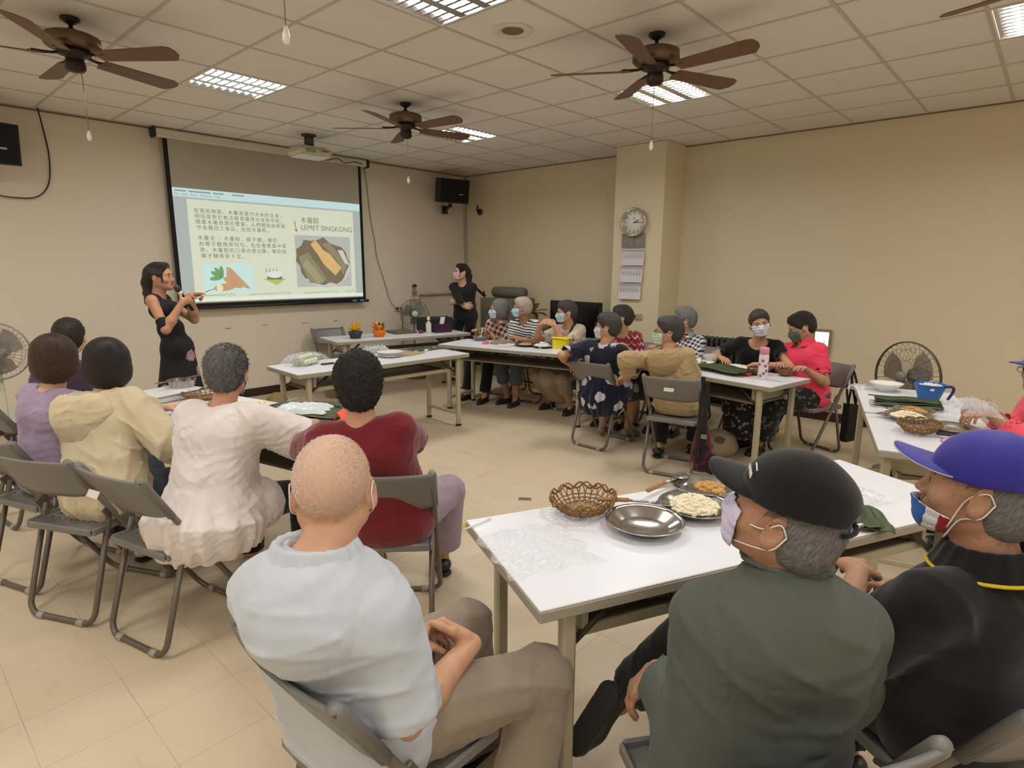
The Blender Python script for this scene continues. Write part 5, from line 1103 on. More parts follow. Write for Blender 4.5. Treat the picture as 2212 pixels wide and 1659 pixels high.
def hair_sdf(style, wide=1.0):
    F = SDF()
    if style == 'stubble':
        F.ell((0, -.0135, .029), (.0785*wide, .0985, .0895)); 
        C_ = SDF(); C_.ell((0, .09, -.035), (.09, .1, .075)); C_.ell((0, .01, -.12), (.11, .12, .09)); F.cut(C_, .01)
        return F
    if style == 'short':      # cropped at the nape, ears showing
        F.ell((0, -.017, .032), (.09*wide, .108, .099)); F.ell((0, -.055, -.02), (.072*wide, .062, .07), k=.03); F.ell((0, .045, .075), (.066, .045, .045), k=.03)
        C_ = SDF(); C_.ell((0, .1, -.04), (.095, .085, .092)); C_.ell((0, .03, -.085), (.12, .07, .05)); F.cut(C_, .015)
        for s in (-1, 1): E_ = SDF(); E_.ell((s*.095, -.004, -.03), (.026, .026, .045)); F.cut(E_, .012)
        F.fn(folds(.004, 3.2, 5), (-.14, -.14, -.14), (.14, .14, .16)); return F
    if style == 'afro':       # short dense curls
        F.ell((0, -.02, .034), (.1*wide, .116, .108)); F.ell((0, -.05, -.03), (.082*wide, .07, .08), k=.03)
        C_ = SDF(); C_.ell((0, .115, -.045), (.095, .09, .085)); C_.ell((0, .04, -.1), (.12, .08, .05)); F.cut(C_, .015)
        for s in (-1, 1): E_ = SDF(); E_.ell((s*.098, -.004, -.035), (.026, .028, .042)); F.cut(E_, .012)
        def g(X, Y, Z): return -.0045*(np.sin(X*150+2*np.sin(Z*70))*np.sin(Y*140+2*np.sin(X*60))*np.sin(Z*150+2*np.sin(Y*65))+.5*np.sin(X*270)*np.sin(Z*260+Y*90))
        F.fn(g, (-.15, -.15, -.15), (.15, .15, .17)); return F
    if style == 'bob':        # smooth rounded bob covering ears
        F.ell((0, -.02, .03), (.1*wide, .115, .103)); F.ell((0, -.03, -.045), (.101*wide, .1, .088), k=.04)
        C_ = SDF(); C_.ell((0, .115, -.03), (.072, .085, .105)); C_.ell((0, .01, -.165), (.16, .16, .045)); F.cut(C_, .014)
        F.fn(folds(.0025, 4, 8), (-.16, -.16, -.16), (.16, .16, .17)); return F
    if style == 'long':       # tied back at the nape, falling behind the shoulders
        F.ell((0, -.017, .03), (.087*wide, .106, .096)); F.chain([(0, -.09, .02), (.0, -.115, -.05), (0, -.115, -.14), (.01, -.1, -.24)], [.05, .045, .042, .02], .03); F.cap((-.05, .045, .09), (.05, .045, .09), .026, None, .03)
        C_ = SDF(); C_.ell((0, .1, -.035), (.082, .08, .098)); C_.ell((0, .05, -.1), (.12, .09, .05)); F.cut(C_, .015)
        for s in (-1, 1): E_ = SDF(); E_.ell((s*.092, .0, -.02), (.022, .026, .04)); F.cut(E_, .012); F.cap((s*.066, .045, .04), (s*.073, .05, -.05), .012, .007, .015)
        F.fn(folds(.003, 4, 3), (-.16, -.2, -.3), (.16, .16, .17)); return F
    if style == 'fringe':     # hair showing below a cap
        F.ell((0, -.022, .01), (.083*wide, .1, .1)); F.ell((0, -.055, -.04), (.07*wide, .058, .06), k=.03)
        F.clip((0, 0, .035), (0, .25, 1)); C_ = SDF(); C_.ell((0, .1, -.04), (.1, .095, .13)); F.cut(C_, .01)
        for s in (-1, 1): E_ = SDF(); E_.ell((s*.09, .0, -.015), (.03, .022, .04)); F.cut(E_, .01)
        F.fn(folds(.003, 5, 6), (-.16, -.2, -.3), (.16, .16, .17)); return F
EYEW = mat('eye white', (.75, .72, .68), .25, var=.02); EYED = mat('dark iris', (.02, .012, .008), .15)
def put(o, M): o.matrix_local = M; return o
SHOE_L = mat('black leather shoe', srgb(34, 31, 30), .4, bump=.3)
GLSS = mat('dark glasses frame', srgb(40, 32, 28), .3)
def person(label, x, y, ang, P, z=0, group=None):
    """P: head=(local xyz), hy/hp/hr head yaw/pitch/roll, sw shoulder width, g girth, lh/rh hands, lf/rf feet, clothes ..."""
    r = root('person', label, 'person', (x, y, z), R(ang-90)); G = P.get
    g = G('g', 1.0); h = G('h', .011); hip = A(G('hip', (0, 0, .53))); Hd = A(G('head', (0, .05, 1.12))); sk = G('skin', SKIN_A)
    Rh = rotm((0, 0, 1), R(G('hy', 0))) @ rotm((1, 0, 0), R(G('hp', 0))) @ rotm((0, 1, 0), R(G('hr', 0))); hs = G('hs', 1.0)
    nb = Hd+Rh @ A(0, -.03, -.075)*hs; N = A(G('neck', tuple(Hd+A(0, -.035, -.147)*hs+.1*(hip-Hd)*A(1, 1, 0))))
    up = unit(N-hip); fw = unit(A(0, 1, 0)-up*up[1]); sh_ax = A(math.cos(R(G('tw', 0))), math.sin(R(G('tw', 0))), G('tilt', 0)); sh_ax = unit(sh_ax-up*(sh_ax@up)*.7); cf = unit(np.cross(A(0, 0, 1), sh_ax))*1.0
    if cf[1] < 0: cf = -cf
    sw = G('sw', .36)*.87; Ss = {s: N+sh_ax*s*sw/2+A(0, 0, G('shz', -.062))+cf*G('shf', .0) for s in (-1, 1)}
    Wa = hip+(N-hip)*.34; Ch = hip+(N-hip)*.70; bx = A(1, 0, 0)
    J = {}
    AL, FL = G('al', .275), G('fl', .245); TL, CL = G('tl', .41), G('cl', .40)
    for s, k_, ft in ((-1, 'lh', 'lf'), (1, 'rh', 'rf')):
        hd = G(k_) or {}; w = A(hd.get('w', (s*.13, .3, .66))); pole = A(hd.get('pole', (s*.3, -.4, -.9))); e, w = ik(Ss[s], w, AL, FL, pole); J['e', s], J['w', s] = e, w
        hj = hip+A(s*G('hw', .085), .0, 0); fdef = G(ft) or {}; a_ = A(fdef.get('a', (s*.11, .38, .085))); kn, a_ = ik(hj, a_, TL, CL, A(fdef.get('pole', (s*.12, .8, .9)))); J['h', s], J['k', s], J['a', s] = hj, kn, a_
    fat = G('belly', 0); bust = G('bust', 0)
    def torso(F, o, k=.032):
        F.cap(hip-bx*.06, hip+bx*.06, .112*g+o, None, k); F.cap(hip, Wa, .1*g+o, .1*g+o, k); F.cap(Wa-bx*.05, Wa+bx*.05, .09*g+o, None, k); F.cap(Ch-sh_ax*.065, Ch+sh_ax*.065, .094*g+o, None, k)
        F.cap(Ss[-1]*.85+N*.15-cf*.01, Ss[1]*.85+N*.15-cf*.01, .046+o, None, k); F.cap(N-A(0, 0, .042)-cf*.012, Ss[-1], .034+o*.6, .043+o*.8, .02); F.cap(N-A(0, 0, .042)-cf*.012, Ss[1], .034+o*.6, .043+o*.8, .02)
        if G('hunch'): F.ell(Ch-cf*.05+A(0, 0, .06), (.13*g+o, .07+o+G('hunch'), .12+o), k=.06)
        if fat: F.ell(Wa+A(0, fat*.5, -.02), (.13*g+o, .1+fat*.5+o, .12+o), k=.05)
        if bust: 
            for s in (-1, 1): F.ell(Ch+sh_ax*s*.07+cf*.07*g+A(0, 0, -.03), (.06+o, bust+.03+o, .065+o), k=.04)
    def arm(F, s, o, t0, t1, flare=0, ex=0):
        """sleeve from the shoulder: t runs 0..1 upper arm, 1..2 forearm"""
        Sp, e, w = Ss[s], J['e', s], J['w', s]; A_ = SDF()
        ru = .043*G('ag', 1)+ex
        if t1 <= 1: q = Sp+(e-Sp)*t1; A_.cap(Sp, q+unit(e-Sp)*.08, ru+o, ru-.006+o+flare, .03); A_.clip(q, e-Sp)
        else:
            q = e+(w-e)*(t1-1); A_.cap(Sp, e, ru+o, .041+o+ex*.7+flare*.5, .03); A_.cap(e, q+unit(w-e)*.06, .041+o+ex*.7, .034+o+flare*.6, .03); A_.clip(q, w-e) if t1 < 1.99 or True else 0
        if flare or o > .012:
            cq = q; dv = unit((e-Sp) if t1 <= 1 else (w-e)); C_ = SDF(); C_.cap(cq-dv*.03, cq+dv*.05, (.036 if t1 <= 1 else .027)+o*.75+flare*.6, None, .002); A_.cut(C_, .003)
        F.add(A_, .028)
    def leg(F, s, o, t1, flare=0):
        hj, kn, a_ = J['h', s], J['k', s], J['a', s]; L = SDF(); L.cap(hj, kn, .08*g+o, .055+o, .03)
        if t1 > 1: q = kn+(a_-kn)*(t1-1); L.cap(kn, q+unit(a_-kn)*.05, .057+o, .04+o+flare, .03); L.clip(q, a_-kn)
        else: q = hj+(kn-hj)*t1; L.clip(q, kn-hj)
        F.add(L, .025)
    # ---- body (skin) ----
    B = SDF(); torso(B, 0)
    B.cap(N-A(0, 0, .03), nb+Rh @ A(0, .012, 0), .056*G('nk', 1), .05*G('nk', 1), .03)
    for s in (-1, 1):
        Sp, e, w = Ss[s], J['e', s], J['w', s]
        B.cap(Sp, e, .042*G('ag', 1), .036, .02); B.cap(e, e+(w-e)*.35, .037, .039, .02); B.cap(e+(w-e)*.35, w, .039, .0255, .02)
        B.cap(J['h', s], J['k', s], .08*g, .052, .03); B.cap(J['k', s], J['k', s]+(J['a', s]-J['k', s])*.35, .052, .054, .03); B.cap(J['k', s]+(J['a', s]-J['k', s])*.35, J['a', s], .054, .034, .03)
        ft = G('lf' if s < 0 else 'rf') or {}; fd = unit(A(ft.get('d', (s*.15, 1, -.12)))); fu = A(ft.get('u', (0, 0, 1))); fu = unit(fu-fd*(fu@fd)); J['fd', s], J['fu', s] = fd, fu
        B.cap(J['a', s]-fu*.04-fd*.03, J['a', s]-fu*.055+fd*.13, .03, .024, .03)
    boxes = []
    hh = G('hh', .0045)
    for s, k_ in ((-1, 'lh'), (1, 'rh')):
        hd = G(k_) or {}; w = J['w', s]; dflt = unit(w-J['e', s]); 
        hand(B, w, hd.get('d', tuple(dflt)), hd.get('n', (0, 0, 1)), s > 0, hd.get('curl', .45), hd.get('spread', .05), hd.get('thumb', .5), hd.get('s', 1.0)*G('hsz', 1.0))
        c = w+unit(hd.get('d', dflt))*.09; boxes.append((c-.115, c+.115))
    Hf = Xf(head_sdf(wide=G('wide', 1.0), nose=G('nose', 1.0), ear=G('ear', 1.0)), Hd, Rh, hs); B.add(Hf, .02); lo, hi = Hf.bbox(); boxes.append((lo+A(-.01, -.01, 0), hi+.01))
    inb = lambda c, b: np.all((c > b[0]) & (c < b[1]), 1)
    if G('hideh'): boxes = boxes[2:]
    Pv, Q = nets(B, h); Pv = relax(Pv, Q, 1); Pv, Q = fil(Pv, Q, lambda c: ~np.any([inb(c, b) for b in boxes], 0)); Pa, Qa = [Pv], [Q]; off = len(Pv)
    for bi, b in enumerate(boxes):
        p_, q_ = nets(B, G('hhd', .0055) if bi == len(boxes)-1 else hh, b[0]-.01, b[1]+.01); p_ = relax(p_, q_, 1, .3)
        p_, q_ = fil(p_, q_, lambda c, b=b, bi=bi: inb(c, (b[0]-.004, b[1]+.004)) & ~np.any([inb(c, b2) for b2 in boxes[:bi]]+[np.zeros(len(c), bool)], 0)); Pa.append(p_); Qa.append(q_+off); off += len(p_)
    body = np_mesh('body', np.concatenate(Pa), np.concatenate(Qa), sk, r)
    HM = M34(Hd, Rh, hs)
    # ---- clothes ----
    c = G('top')
    if c:
        o = c.get('o', .016); F = SDF(); torso(F, o); lo_ = c.get('loose', .004)
        for s in (-1, 1): F.cap(hip+bx*s*.055, Ch+sh_ax*s*.055, .1*g+o+lo_, .088*g+o+lo_, .03)
        if c.get('puff'):
            for s in (-1, 1): F.ell(Ss[s]+sh_ax*s*.012+A(0, 0, -.02), (.066, .066, .066), k=.03)
        for s in (-1, 1):
            if c.get('sleeve', .6) > 0: arm(F, s, c.get('so', o), 0, c.get('sleeve', .6), c.get('flare', .012), c.get('ex', 0))
        hz = c.get('hem', .44)
        if c.get('skirt'):     # flared peplum / dress skirt
            for s in (-1, 1): F.cap(J['h', s], J['h', s]+(J['k', s]-J['h', s])*c['skirt'], .088*g+o+.008, .08+o+.02, .04)
            if c.get('flr'):
                C_ = SDF(); C_.cap(hip+A(0, -.01, .12), hip+A(0, -.03, c.get('fz', -.05)), .11*g, c['flr'], .03)
                def gg(X, Y, Z, hip=hip): a_ = np.arctan2(Y-hip[1], X-hip[0]); return -.011*np.sin(a_*19+np.sin(a_*5)*1.5)*np.clip((hip[2]+.14-Z)/.15, 0, 1)
                C_.fn(gg, hip-.4, hip+.4); C_.clip((0, 0, hz), (0, 0, -1)); F.add(C_, .02)
        F.fn(folds(c.get('w', .0045), c.get('wf', 1.0), c.get('seed', 1)), hip-A(.6, .6, .2), A(.7, .9, 1.6))
        if c.get('seams'):
            def sm_(X, Y, Z):
                sx_ = np.abs((X-N[0])*sh_ax[0]+(Y-N[1])*sh_ax[1]+(Z-N[2])*sh_ax[2]); zz = Z-N[2]+.095+.02*np.cos(sx_*9)
                return .003*np.exp(-(zz/.0045)**2)*(sx_ < sw/2)+.003*np.exp(-((sx_-sw/2+.0+.25*np.maximum(0, N[2]-.09-Z))/.0045)**2)*(Z > N[2]-.2)
            F.fn(sm_, N-A(.3, .3, .24), N+A(.3, .3, .05))
        for a_, b_, r_, dep in c.get('creases', []):    # pinched folds
            a_, b_ = A(a_), A(b_)
            def cf_(X, Y, Z, a_=a_, b_=b_, r_=r_, dep=dep):
                ba = b_-a_; hh_ = np.clip(((X-a_[0])*ba[0]+(Y-a_[1])*ba[1]+(Z-a_[2])*ba[2])/(ba@ba), 0, 1); d2 = (X-a_[0]-ba[0]*hh_)**2+(Y-a_[1]-ba[1]*hh_)**2+(Z-a_[2]-ba[2]*hh_)**2
                return 1.7*dep*np.exp(-d2/r_**2)*np.sin(np.pi*np.clip(hh_, .05, .95))
            F.fn(cf_, np.minimum(a_, b_)-r_*2.5, np.maximum(a_, b_)+r_*2.5)
        K = SDF(); K.cap(N+A(0, 0, -.012)+cf*c.get('nf', .012), N+A(0, 0, .2)+cf*.03, c.get('nr', .064), .07, .01)
        if c.get('vneck'): K.cap(N+cf*.05+A(0, 0, .0), N+cf*(.1+.03*g)+A(0, 0, -c['vneck']), .055, .015, .01)
        F.cut(K, .008); F.clip((0, 0, hz), (0, 0, -1)) if not c.get('skirt') else F.clip((0, 0, min(hz, .30)), (0, 0, -1))
        if c.get('split'):    # keep shirt above the lap
            pass
        top = sdf_obj(c.get('name', 'shirt'), F, c.get('h', h*.85), c['m'], r, 1); J['top'] = top
        if c.get('collar'):
            cc = c['collar']; Fc_ = SDF(); r0 = .056*G('nk', 1)+.0135+c.get('cr', 0)
            def cp(a, z_, rr): return N+sh_ax*math.sin(a)*rr-cf*math.cos(a)*rr*.97+cf*.004+A(0, 0, z_+.012-.022*(1-math.cos(a*.5)**2))
            for k_ in range(16):
                a0, a1 = -2.75+5.5*k_/16, -2.75+5.5*(k_+1)/16
                for z_, rr in ((-.02, r0+.008), (0, r0+.004), (.02, r0), (.01+cc, r0-.001)): Fc_.cap(cp(a0, z_, rr), cp(a1, z_, rr), .0065, None, .008)
                if c.get('fold', 1):
                    for q_ in (.05, .25, .45, .65, .85, 1.05): Fc_.cap(cp(a0, .018+cc-.052*q_, r0+.006+.026*q_), cp(a1, .018+cc-.052*q_, r0+.006+.026*q_), .0052, None, .008)
            sdf_obj('collar', Fc_, .004 if h < .01 else .007, c.get('cm', c['m']), top, 4)
        if c.get('hood'):
            hb = c['hood']; Fh = SDF(); up_ = A(0, 0, 1); Mh = np.stack([sh_ax, cf, np.cross(sh_ax, cf)], 1)
            Fh.ell(N-cf*.1*hb+up_*(-.045*hb), A(.142, .058, .088)*hb, Mh, .03); Fh.ell(N-cf*.112*hb+up_*(-.105*hb), A(.095, .045, .075)*hb, Mh, .07)
            for k_ in range(14):
                a0, a1 = -2.7+5.4*k_/14, -2.7+5.4*(k_+1)/14
                def hp(a): w_ = math.cos(a*.5)**2; return N+sh_ax*math.sin(a)*(.088)-cf*math.cos(a)*(.07+.045*w_)+cf*.01+up_*(.008-.02*w_)
                Fh.cap(hp(a0), hp(a1), .017, None, .025)
            O_ = SDF(); O_.ell(N-cf*.075*hb+up_*.045, A(.08, .05, .085)*hb, Mh); Fh.cut(O_, .02); Fh.fn(folds(.005, 1.3, 4), N-.4, N+.4)
            sdf_obj('hood', Fh, .0065, c['m'], top, 1)
    c = G('legs')
    if c:
        o = c.get('o', .014); F = SDF(); F.cap(hip-bx*.06, hip+bx*.06, .109*g+min(o, .012), None, .03); F.clip(hip+A(0, 0, .07), (0, 0, 1))
        for s in (-1, 1): leg(F, s, o, c.get('t', 1.93), c.get('flare', .015))
        if c.get('skirt'):   # a skirt bridging both legs
            a0, a1 = (J['h', -1]+J['h', 1])/2, (J['k', -1]+J['k', 1])/2; F.cap(a0, a1, .11+o, .1+o, .06); F.cap(a1, (J['a', -1]+J['a', 1])/2+A(0, 0, c.get('sz', .1)), .1+o, .13+o, .05); F.clip((0, 0, .12), (0, 0, -1))
        F.fn(folds(c.get('w', .004), c.get('wf', .9), 9), A(-.7, -.6, 0), A(.7, 1.1, 1)); sdf_obj(c.get('name', 'trousers'), F, h, c['m'], r, 1)
    c = G('shoes')
    if c:
        for s in (-1, 1):
            F = SDF(); a_, fd, fu = J['a', s], J['fd', s], J['fu', s]; sd = np.cross(fd, fu)
            F.cap(a_-fu*.035-fd*.035, a_-fu*.05+fd*.09, .041, .042, .03, sq=(fu, .85)); F.cap(a_-fu*.05+fd*.09, a_-fu*.055+fd*.16, .042, .033, .03, sq=(fu, .75)); F.clip(a_-fu*.083, -fu)
            C_ = SDF(); C_.cap(a_-fu*.02, a_+fu*.08, .034, .04, .01); 
            if c.get('open'): C_.cap(a_+fd*.03+fu*.0, a_+fd*.08+fu*.0, .03, .03, .01)
            F.cut(C_, .006)
            so = sdf_obj('shoe', F, min(.0075, h), c['m'], r, 1)
            if c.get('sole'): S2 = SDF(); S2.cap(a_-fu*.08-fd*.035, a_-fu*.08+fd*.155, .041, .036, .03, sq=(fu, .3)); sdf_obj('sole', S2, .006, c['sole'], so, 0)
    # ---- head things, modelled in the head's own frame ----
    if G('hair'):
        st, hm = G('hair'); key = (st, G('wide', 1.0), G('hhr', .0055))
        if key not in HAIRS: HAIRS[key] = nets(hair_sdf(st, G('wide', 1.0)), key[2])
        p_, q_ = HAIRS[key]; put(np_mesh('hair', relax(p_, q_, 1, .4), q_, hm, r), HM)
        if G('strands'):
            n_, L, rr_, cm = G('strands'); rn = np.random.RandomState(3); src = p_; nm = np.zeros_like(src); cq = src[q_]; fn_ = np.cross(cq[:, 1]-cq[:, 0], cq[:, 2]-cq[:, 0])
            for k_ in range(4): np.add.at(nm, q_[:, k_], fn_)
            nm /= np.linalg.norm(nm, axis=1)[:, None]+1e-9; I = rn.randint(0, len(src), n_); outv = src[I]-nm[I]*.002; cen = A(0, -.06, .1)
            dv = src[I]-cen; dv -= nm[I]*np.sum(dv*nm[I], 1)[:, None]; dv /= np.linalg.norm(dv, axis=1)[:, None]+1e-9
            d_ = dv*G('lay', .8)+nm[I]*G('lift', .5)+rn.normal(0, .3, (n_, 3)); d_ /= np.linalg.norm(d_, axis=1)[:, None]; sd = np.cross(d_, nm[I]); sd /= np.linalg.norm(sd, axis=1)[:, None]+1e-9
            l_ = L*rn.uniform(.5, 1.1, n_)[:, None]; v_ = np.concatenate([outv-sd*rr_, outv+sd*rr_, outv+d_*l_*.6+nm[I]*.001+sd*rr_*.7, outv+d_*l_-nm[I]*l_*.12]); ii = np.arange(n_)
            ps = np.stack([ii, ii+n_, ii+2*n_, ii+3*n_], 1); put(np_mesh('hair_strands', v_, ps, cm, r), HM)
    if not G('noeyes'):
        for s in (-1, 1):
            b = MB(); b.lathe([(0, -.011), (.008, -.008), (.0105, 0), (.0098, .004), (.0075, .008)], (s*.03, .0815, -.005), 14, axis=(0, 1, 0)); b.cur = 1; b.lathe([(.0078, .0078), (.004, .0104), (0, .0112)], (s*.03, .0815, -.005), 14, axis=(0, 1, 0)); put(b.obj('eye', [EYEW, EYED], r), HM)
        bm_ = G('hair')[1] if G('hair') and G('hair')[0] not in ('stubble', 'fringe') else mat('grey brow', srgb(96, 86, 76), .8)
        for s in (-1, 1): put(MB().tube([(s*.016, .093, .014), (s*.03, .094, .019), (s*.046, .083, .015)], [.0028, .0034, .0016], 5).obj('eyebrow', bm_, r), HM)
        if G('lips'): b = MB(); b.tube([(-.02, .088, -.066), (-.008, .0955, -.0625), (.008, .0955, -.0625), (.02, .088, -.066)], [.002, .0042, .0042, .002], 6); b.tube([(-.018, .088, -.068), (0, .0955, -.072), (.018, .088, -.068)], [.002, .005, .002], 6); put(b.obj('lips', G('lips'), r), HM)
    if G('mask'):
        mk = G('mask'); F = head_sdf(wide=G('wide', 1.0), plain=True); dz = mk.get('dz', 0); F.shell(.0052, .0018)
        F.clip((0, mk.get('y', .042), 0), (0, -1, 0)); F.clip((0, 0, -.012+dz), (0, -.1, 1)); F.clip((0, 0, -.108+dz*.4), (0, 0, -1))
        F.fn(lambda X, Y, Z: -.0005*np.sin(Z*260)+0*X, (-.1, 0, -.2), (.1, .13, .05)); mo = put(sdf_obj('face_mask', F, .0032 if h > .009 else .0026, mk['m'], r, 1), HM)
        for y0_, y1_, mm_ in mk.get('parts', []):
            F = head_sdf(wide=G('wide', 1.0), plain=True); F.shell(.0058, .0021); F.clip((0, y0_, 0), (0, -1, 0)); F.clip((0, y1_, 0), (0, 1, 0)); F.clip((0, 0, -.0125+dz), (0, -.1, 1)); F.clip((0, 0, -.108+dz*.4), (0, 0, -1)); sdf_obj('mask_patch', F, .0026, mm_, mo, 1)
        for s in (-1, 1):
            b = MB(); ex = s*.085*G('wide', 1); b.tube(bez([(s*(.07-.45*(mk.get('y', .042)-.03)), mk.get('y', .042)+.002, -.03+dz), (s*.079, .015, -.012), (ex, -.016, .018), (ex-.002*s, -.034, -.002)], 5), .0017, 5); b.tube(bez([(s*(.06-.4*(mk.get('y', .042)-.03)), mk.get('y', .042)+.002, -.088+dz*.5), (s*.075, .015, -.06), (ex, -.018, -.04), (ex-.002*s, -.034, -.002)], 5), .0017, 5); o_ = b.obj('ear_loop', mk.get('lm', CERW), mo)
    if G('glasses'):
        b = MB()
        for s in (-1, 1): b.tube([(s*.033+.021*math.cos(a), .108-.004*abs(math.cos(a)), -.006+.015*math.sin(a)) for a in np.linspace(0, 6.283, 20, endpoint=False)], .0015, 5, closed=True); b.tube([(s*.054, .104, -.002), (s*.08, .06, .0), (s*.084, .0, .0), (s*.084, -.02, -.012)], .0018, 5)
        b.tube([(-.012, .108, -.004), (.012, .108, -.004)], .0016, 5); put(b.obj('glasses', GLSS, r), HM)
    if G('cap'):
        cp_ = G('cap'); F = SDF(); F.ell((0, -.012, .03), (.094*G('wide', 1), .116, .106), k=.02); F.clip((0, 0, .026), (0, -.12, -1)); I_ = SDF(); I_.ell((0, -.012, .026), (.086*G('wide', 1), .108, .098)); F.cut(I_, .002)
        if cp_.get('open'): O_ = SDF(); O_.ell((0, -.12, .038), (.036, .05, .026)); F.cut(O_, .004)
        F.fn(lambda X, Y, Z: .0012*np.exp(-(np.abs(np.sin(3*np.arctan2(X, Y+.012)))*.09/.004)**2)*(Z > .05)+0*X, (-.13, -.15, 0), (.13, .13, .16)); F.fn(lambda X, Y, Z: .0015*np.sin(X*38+2*np.sin(Z*30))*np.sin(Y*34+Z*20), (-.13, -.15, 0), (.13, .13, .16))
        crown = put(sdf_obj('cap_crown', F, .004, cp_['m'], r, 1), HM @ Matrix.Translation((0, -.002, cp_.get('z', .004))))
        b = MB(); nn = 20
        def br(u, v, cp_=cp_): 
            a = (u-.5)*2*1.08; L = (1-abs(2*u-1)**2.6)*cp_.get('L', .085)
            return ((.093+.004*v)*math.sin(a)*G('wide', 1)*(1-.05*v), -.012+.112*math.cos(a)+L*v, .035+cp_.get('up', .0)*v*L/.085-.022*(abs(2*u-1)**2)*v*(1-abs(2*u-1)**2.6)*1.6-.006*(2*u-1)**2)
        b.grid(br, 20, 8); n0 = len(b.v); b.v += [(x_, y_, z_-.004) for x_, y_, z_ in b.v]; f0 = [list(f) for f in b.f]; b.f += [[q+n0 for q in f[::-1]] for f in f0]
        for i in range(20):
            for j in (0, 8): e_ = [i*9+j, (i+1)*9+j, n0+(i+1)*9+j, n0+i*9+j]; b.f.append(e_)
        b.sm = [True]*len(b.f); b.mi = [0]*len(b.f)
        if cp_.get('m2'): b.mi = [0]*len(f0)+[1]*len(f0)+[1]*(len(b.f)-2*len(f0))
        b.obj('brim', [cp_['m'], cp_.get('m2', cp_['m'])], crown)
        MB().lathe([(0, .004), (.007, .002), (.009, 0)], (0, -.012, .134), 12).obj('button', cp_['m'], crown)
        if cp_.get('open'): b = MB(); b.tube([(.087*math.sin(a), -.012-.112*math.cos(a), .022) for a in np.linspace(-.5, .5, 9)], .0055, 6); b.obj('strap', cp_['m'], crown); MB().box((.03, -.123, .022), (.02, .01, .015), rotz(-.3), .002).obj('buckle', STEELD, crown)
        J['crown'] = crown
    for s in (-1, 1):
        w_ = G('watch'); 
        if w_ and w_[0] == s:
            p = J['w', s]; d_ = unit(J['w', s]-J['e', s]); b = MB(); b.lathe([(.0305, -.009), (.033, -.009), (.033, .009), (.0305, .009)], p-d_*.012, 20, axis=tuple(d_)); b.obj('watch', w_[1], r)
    J['r'] = r; J['torso'] = torso; J['N'] = N; J['S'] = Ss; J['hip'] = hip; J['HM'] = HM; J['cf'] = cf; J['ax'] = sh_ax
    return J
SKIN_A = skin('skin light', srgb(216, 174, 146)); SKIN_B = skin('skin tan', srgb(196, 148, 118)); SKIN_C = skin('skin brown aged', srgb(174, 130, 104), .5); SKIN_D = skin('skin bald man', srgb(204, 158, 128), .35)
# ---------------------------------------------------------------- everybody in the room
def who(label, bx_, by_, ang, head, haz, P, z=0):
    """world-space pose -> local pose; haz = compass direction the face looks to"""
    a = R(ang); f = A(math.cos(a), math.sin(a), 0); rt = A(math.sin(a), -math.cos(a), 0); b = A(bx_, by_, z)
    pt = lambda p: tuple(float(v) for v in ((A(p)-b)@rt, (A(p)-b)@f, p[2]-z)); dr = lambda d: tuple(float(v) for v in (A(d)@rt, A(d)@f, d[2]))
    P = dict(P); P['head'] = pt(head)
    if 'neckw' in P: P['neck'] = pt(P['neckw'])
    P['hy'] = (haz-ang+180) % 360-180
    for k in ('lh', 'rh', 'lf', 'rf'):
        if k in P:
            q = dict(P[k])
            for kk in ('w', 'a'): 
                if kk in q: q[kk] = pt(q[kk])
            for kk in ('d', 'n', 'pole', 'u'):
                if kk in q and not q.get('loc'): q[kk] = dr(q[kk])
            P[k] = q
    return person(label, bx_, by_, ang, P, z)
MASKB = cloth('pale blue mask', srgb(186, 214, 226), wr=.15); MASKP = cloth('pink mask', srgb(232, 180, 196), wr=.15); MASKW = cloth('white mask', srgb(214, 216, 232), wr=.2); MASKG = cloth('grey green mask', srgb(96, 108, 98), wr=.2); MASKL = cloth('lilac mask', srgb(206, 198, 226), wr=.15); MASKM = cloth('mint mask', srgb(196, 222, 200), wr=.15); MASKK = cloth('plain white mask', srgb(224, 222, 214), wr=.1)
H_GREY = hair('grey hair', srgb(78, 76, 76), srgb(150, 146, 144)); H_SILV = hair('silver white hair', srgb(150, 138, 126), srgb(220, 208, 196)); H_DGREY = hair('dark grey hair', srgb(34, 31, 30), srgb(92, 87, 84)); H_BLACK = hair('black hair', srgb(14, 11, 10), srgb(66, 56, 50), .32, bump=.9); H_BROWN = hair('dark brown hair', srgb(34, 22, 18), srgb(104, 78, 60), .34, bump=.9); H_DBRN = hair('brown black hair', srgb(26, 20, 18), srgb(62, 48, 40), .35); H_CURL = hair('curly black hair', srgb(20, 18, 18), srgb(62, 58, 56), .7, rad=30, bump=.9)
DKT = cloth('black trousers', srgb(26, 25, 27)); BEIGET = cloth('beige trousers', srgb(146, 132, 116), wr=.7)
JNS = cloth('blue grey trousers', srgb(70, 78, 90))
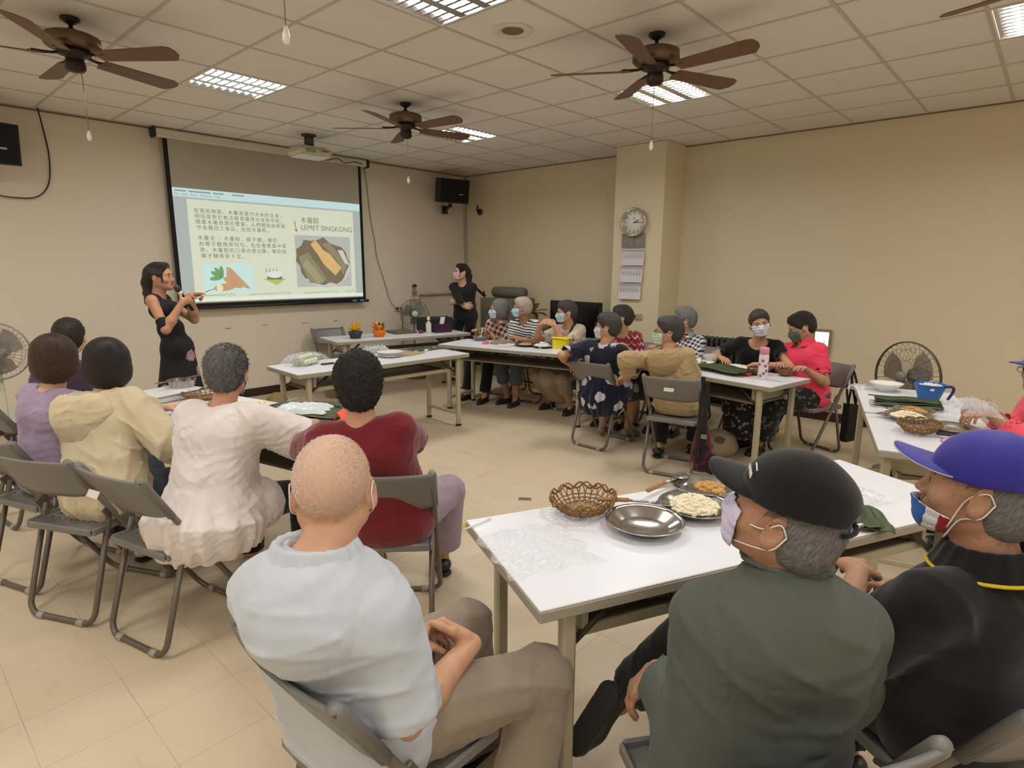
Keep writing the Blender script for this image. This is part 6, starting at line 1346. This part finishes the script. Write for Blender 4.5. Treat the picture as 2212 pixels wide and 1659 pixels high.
# --- bald man, light blue shirt (foreground)
BLUE = cloth('light blue shirt', srgb(190, 197, 207), wr=.9, sc_=.9)
cr = []
def crease(pts, r=.006): F = SDF(); F.chain([A(p) for p in pts], [r*.3]+[r]*(len(pts)-2)+[r*.3], .008); return F
bald = who('elderly bald man in light blue short-sleeved shirt and beige trousers, hands clasped', .70, 1.125, 4, (.655, 1.12, 1.12), 50, dict(
    h=.0085, hh=.0035, hhd=.0035, sw=.36, shz=-.088, g=1.12, skin=SKIN_D, hp=-6, tw=17, tilt=.0, neckw=(.59, 1.095, .965), fl=.265,  shf=.01, hunch=.06, wide=1.0, ear=1.1, noeyes=0, hs=1.02, nk=1.12, ag=1.05,
    lh=dict(w=(.865, 1.165, .655), pole=(-.2, .9, -.6), d=(.75, -.5, -.25), n=(.25, .25, .9), curl=.55, thumb=.3), rh=dict(w=(.955, 1.0, .645), pole=(-.75, -.2, -.8), d=(-.3, .85, .35), n=(.75, .2, .6), curl=.75, thumb=.2),
    lf=dict(a=(1.17, 1.23, .09), d=(.95, .1, -.12), pole=(.95, 0, .6)), rf=dict(a=(1.02, .90, .1), d=(.95, -.25, -.1), pole=(.8, -.15, .9)), tl=.45, cl=.42,
    hair=('stubble', hair('white stubble', srgb(204, 160, 132), srgb(206, 178, 160), .6, rad=120, bump=.12, mixlo=.4, mixhi=.6)), strands=(9000, .009, .00022, mat('white fine hair', srgb(222, 212, 206), .5)), hhr=.005, lift=.35, lay=1.0,
    mask=dict(m=MASKK), top=dict(seams=1, creases=[((-.15, -.08, .70), (.12, -.12, .62), .014, .013), ((-.14, -.08, .715), (.12, -.12, .64), .014, -.008), ((.17, -.02, .80), (.14, -.08, .66), .013, .014), ((.15, -.04, .78), (.05, -.15, .70), .013, .008), ((.19, .0, .84), (.22, .02, .72), .012, -.009), ((-.1, -.1, .66), (.1, -.13, .58), .012, .009), ((.21, .03, .85), (.25, .06, .72), .011, .008)], m=BLUE, o=.022, so=.024, sleeve=.86, flare=.02, ex=.01, w=.006, wf=.75, seed=4, hem=.41, collar=.042, loose=.016, nr=.06, h=.0075, vneck=.06),
    legs=dict(m=BEIGET, o=.02, t=1.95, flare=.035, w=.0065, wf=1.0), shoes=dict(m=mat('brown strap shoe', srgb(96, 84, 70), .5), sole=BLACKFOOT), watch=(-1, CHR)))
# --- man in black cap, green jacket (foreground right)
GREENJ = cloth('grey green jacket', srgb(82, 87, 79), wr=.45, rough=.7, sheen=.05, sc_=.6); BLKC = cloth('black cap cloth', srgb(18, 17, 18), wr=.1); ROYAL = cloth('royal blue cap cloth', srgb(44, 40, 138), wr=.1, rough=.6)
capm = who('man in black cap, grey-green jacket and lilac mask, legs crossed', 1.17, .37, 50, (1.175, .34, 1.125), 90, dict(
    neckw=(1.205, .335, .96),
    h=.008, hh=.0035, hhd=.0035, sw=.35, shz=-.085, al=.29, g=1.1, noeyes=1, skin=SKIN_C, hp=15, hr=-2, tw=-4, hunch=.03, ear=1.25, hs=.94, nk=1.1, 
    lh=dict(w=(1.225, .615, .615), pole=(-.6, -.7, -.6), d=(-.3, .5, -.7), n=(-.3, .6, .6), curl=.45, thumb=.3), rh=dict(w=(1.42, .5, .60), pole=(.5, -.7, -.6), d=(.0, .9, -.3), n=(.3, .1, .95), curl=.4),
    lf=dict(a=(1.41, .83, .29), d=(-.35, .35, -.85), pole=(.75, .05, .65), u=(.6, -.3, .4)), rf=dict(a=(1.62, .62, .09), d=(.6, .75, -.1), pole=(.7, .5, .9)), tl=.42, cl=.41,
    hair=('fringe', H_GREY), hhr=.005, mask=dict(m=MASKL, y=.066), cap=dict(m=BLKC, open=1, L=.085, up=-.005, z=.014),
    top=dict(seams=1, creases=[((.17, -.06, .70), (.03, -.15, .665), .014, .012), ((.17, -.06, .72), (.03, -.15, .69), .014, -.009), ((-.16, -.03, .66), (-.03, -.15, .655), .012, .011), ((-.16, -.03, .68), (-.03, -.15, .675), .013, -.008), ((.16, -.05, .86), (.05, -.13, .84), .013, -.007), ((-.15, .0, .60), (.05, -.14, .575), .013, .008), ((.17, .0, .62), (.0, -.14, .6), .013, .008), ((-.2, .05, .83), (-.15, .0, .72), .012, .008)], m=GREENJ, o=.024, so=.024, sleeve=1.86, ex=.012, flare=.012, w=.006, wf=.55, seed=12, hem=.42, collar=.045, cr=.01, loose=.012, fold=0, nr=.06, h=.0075, name='jacket'),
    legs=dict(m=DKT, o=.016, t=1.8, flare=.02), shoes=dict(m=SHOE_L, sole=BLACKFOOT)) if True else {})
# --- man in royal blue cap, black polo (foreground right edge)
BLKP = cloth('black polo', srgb(22, 22, 24), wr=.5, sc_=.7); DISC = cloth('white mask worn low', srgb(224, 222, 224), wr=.2)
bluem = who('man in royal blue cap and black polo, yellow collar stripe, mask below his mouth', 1.68, .04, 60, (1.585, .07, 1.135), 90, dict(
    neckw=(1.60, .03, .975),
    h=.009, hh=.004, hhd=.0035, sw=.39, g=1.14, skin=SKIN_C, hp=8, tw=0, ear=1.2, nk=1.15, hs=.96, lips=mat('lips brown', srgb(128, 76, 64), .45),
    lh=dict(w=(1.71, .30, .80), pole=(-.6, .2, -.8), d=(.8, .35, -.1), n=(0, .1, 1), curl=.4), rh=dict(w=(2.0, .2, .64), d=(.5, .8, 0)),
    hair=('fringe', H_GREY), hhr=.005, cap=dict(m=ROYAL, L=.085, up=.012, m2=mat('white brim underside', srgb(196, 192, 200), .8)), mask=dict(m=DISC, dz=-.058, y=.03, parts=[(.078, .2, cloth('mask blue', srgb(40, 92, 170), wr=.1)), (.03, .052, cloth('mask red', srgb(150, 24, 30), wr=.1))]),
    top=dict(m=BLKP, o=.02, so=.022, sleeve=.8, flare=.014, ex=.01, w=.005, wf=.6, seed=3, collar=.026, nr=.06, h=.0085, name='polo_shirt', hem=.42), legs=dict(m=DKT), shoes=dict(m=SHOE_L)))
# --- woman in dark red, curly hair
REDT = cloth('dark red knit', srgb(112, 22, 34), wr=.5, sheen=.35)
redw = who('woman with short curly black hair in a dark red top, seen from behind', 1.45, 2.03, 46, (1.35, 2.07, 1.125), 58, dict(
    h=.0085, sw=.36, g=1.12, skin=SKIN_B, hp=-4, nk=1.1, lh=dict(w=(1.48, 2.52, .79), pole=(-.9, .5, -.5)), rh=dict(w=(1.75, 2.3, .78), pole=(.4, -.8, -.6)), rf=dict(a=(1.93, 2.24, .09), d=(.5, .8, -.1), pole=(.6, .1, .9)), lf=dict(a=(1.7, 2.5, .09)), tl=.44,
    hair=('afro', H_CURL), strands=(5000, .012, .0006, H_CURL), top=dict(m=REDT, o=.02, sleeve=.8, flare=.012, ex=.012, w=.005, seed=6, hem=.43, nr=.062), legs=dict(m=cloth('mauve trousers', srgb(150, 134, 148), wr=.7), o=.024, t=1.8, flare=.03), shoes=dict(m=SHOE_L, open=1, sole=BLACKFOOT), mask=dict(m=MASKB)))
# --- woman in white blouse, grey hair
WBL = cloth('white gauze blouse', srgb(224, 214, 210), wr=1.0, sc_=1.3)
whitew = who('grey-haired woman in a white peplum blouse, seen from behind', .96, 2.68, 28, (1.12, 2.78, 1.115), 52, dict(
    h=.0085, sw=.37, g=1.14, skin=SKIN_B, hp=-6, lh=dict(w=(1.38, 3.02, .79), pole=(-.5, .7, -.6)), rh=dict(w=(1.50, 2.74, .79), pole=(.5, -.8, -.5)), lf=dict(a=(1.25, 3.0, .09)), rf=dict(a=(1.35, 2.6, .09)),
    hair=('short', H_GREY), strands=(6000, .02, .0005, H_GREY), top=dict(m=WBL, o=.026, sleeve=.85, puff=1, flare=.03, ex=.018, w=.006, wf=1.2, seed=8, hem=.36, nr=.064, skirt=.35, flr=.25, fz=-.02, name='blouse'), legs=dict(m=DKT, o=.016), shoes=dict(m=mat('white sandal', srgb(206, 200, 190), .5), open=1), mask=dict(m=MASKB)))
# --- woman in cream hooded jacket
CRM = cloth('cream hooded cotton', srgb(206, 192, 160), wr=1.0, sc_=1.1)
creamw = who('woman with a black bob in a cream hooded jacket, seen from behind', .70, 3.24, 27, (.81, 3.42, 1.12), 74, dict(
    h=.0085, sw=.37, g=1.1, skin=SKIN_A, hp=-3, lh=dict(w=(1.12, 3.72, .79), pole=(-.5, .7, -.6)), rh=dict(w=(1.06, 3.22, .64), pole=(.4, -.7, -.7)), lf=dict(a=(.92, 3.55, .09)), rf=dict(a=(1.02, 3.3, .09)),
    hair=('bob', H_BLACK), top=dict(m=CRM, o=.03, sleeve=1.9, ex=.014, flare=.012, w=.012, wf=.9, seed=14, hem=.42, nr=.066, hood=1.25, name='hooded_jacket'), legs=dict(m=JNS), shoes=dict(m=mat('white sneaker', srgb(206, 200, 188), .5), sole=BLACKFOOT)))
# --- woman in lilac, brown bob
lilw = who('woman with a brown bob in a lilac T-shirt, seen from behind', .59, 3.74, 22, (.665, 3.74, 1.125), 60, dict(
    h=.0105, sw=.34, g=.98, skin=SKIN_A, hp=-2, lh=dict(w=(1.0, 4.05, .79)), rh=dict(w=(.95, 3.75, .7)), hair=('bob', H_BROWN), top=dict(m=cloth('lilac cotton', srgb(162, 144, 168), wr=.6), o=.018, sleeve=.6, flare=.012, w=.005, seed=2, nr=.062), legs=dict(m=cloth('mauve slacks', srgb(150, 130, 150))), shoes=dict(m=SHOE_L), mask=dict(m=MASKK)))
# --- woman in dark purple behind
who('woman with dark hair in a dark purple top, farthest on the left row', .76, 4.66, 12, (.93, 4.74, 1.13), 70, dict(
    h=.012, sw=.38, g=1.2, skin=SKIN_A, lh=dict(w=(1.2, 4.9, .7)), rh=dict(w=(1.15, 4.6, .7)), hair=('short', H_DBRN), top=dict(m=cloth('dark purple cotton', srgb(70, 52, 74), wr=.5), o=.02, sleeve=.7, flare=.01, nr=.062), legs=dict(m=DKT), shoes=dict(m=SHOE_L)))
# --- presenter, standing
def floral_dark():
    m = bpy.data.materials.new('black floral dress'); m.use_nodes = True; t = NT(m); v = t.coord(); vo = t.new('ShaderNodeTexVoronoi'); vo.inputs['Scale'].default_value = 6; t.link(v, vo.inputs['Vector'])
    d = t.math('ADD', vo.outputs['Distance'], t.math('MULTIPLY', t.noise(v, 70, 3), .22)); z = t.sep(v)[2]
    k = t.math('MULTIPLY', t.math('LESS_THAN', d, .42), t.math('LESS_THAN', z, .92)); k = t.math('MULTIPLY', k, t.math('GREATER_THAN', t.sep(vo.outputs['Color'])[1], .35))
    t.col(t.mix(k, srgb(20, 18, 24), t.mix(t.noise(v, 90, 2), srgb(120, 50, 60), srgb(206, 176, 178)))); t.b.inputs['Roughness'].default_value = .85; t.bump(t.noise(v, 12, 3), .4, .02); return m
FLD = floral_dark()
pres = who('woman presenter with long dark hair in a long black floral dress, speaking into a microphone', 1.88, 5.62, -38, (1.815, 5.72, 1.495), -45, dict(
    h=.009, hh=.0045, hip=(0, -.02, .9), hw=.055, sw=.33, g=.85, skin=SKIN_B, hp=4, tw=0, lips=mat('red lips', srgb(150, 40, 46), .35), 
    rh=dict(w=(1.873, 5.465, 1.27), pole=(-.3, -.2, -.9), d=(.86, 0, .5), n=(0, -1, 0), curl=[1.2, 1.25, 1.3, 1.3], thumb=.6), lh=dict(w=(2.0, 5.6, 1.33), pole=(.3, .3, -.9), d=(.6, -.75, .2), n=(.1, .1, 1), curl=[.15, .9, 1.1, 1.2], thumb=.5),
    lf=dict(a=(1.92, 5.72, .09), d=(.7, -.7, -.1)), rf=dict(a=(1.86, 5.55, .09), d=(.7, -.7, -.1)), tl=.41, cl=.40,
    hair=('long', H_BLACK), shoes=dict(m=SHOE_L)))
def dress(J, m, name, w0, w1, h=.01, zb=.06):
    hip, N, S_ = J['hip'], J['N'], J['S']; F = SDF(); ax = J['ax']; J['torso'](F, .012); 
    for s in (-1, 1): F.ell(J['hip']*.3+N*.7+ax*s*.06+J['cf']*.06, (.06, .06, .065), k=.03); C_ = SDF(); C_.cap(S_[s]+ax*s*.005+A(0,0,-.05), S_[s]+ax*s*.05+A(0, 0, .03), .055, .07, .01); F.cut(C_, .006)
    F.cap(hip-A(0, 0, .05), A(hip[0], hip[1]+.0, zb), w0, w1, .05)
    def gg(X, Y, Z): a_ = np.arctan2(Y-hip[1], X-hip[0]); return -.014*np.sin(a_*9+.7*np.sin(a_*4))*np.clip((.75-Z)/.7, 0, 1)
    F.fn(gg, (-.5, -.5, -.1), (.5, .5, .9)); F.fn(folds(.003, .9, 5), (-.5, -.5, -.1), (.5, .5, 1.6)); F.clip((0, 0, zb), (0, 0, -1)); K = SDF(); K.cap(N+A(0, 0, -.02), N+A(0, 0, .2), .062, .07, .01); F.cut(K, .008)
    return sdf_obj(name, F, h, m, J['r'], 1)
dress(pres, FLD, 'dress', .13, .25, .009, .05)
F = SDF(); s = 1; e_, w_ = pres['e', 1], pres['w', 1]; S1 = pres['S'][1]; F.cap(S1+(e_-S1)*.72, S1+(e_-S1)*.86, .05, .05, .02); C_ = SDF(); C_.cap(S1+(e_-S1)*.6, S1+(e_-S1)*1.0, .041, .041, .01); F.cut(C_, .002); sdf_obj('sleeve_band', F, .006, FLD, pres['r'], 1)
put(MB().lathe([(0, -.006), (.005, -.003), (.006, 0), (.004, .005), (0, .006)], (.084, -.008, -.045), 8).obj('earring', CHR, pres['r']), pres['HM'])
# microphone in her right hand
q = root('microphone', 'black handheld microphone held up to the presenter\'s mouth', 'microphone', (0, 0, 0)); Mw = pres['r'].matrix_basis.copy()
p0 = Vector((1.975, 5.50, 1.21)); p1 = Vector((1.85, 5.5, 1.43)); dm = (p1-p0).normalized()
MB().tube([p0, p0+dm*.16, p0+dm*.2], [.012, .015, .019], 14).obj('body', BLK, q); MB().lathe([(0, -.0), (.017, .0), (.024, .015), (.0255, .03), (.02, .048), (0, .056)], p0+dm*.195, 18, axis=tuple(dm)).obj('grille', mat('mic mesh', srgb(96, 72, 70), .4, .7, bump=.8, bs=500), q); MB().lathe([(.0175, 0), (.0195, .004), (.0195, .02), (.0175, .024)], p0+dm*.165, 18, axis=tuple(dm)).obj('white_ring', CERW, q)
tag(MB().tube([(2.09, 5.49, 1.365), (2.16, 5.43, 1.40)], [.0035, .002], 6).obj('pointer_pen', STEELD), 'thin silver pen held in the presenter\'s outstretched hand', 'pen')
# --- standing masked woman, arms crossed
TEE = cloth('charcoal T-shirt', srgb(36, 34, 38), wr=.4)
pk = who('woman with a ponytail and pink mask standing with crossed arms in a charcoal T-shirt', 5.86, 6.22, 205, (5.78, 6.2, 1.515), 158, dict(
    h=.011, hip=(0, -.02, .9), sw=.34, g=.95, skin=SKIN_A, hp=4, hs=.98, rh=dict(w=(5.66, 6.02, 1.05), pole=(.3, -.5, -.9), d=(-.2, -.8, .1), n=(-.9, .1, .3), curl=.5), lh=dict(w=(5.66, 6.2, 1.1), pole=(.2, .3, -.9), d=(-.1, .9, .1), n=(-.9, -.2, .3), curl=.5),
    lf=dict(a=(5.8, 6.1, .09), d=(-.9, -.4, -.1)), rf=dict(a=(5.76, 6.3, .09), d=(-.9, -.4, -.1)), tl=.43, cl=.41, hair=('long', H_BLACK), mask=dict(m=MASKP), top=dict(m=TEE, o=.014, sleeve=.55, flare=.012, hem=.84, nr=.06, name='t_shirt'), legs=dict(m=DKT), shoes=dict(m=SHOE_L), watch=(1, BLK)))
q = root('dark_tablet', 'dark device tucked in the crossed arms of the pink-masked woman', 'tablet', (5.61, 6.08, 1.16), R(110)); q.rotation_euler = (0, R(25), R(110))
MB().box((0, 0, 0), (.12, .02, .17), bev=.006).obj('body', BLK, q); MB().box((0.01, -.012, .01), (.008, .003, .09), roty(.3)).obj('silver_strip', CHR, q)
# --- the U-shaped tables, far side
def far(label, bx_, by_, ang, head, haz, hr_, sk_, mask, top, legs=None, **kw):
    d = dict(h=.012, hh=.006, hhd=.0055, skin=sk_, hair=hr_, mask=dict(m=mask) if mask else None, top=top, legs=legs or dict(m=DKT), shoes=dict(m=SHOE_L, open=1, sole=BLACKFOOT)); d.update(kw); return who(label, bx_, by_, ang, head, haz, d)
far('grey-haired woman in a blue mask and pink-and-black plaid shirt, black scarf', 5.42, 5.14, 190, (5.27, 5.0, 1.09), 142, ('bob', H_GREY), SKIN_B, MASKB, dict(m=cloth('plaid shirt', srgb(214, 184, 166), srgb(52, 38, 38), 'plaid', wr=.4), o=.018, sleeve=1.8, hem=.45, nr=.06, collar=.02), sw=.33, g=.95, lh=dict(w=(5.12, 4.98, .79)), rh=dict(w=(5.12, 5.2, .79)), lf=dict(a=(4.95, 4.93, .09)), rf=dict(a=(4.93, 5.2, .09)))
F = SDF(); F.cap(A(-.045, 0, 0), A(.045, 0, 0), .045, None, .03); F.cap(A(-.02, .045, -.03), A(.02, .045, -.03), .03, None, .03); F.fn(folds(.004, 2, 3), (-.2, -.2, -.2), (.2, .2, .2)); pl_ = [o for o in COL.objects if o.get('label', '').startswith('grey-haired woman in a blue mask')][0]
sc_f = sdf_obj('scarf', F, .008, DKT, pl_, 1); sc_f.location = (.0, .09, .955)
far('white-haired woman in a blue mask and navy-and-white striped top', 5.42, 4.62, 188, (5.28, 4.63, 1.125), 134, ('short', H_SILV), SKIN_C, MASKB, dict(m=cloth('striped top', srgb(222, 220, 218), srgb(52, 54, 66), 'stripes', wr=.3), o=.02, sleeve=.85, flare=.014, hem=.45, nr=.062, vneck=.08), dict(m=cloth('denim capri', srgb(78, 88, 100)), t=1.55, flare=.03), sw=.36, g=1.05, lh=dict(w=(5.08, 4.38, .79), d=(-.4, .9, 0), n=(0, 0, 1)), rh=dict(w=(5.1, 4.62, .79), d=(-.1, -.9, 0), n=(0, 0, 1)), lf=dict(a=(5.08, 4.55, .09)), rf=dict(a=(5.12, 4.72, .09)))
bg = far('woman in a beige blouse and blue mask, hands raised by her chin', 5.38, 3.93, 185, (5.26, 3.97, 1.115), 138, ('short', H_DGREY), SKIN_B, MASKB, dict(m=cloth('beige printed blouse', srgb(198, 182, 164), srgb(166, 146, 128), 'floral', wr=.4, scale=.5), o=.018, sleeve=.75, flare=.02, hem=.45, nr=.062), dict(m=cloth('beige skirt', srgb(150, 132, 108)), skirt=1, t=1.5), sw=.34, g=.98,
    lh=dict(w=(5.05, 3.96, .97), pole=(.2, -.4, -.9), d=(-.25, .75, .5), n=(-.6, -.4, .6), curl=.6), rh=dict(w=(5.0, 4.14, .97), pole=(-.1, .6, -.9), d=(.0, -.8, .5), n=(-.7, .3, .5), curl=.6), lf=dict(a=(5.22, 3.85, .09)), rf=dict(a=(5.27, 4.18, .09)), hp=-4)
S_ = bg['S']; MB().tube(bez([S_[-1]+A(.05, -.06, -.0), S_[-1]+A(.05, .01, .075), S_[-1]+A(.06, .1, .0), S_[-1]+A(.07, .12, -.12), S_[-1]+A(.08, .1, -.3)]), .012, 6).obj('bag_strap', BTC, bg['r'])
far('woman with short dark hair and mint mask in a red top with white dashes', 5.48, 3.27, 185, (5.24, 3.255, 1.1), 118, ('short', H_DBRN), SKIN_B, MASKM, dict(m=cloth('red dash print', srgb(124, 36, 44), srgb(206, 176, 170), 'zig', wr=.4), o=.018, sleeve=.7, hem=.45, nr=.068), sw=.34, lh=dict(w=(5.15, 3.1, .79)), rh=dict(w=(5.15, 3.4, .79)))
far('grey-haired woman in glasses and a black-and-white checked shirt', 5.62, 2.75, 185, (5.46, 2.68, 1.1), 122, ('short', H_GREY), SKIN_B, None, dict(m=cloth('checked shirt', srgb(220, 220, 222), srgb(26, 30, 44), 'check', wr=.3), o=.018, sleeve=1.5, hem=.45, nr=.062, collar=.02), sw=.35, lh=dict(w=(5.25, 2.6, .79)), rh=dict(w=(5.3, 2.9, .79)), glasses=1)
blk = far('woman in a black scoop-neck top and white mask, facing the camera', 5.58, 2.0, 192, (5.42, 1.94, 1.115), 206, ('short', H_DGREY), SKIN_B, MASKW, dict(m=cloth('black jersey', srgb(16, 15, 17), wr=.3), o=.018, sleeve=.62, flare=.02, hem=.45, nr=.085, nf=.03, vneck=.05), sw=.38, g=1.1, hr=12, h=.0105, lh=dict(w=(5.15, 1.78, .79), pole=(.2, -.9, -.4), d=(-.3, .9, 0), n=(0, 0, 1)), rh=dict(w=(5.28, 2.22, .79), pole=(0, .8, -.5), d=(-.5, -.6, 0), n=(0, 0, 1)), legs=dict(m=cloth('dark dotted skirt', srgb(46, 44, 46), srgb(150, 146, 140), 'floral', scale=.25), skirt=1))
pnk = far('woman in a bright pink polo shirt and dark green mask, looking down', 5.46, 1.5, 160, (5.44, 1.595, 1.11), 118, ('short', H_BLACK), SKIN_B, MASKG, dict(m=cloth('hot pink polo', srgb(232, 66, 96), wr=.5), o=.02, sleeve=.78, flare=.016, hem=.43, nr=.06, collar=.022), dict(m=cloth('dark print trousers', srgb(34, 32, 34), srgb(96, 92, 88), 'floral', scale=.3), o=.03, flare=.05, t=1.8), sw=.35, g=1.04, hp=-24, h=.0105, lh=dict(w=(5.14, 1.42, .78)), rh=dict(w=(5.2, 1.66, .77)), lf=dict(a=(5.2, 1.78, .09)), rf=dict(a=(5.3, 1.95, .09)))
far('woman with black hair in a navy dress with large white flowers, seen from behind', 4.47, 2.92, 2, (4.2, 2.86, 1.09) if False else (4.42, 2.88, 1.09), 106, ('short', H_DGREY), SKIN_B, MASKW, dict(m=cloth('navy floral dress', srgb(22, 26, 46), srgb(196, 192, 204), 'floral', wr=.3), o=.026, sleeve=.85, flare=.02, hem=.3, nr=.07, skirt=.8, flr=.22, fz=-.06, name='dress', seed=5), dict(m=cloth('navy floral dress', srgb(22, 26, 46)), t=1.05), sw=.38, g=1.16, h=.0105, lh=dict(w=(4.35, 3.22, .72), pole=(-.8, .5, -.3)), rh=dict(w=(4.8, 2.75, .75)), lf=dict(a=(4.72, 3.1, .09)), rf=dict(a=(4.82, 2.88, .09)), shoes=dict(m=mat('grey beige shoe', srgb(140, 132, 118), .6)))
far('woman with grey hair and glasses in a tan hooded sweatshirt, seen from behind', 4.36, 2.15, 14, (4.38, 2.28, 1.095), 116, ('short', H_DGREY), SKIN_B, MASKM, dict(m=cloth('tan sweatshirt', srgb(176, 152, 112), wr=.5), o=.024, sleeve=1.8, ex=.002, flare=.008, hem=.45, nr=.062, w=.009, hood=1.05, name='hooded_sweatshirt'), dict(m=DKT), sw=.35, g=1.0, glasses=1, h=.0105, lh=dict(w=(4.2, 2.52, .72), pole=(-.9, .4, -.3), d=(.2, .9, -.3)), rh=dict(w=(4.7, 2.2, .78)), lf=dict(a=(4.5, 2.38, .09)), rf=dict(a=(4.8, 2.2, .09)))
# --- person at the right edge, gloved hands over the table
p20 = who('person at the right edge in coral top and blue cap, hands over the table', 4.32, -.06, 105, (4.22, .0, 1.08), 130, dict(
    h=.012, sw=.36, g=1.05, skin=SKIN_C, lh=dict(w=(3.98, .2, .86), pole=(-.8, -.3, -.5), d=(-.7, .5, -.1), n=(0, 0, 1), curl=.5), rh=dict(w=(4.12, .22, .88), pole=(.3, -.5, -.8), d=(-.6, .6, -.1), n=(0, 0, 1), curl=.6), hair=('fringe', H_GREY), cap=dict(m=ROYAL), glasses=1,
    top=dict(m=cloth('coral top', srgb(226, 78, 96), wr=.4), o=.022, sleeve=1.5, hem=.44, nr=.062), legs=dict(m=DKT), shoes=dict(m=SHOE_L)))
for k, (x, y) in enumerate(((3.93, .24), (4.06, .27))): bag('plastic_glove', ['crumpled clear plastic glove over the hand nearest the blue cap man, right table', 'crumpled clear plastic glove over the farther hand, right table'][k], x, y, TT+.11, .2, .17, .07, 61+k, cat='glove', rz=R(20+30*k))
# coral cloth seen on both sides of the red-top woman's neck
tag(W(MB().grid(lambda u, v: ((u-.5)*.44, (v-.5)*.08*(1+.5*abs(2*u-1)), .012+.06*abs(math.sin(u*19+v*2))*(.3+abs(2*u-1))), 24, 6, .002).obj('coral_ribbon', mat('coral plastic', srgb(240, 84, 70), .4)), 1.762, 2.61, TT, R(-80)), 'bright coral ruffled ribbon on the left table beyond the dark red top', 'ribbon')
# logo marks on the black cap, yellow stripe on the polo collar, coloured patches of the low mask
cr_ = capm['crown']; b = MB()
for k in range(5): b.box((-.046-.0*k, .082-.003*k, .07+.0*k) if False else (-.062+.009*k*1.0, .0775+.0045*k, .062), (.006, .002, .011), rotz(.45), 0)
LOGO = mat('white embroidery', srgb(226, 226, 224), .7); b.obj('embroidered_letters', LOGO, cr_)
b = MB(); b.tube([(-.06, .07, .076), (-.045, .079, .082), (-.03, .084, .078)], .0016, 5); b.obj('embroidered_stroke', LOGO, cr_)
col = [c for c in bluem['top'].children if c.name.startswith('collar')][0]
N = bluem['N']; ax_, cf_ = bluem['ax'], bluem['cf']
r0_ = .056*1.15+.0135+.039
pts = [N+ax_*math.sin(a)*r0_-cf_*math.cos(a)*r0_*.97+cf_*.004+A(0, 0, .004-.022*(1-math.cos(a*.5)**2)) for a in np.linspace(-2.5, 2.5, 30)]
MB().tube(pts, .0042, 6).obj('yellow_stripe', mat('yellow stripe', srgb(214, 186, 30), .7), col)
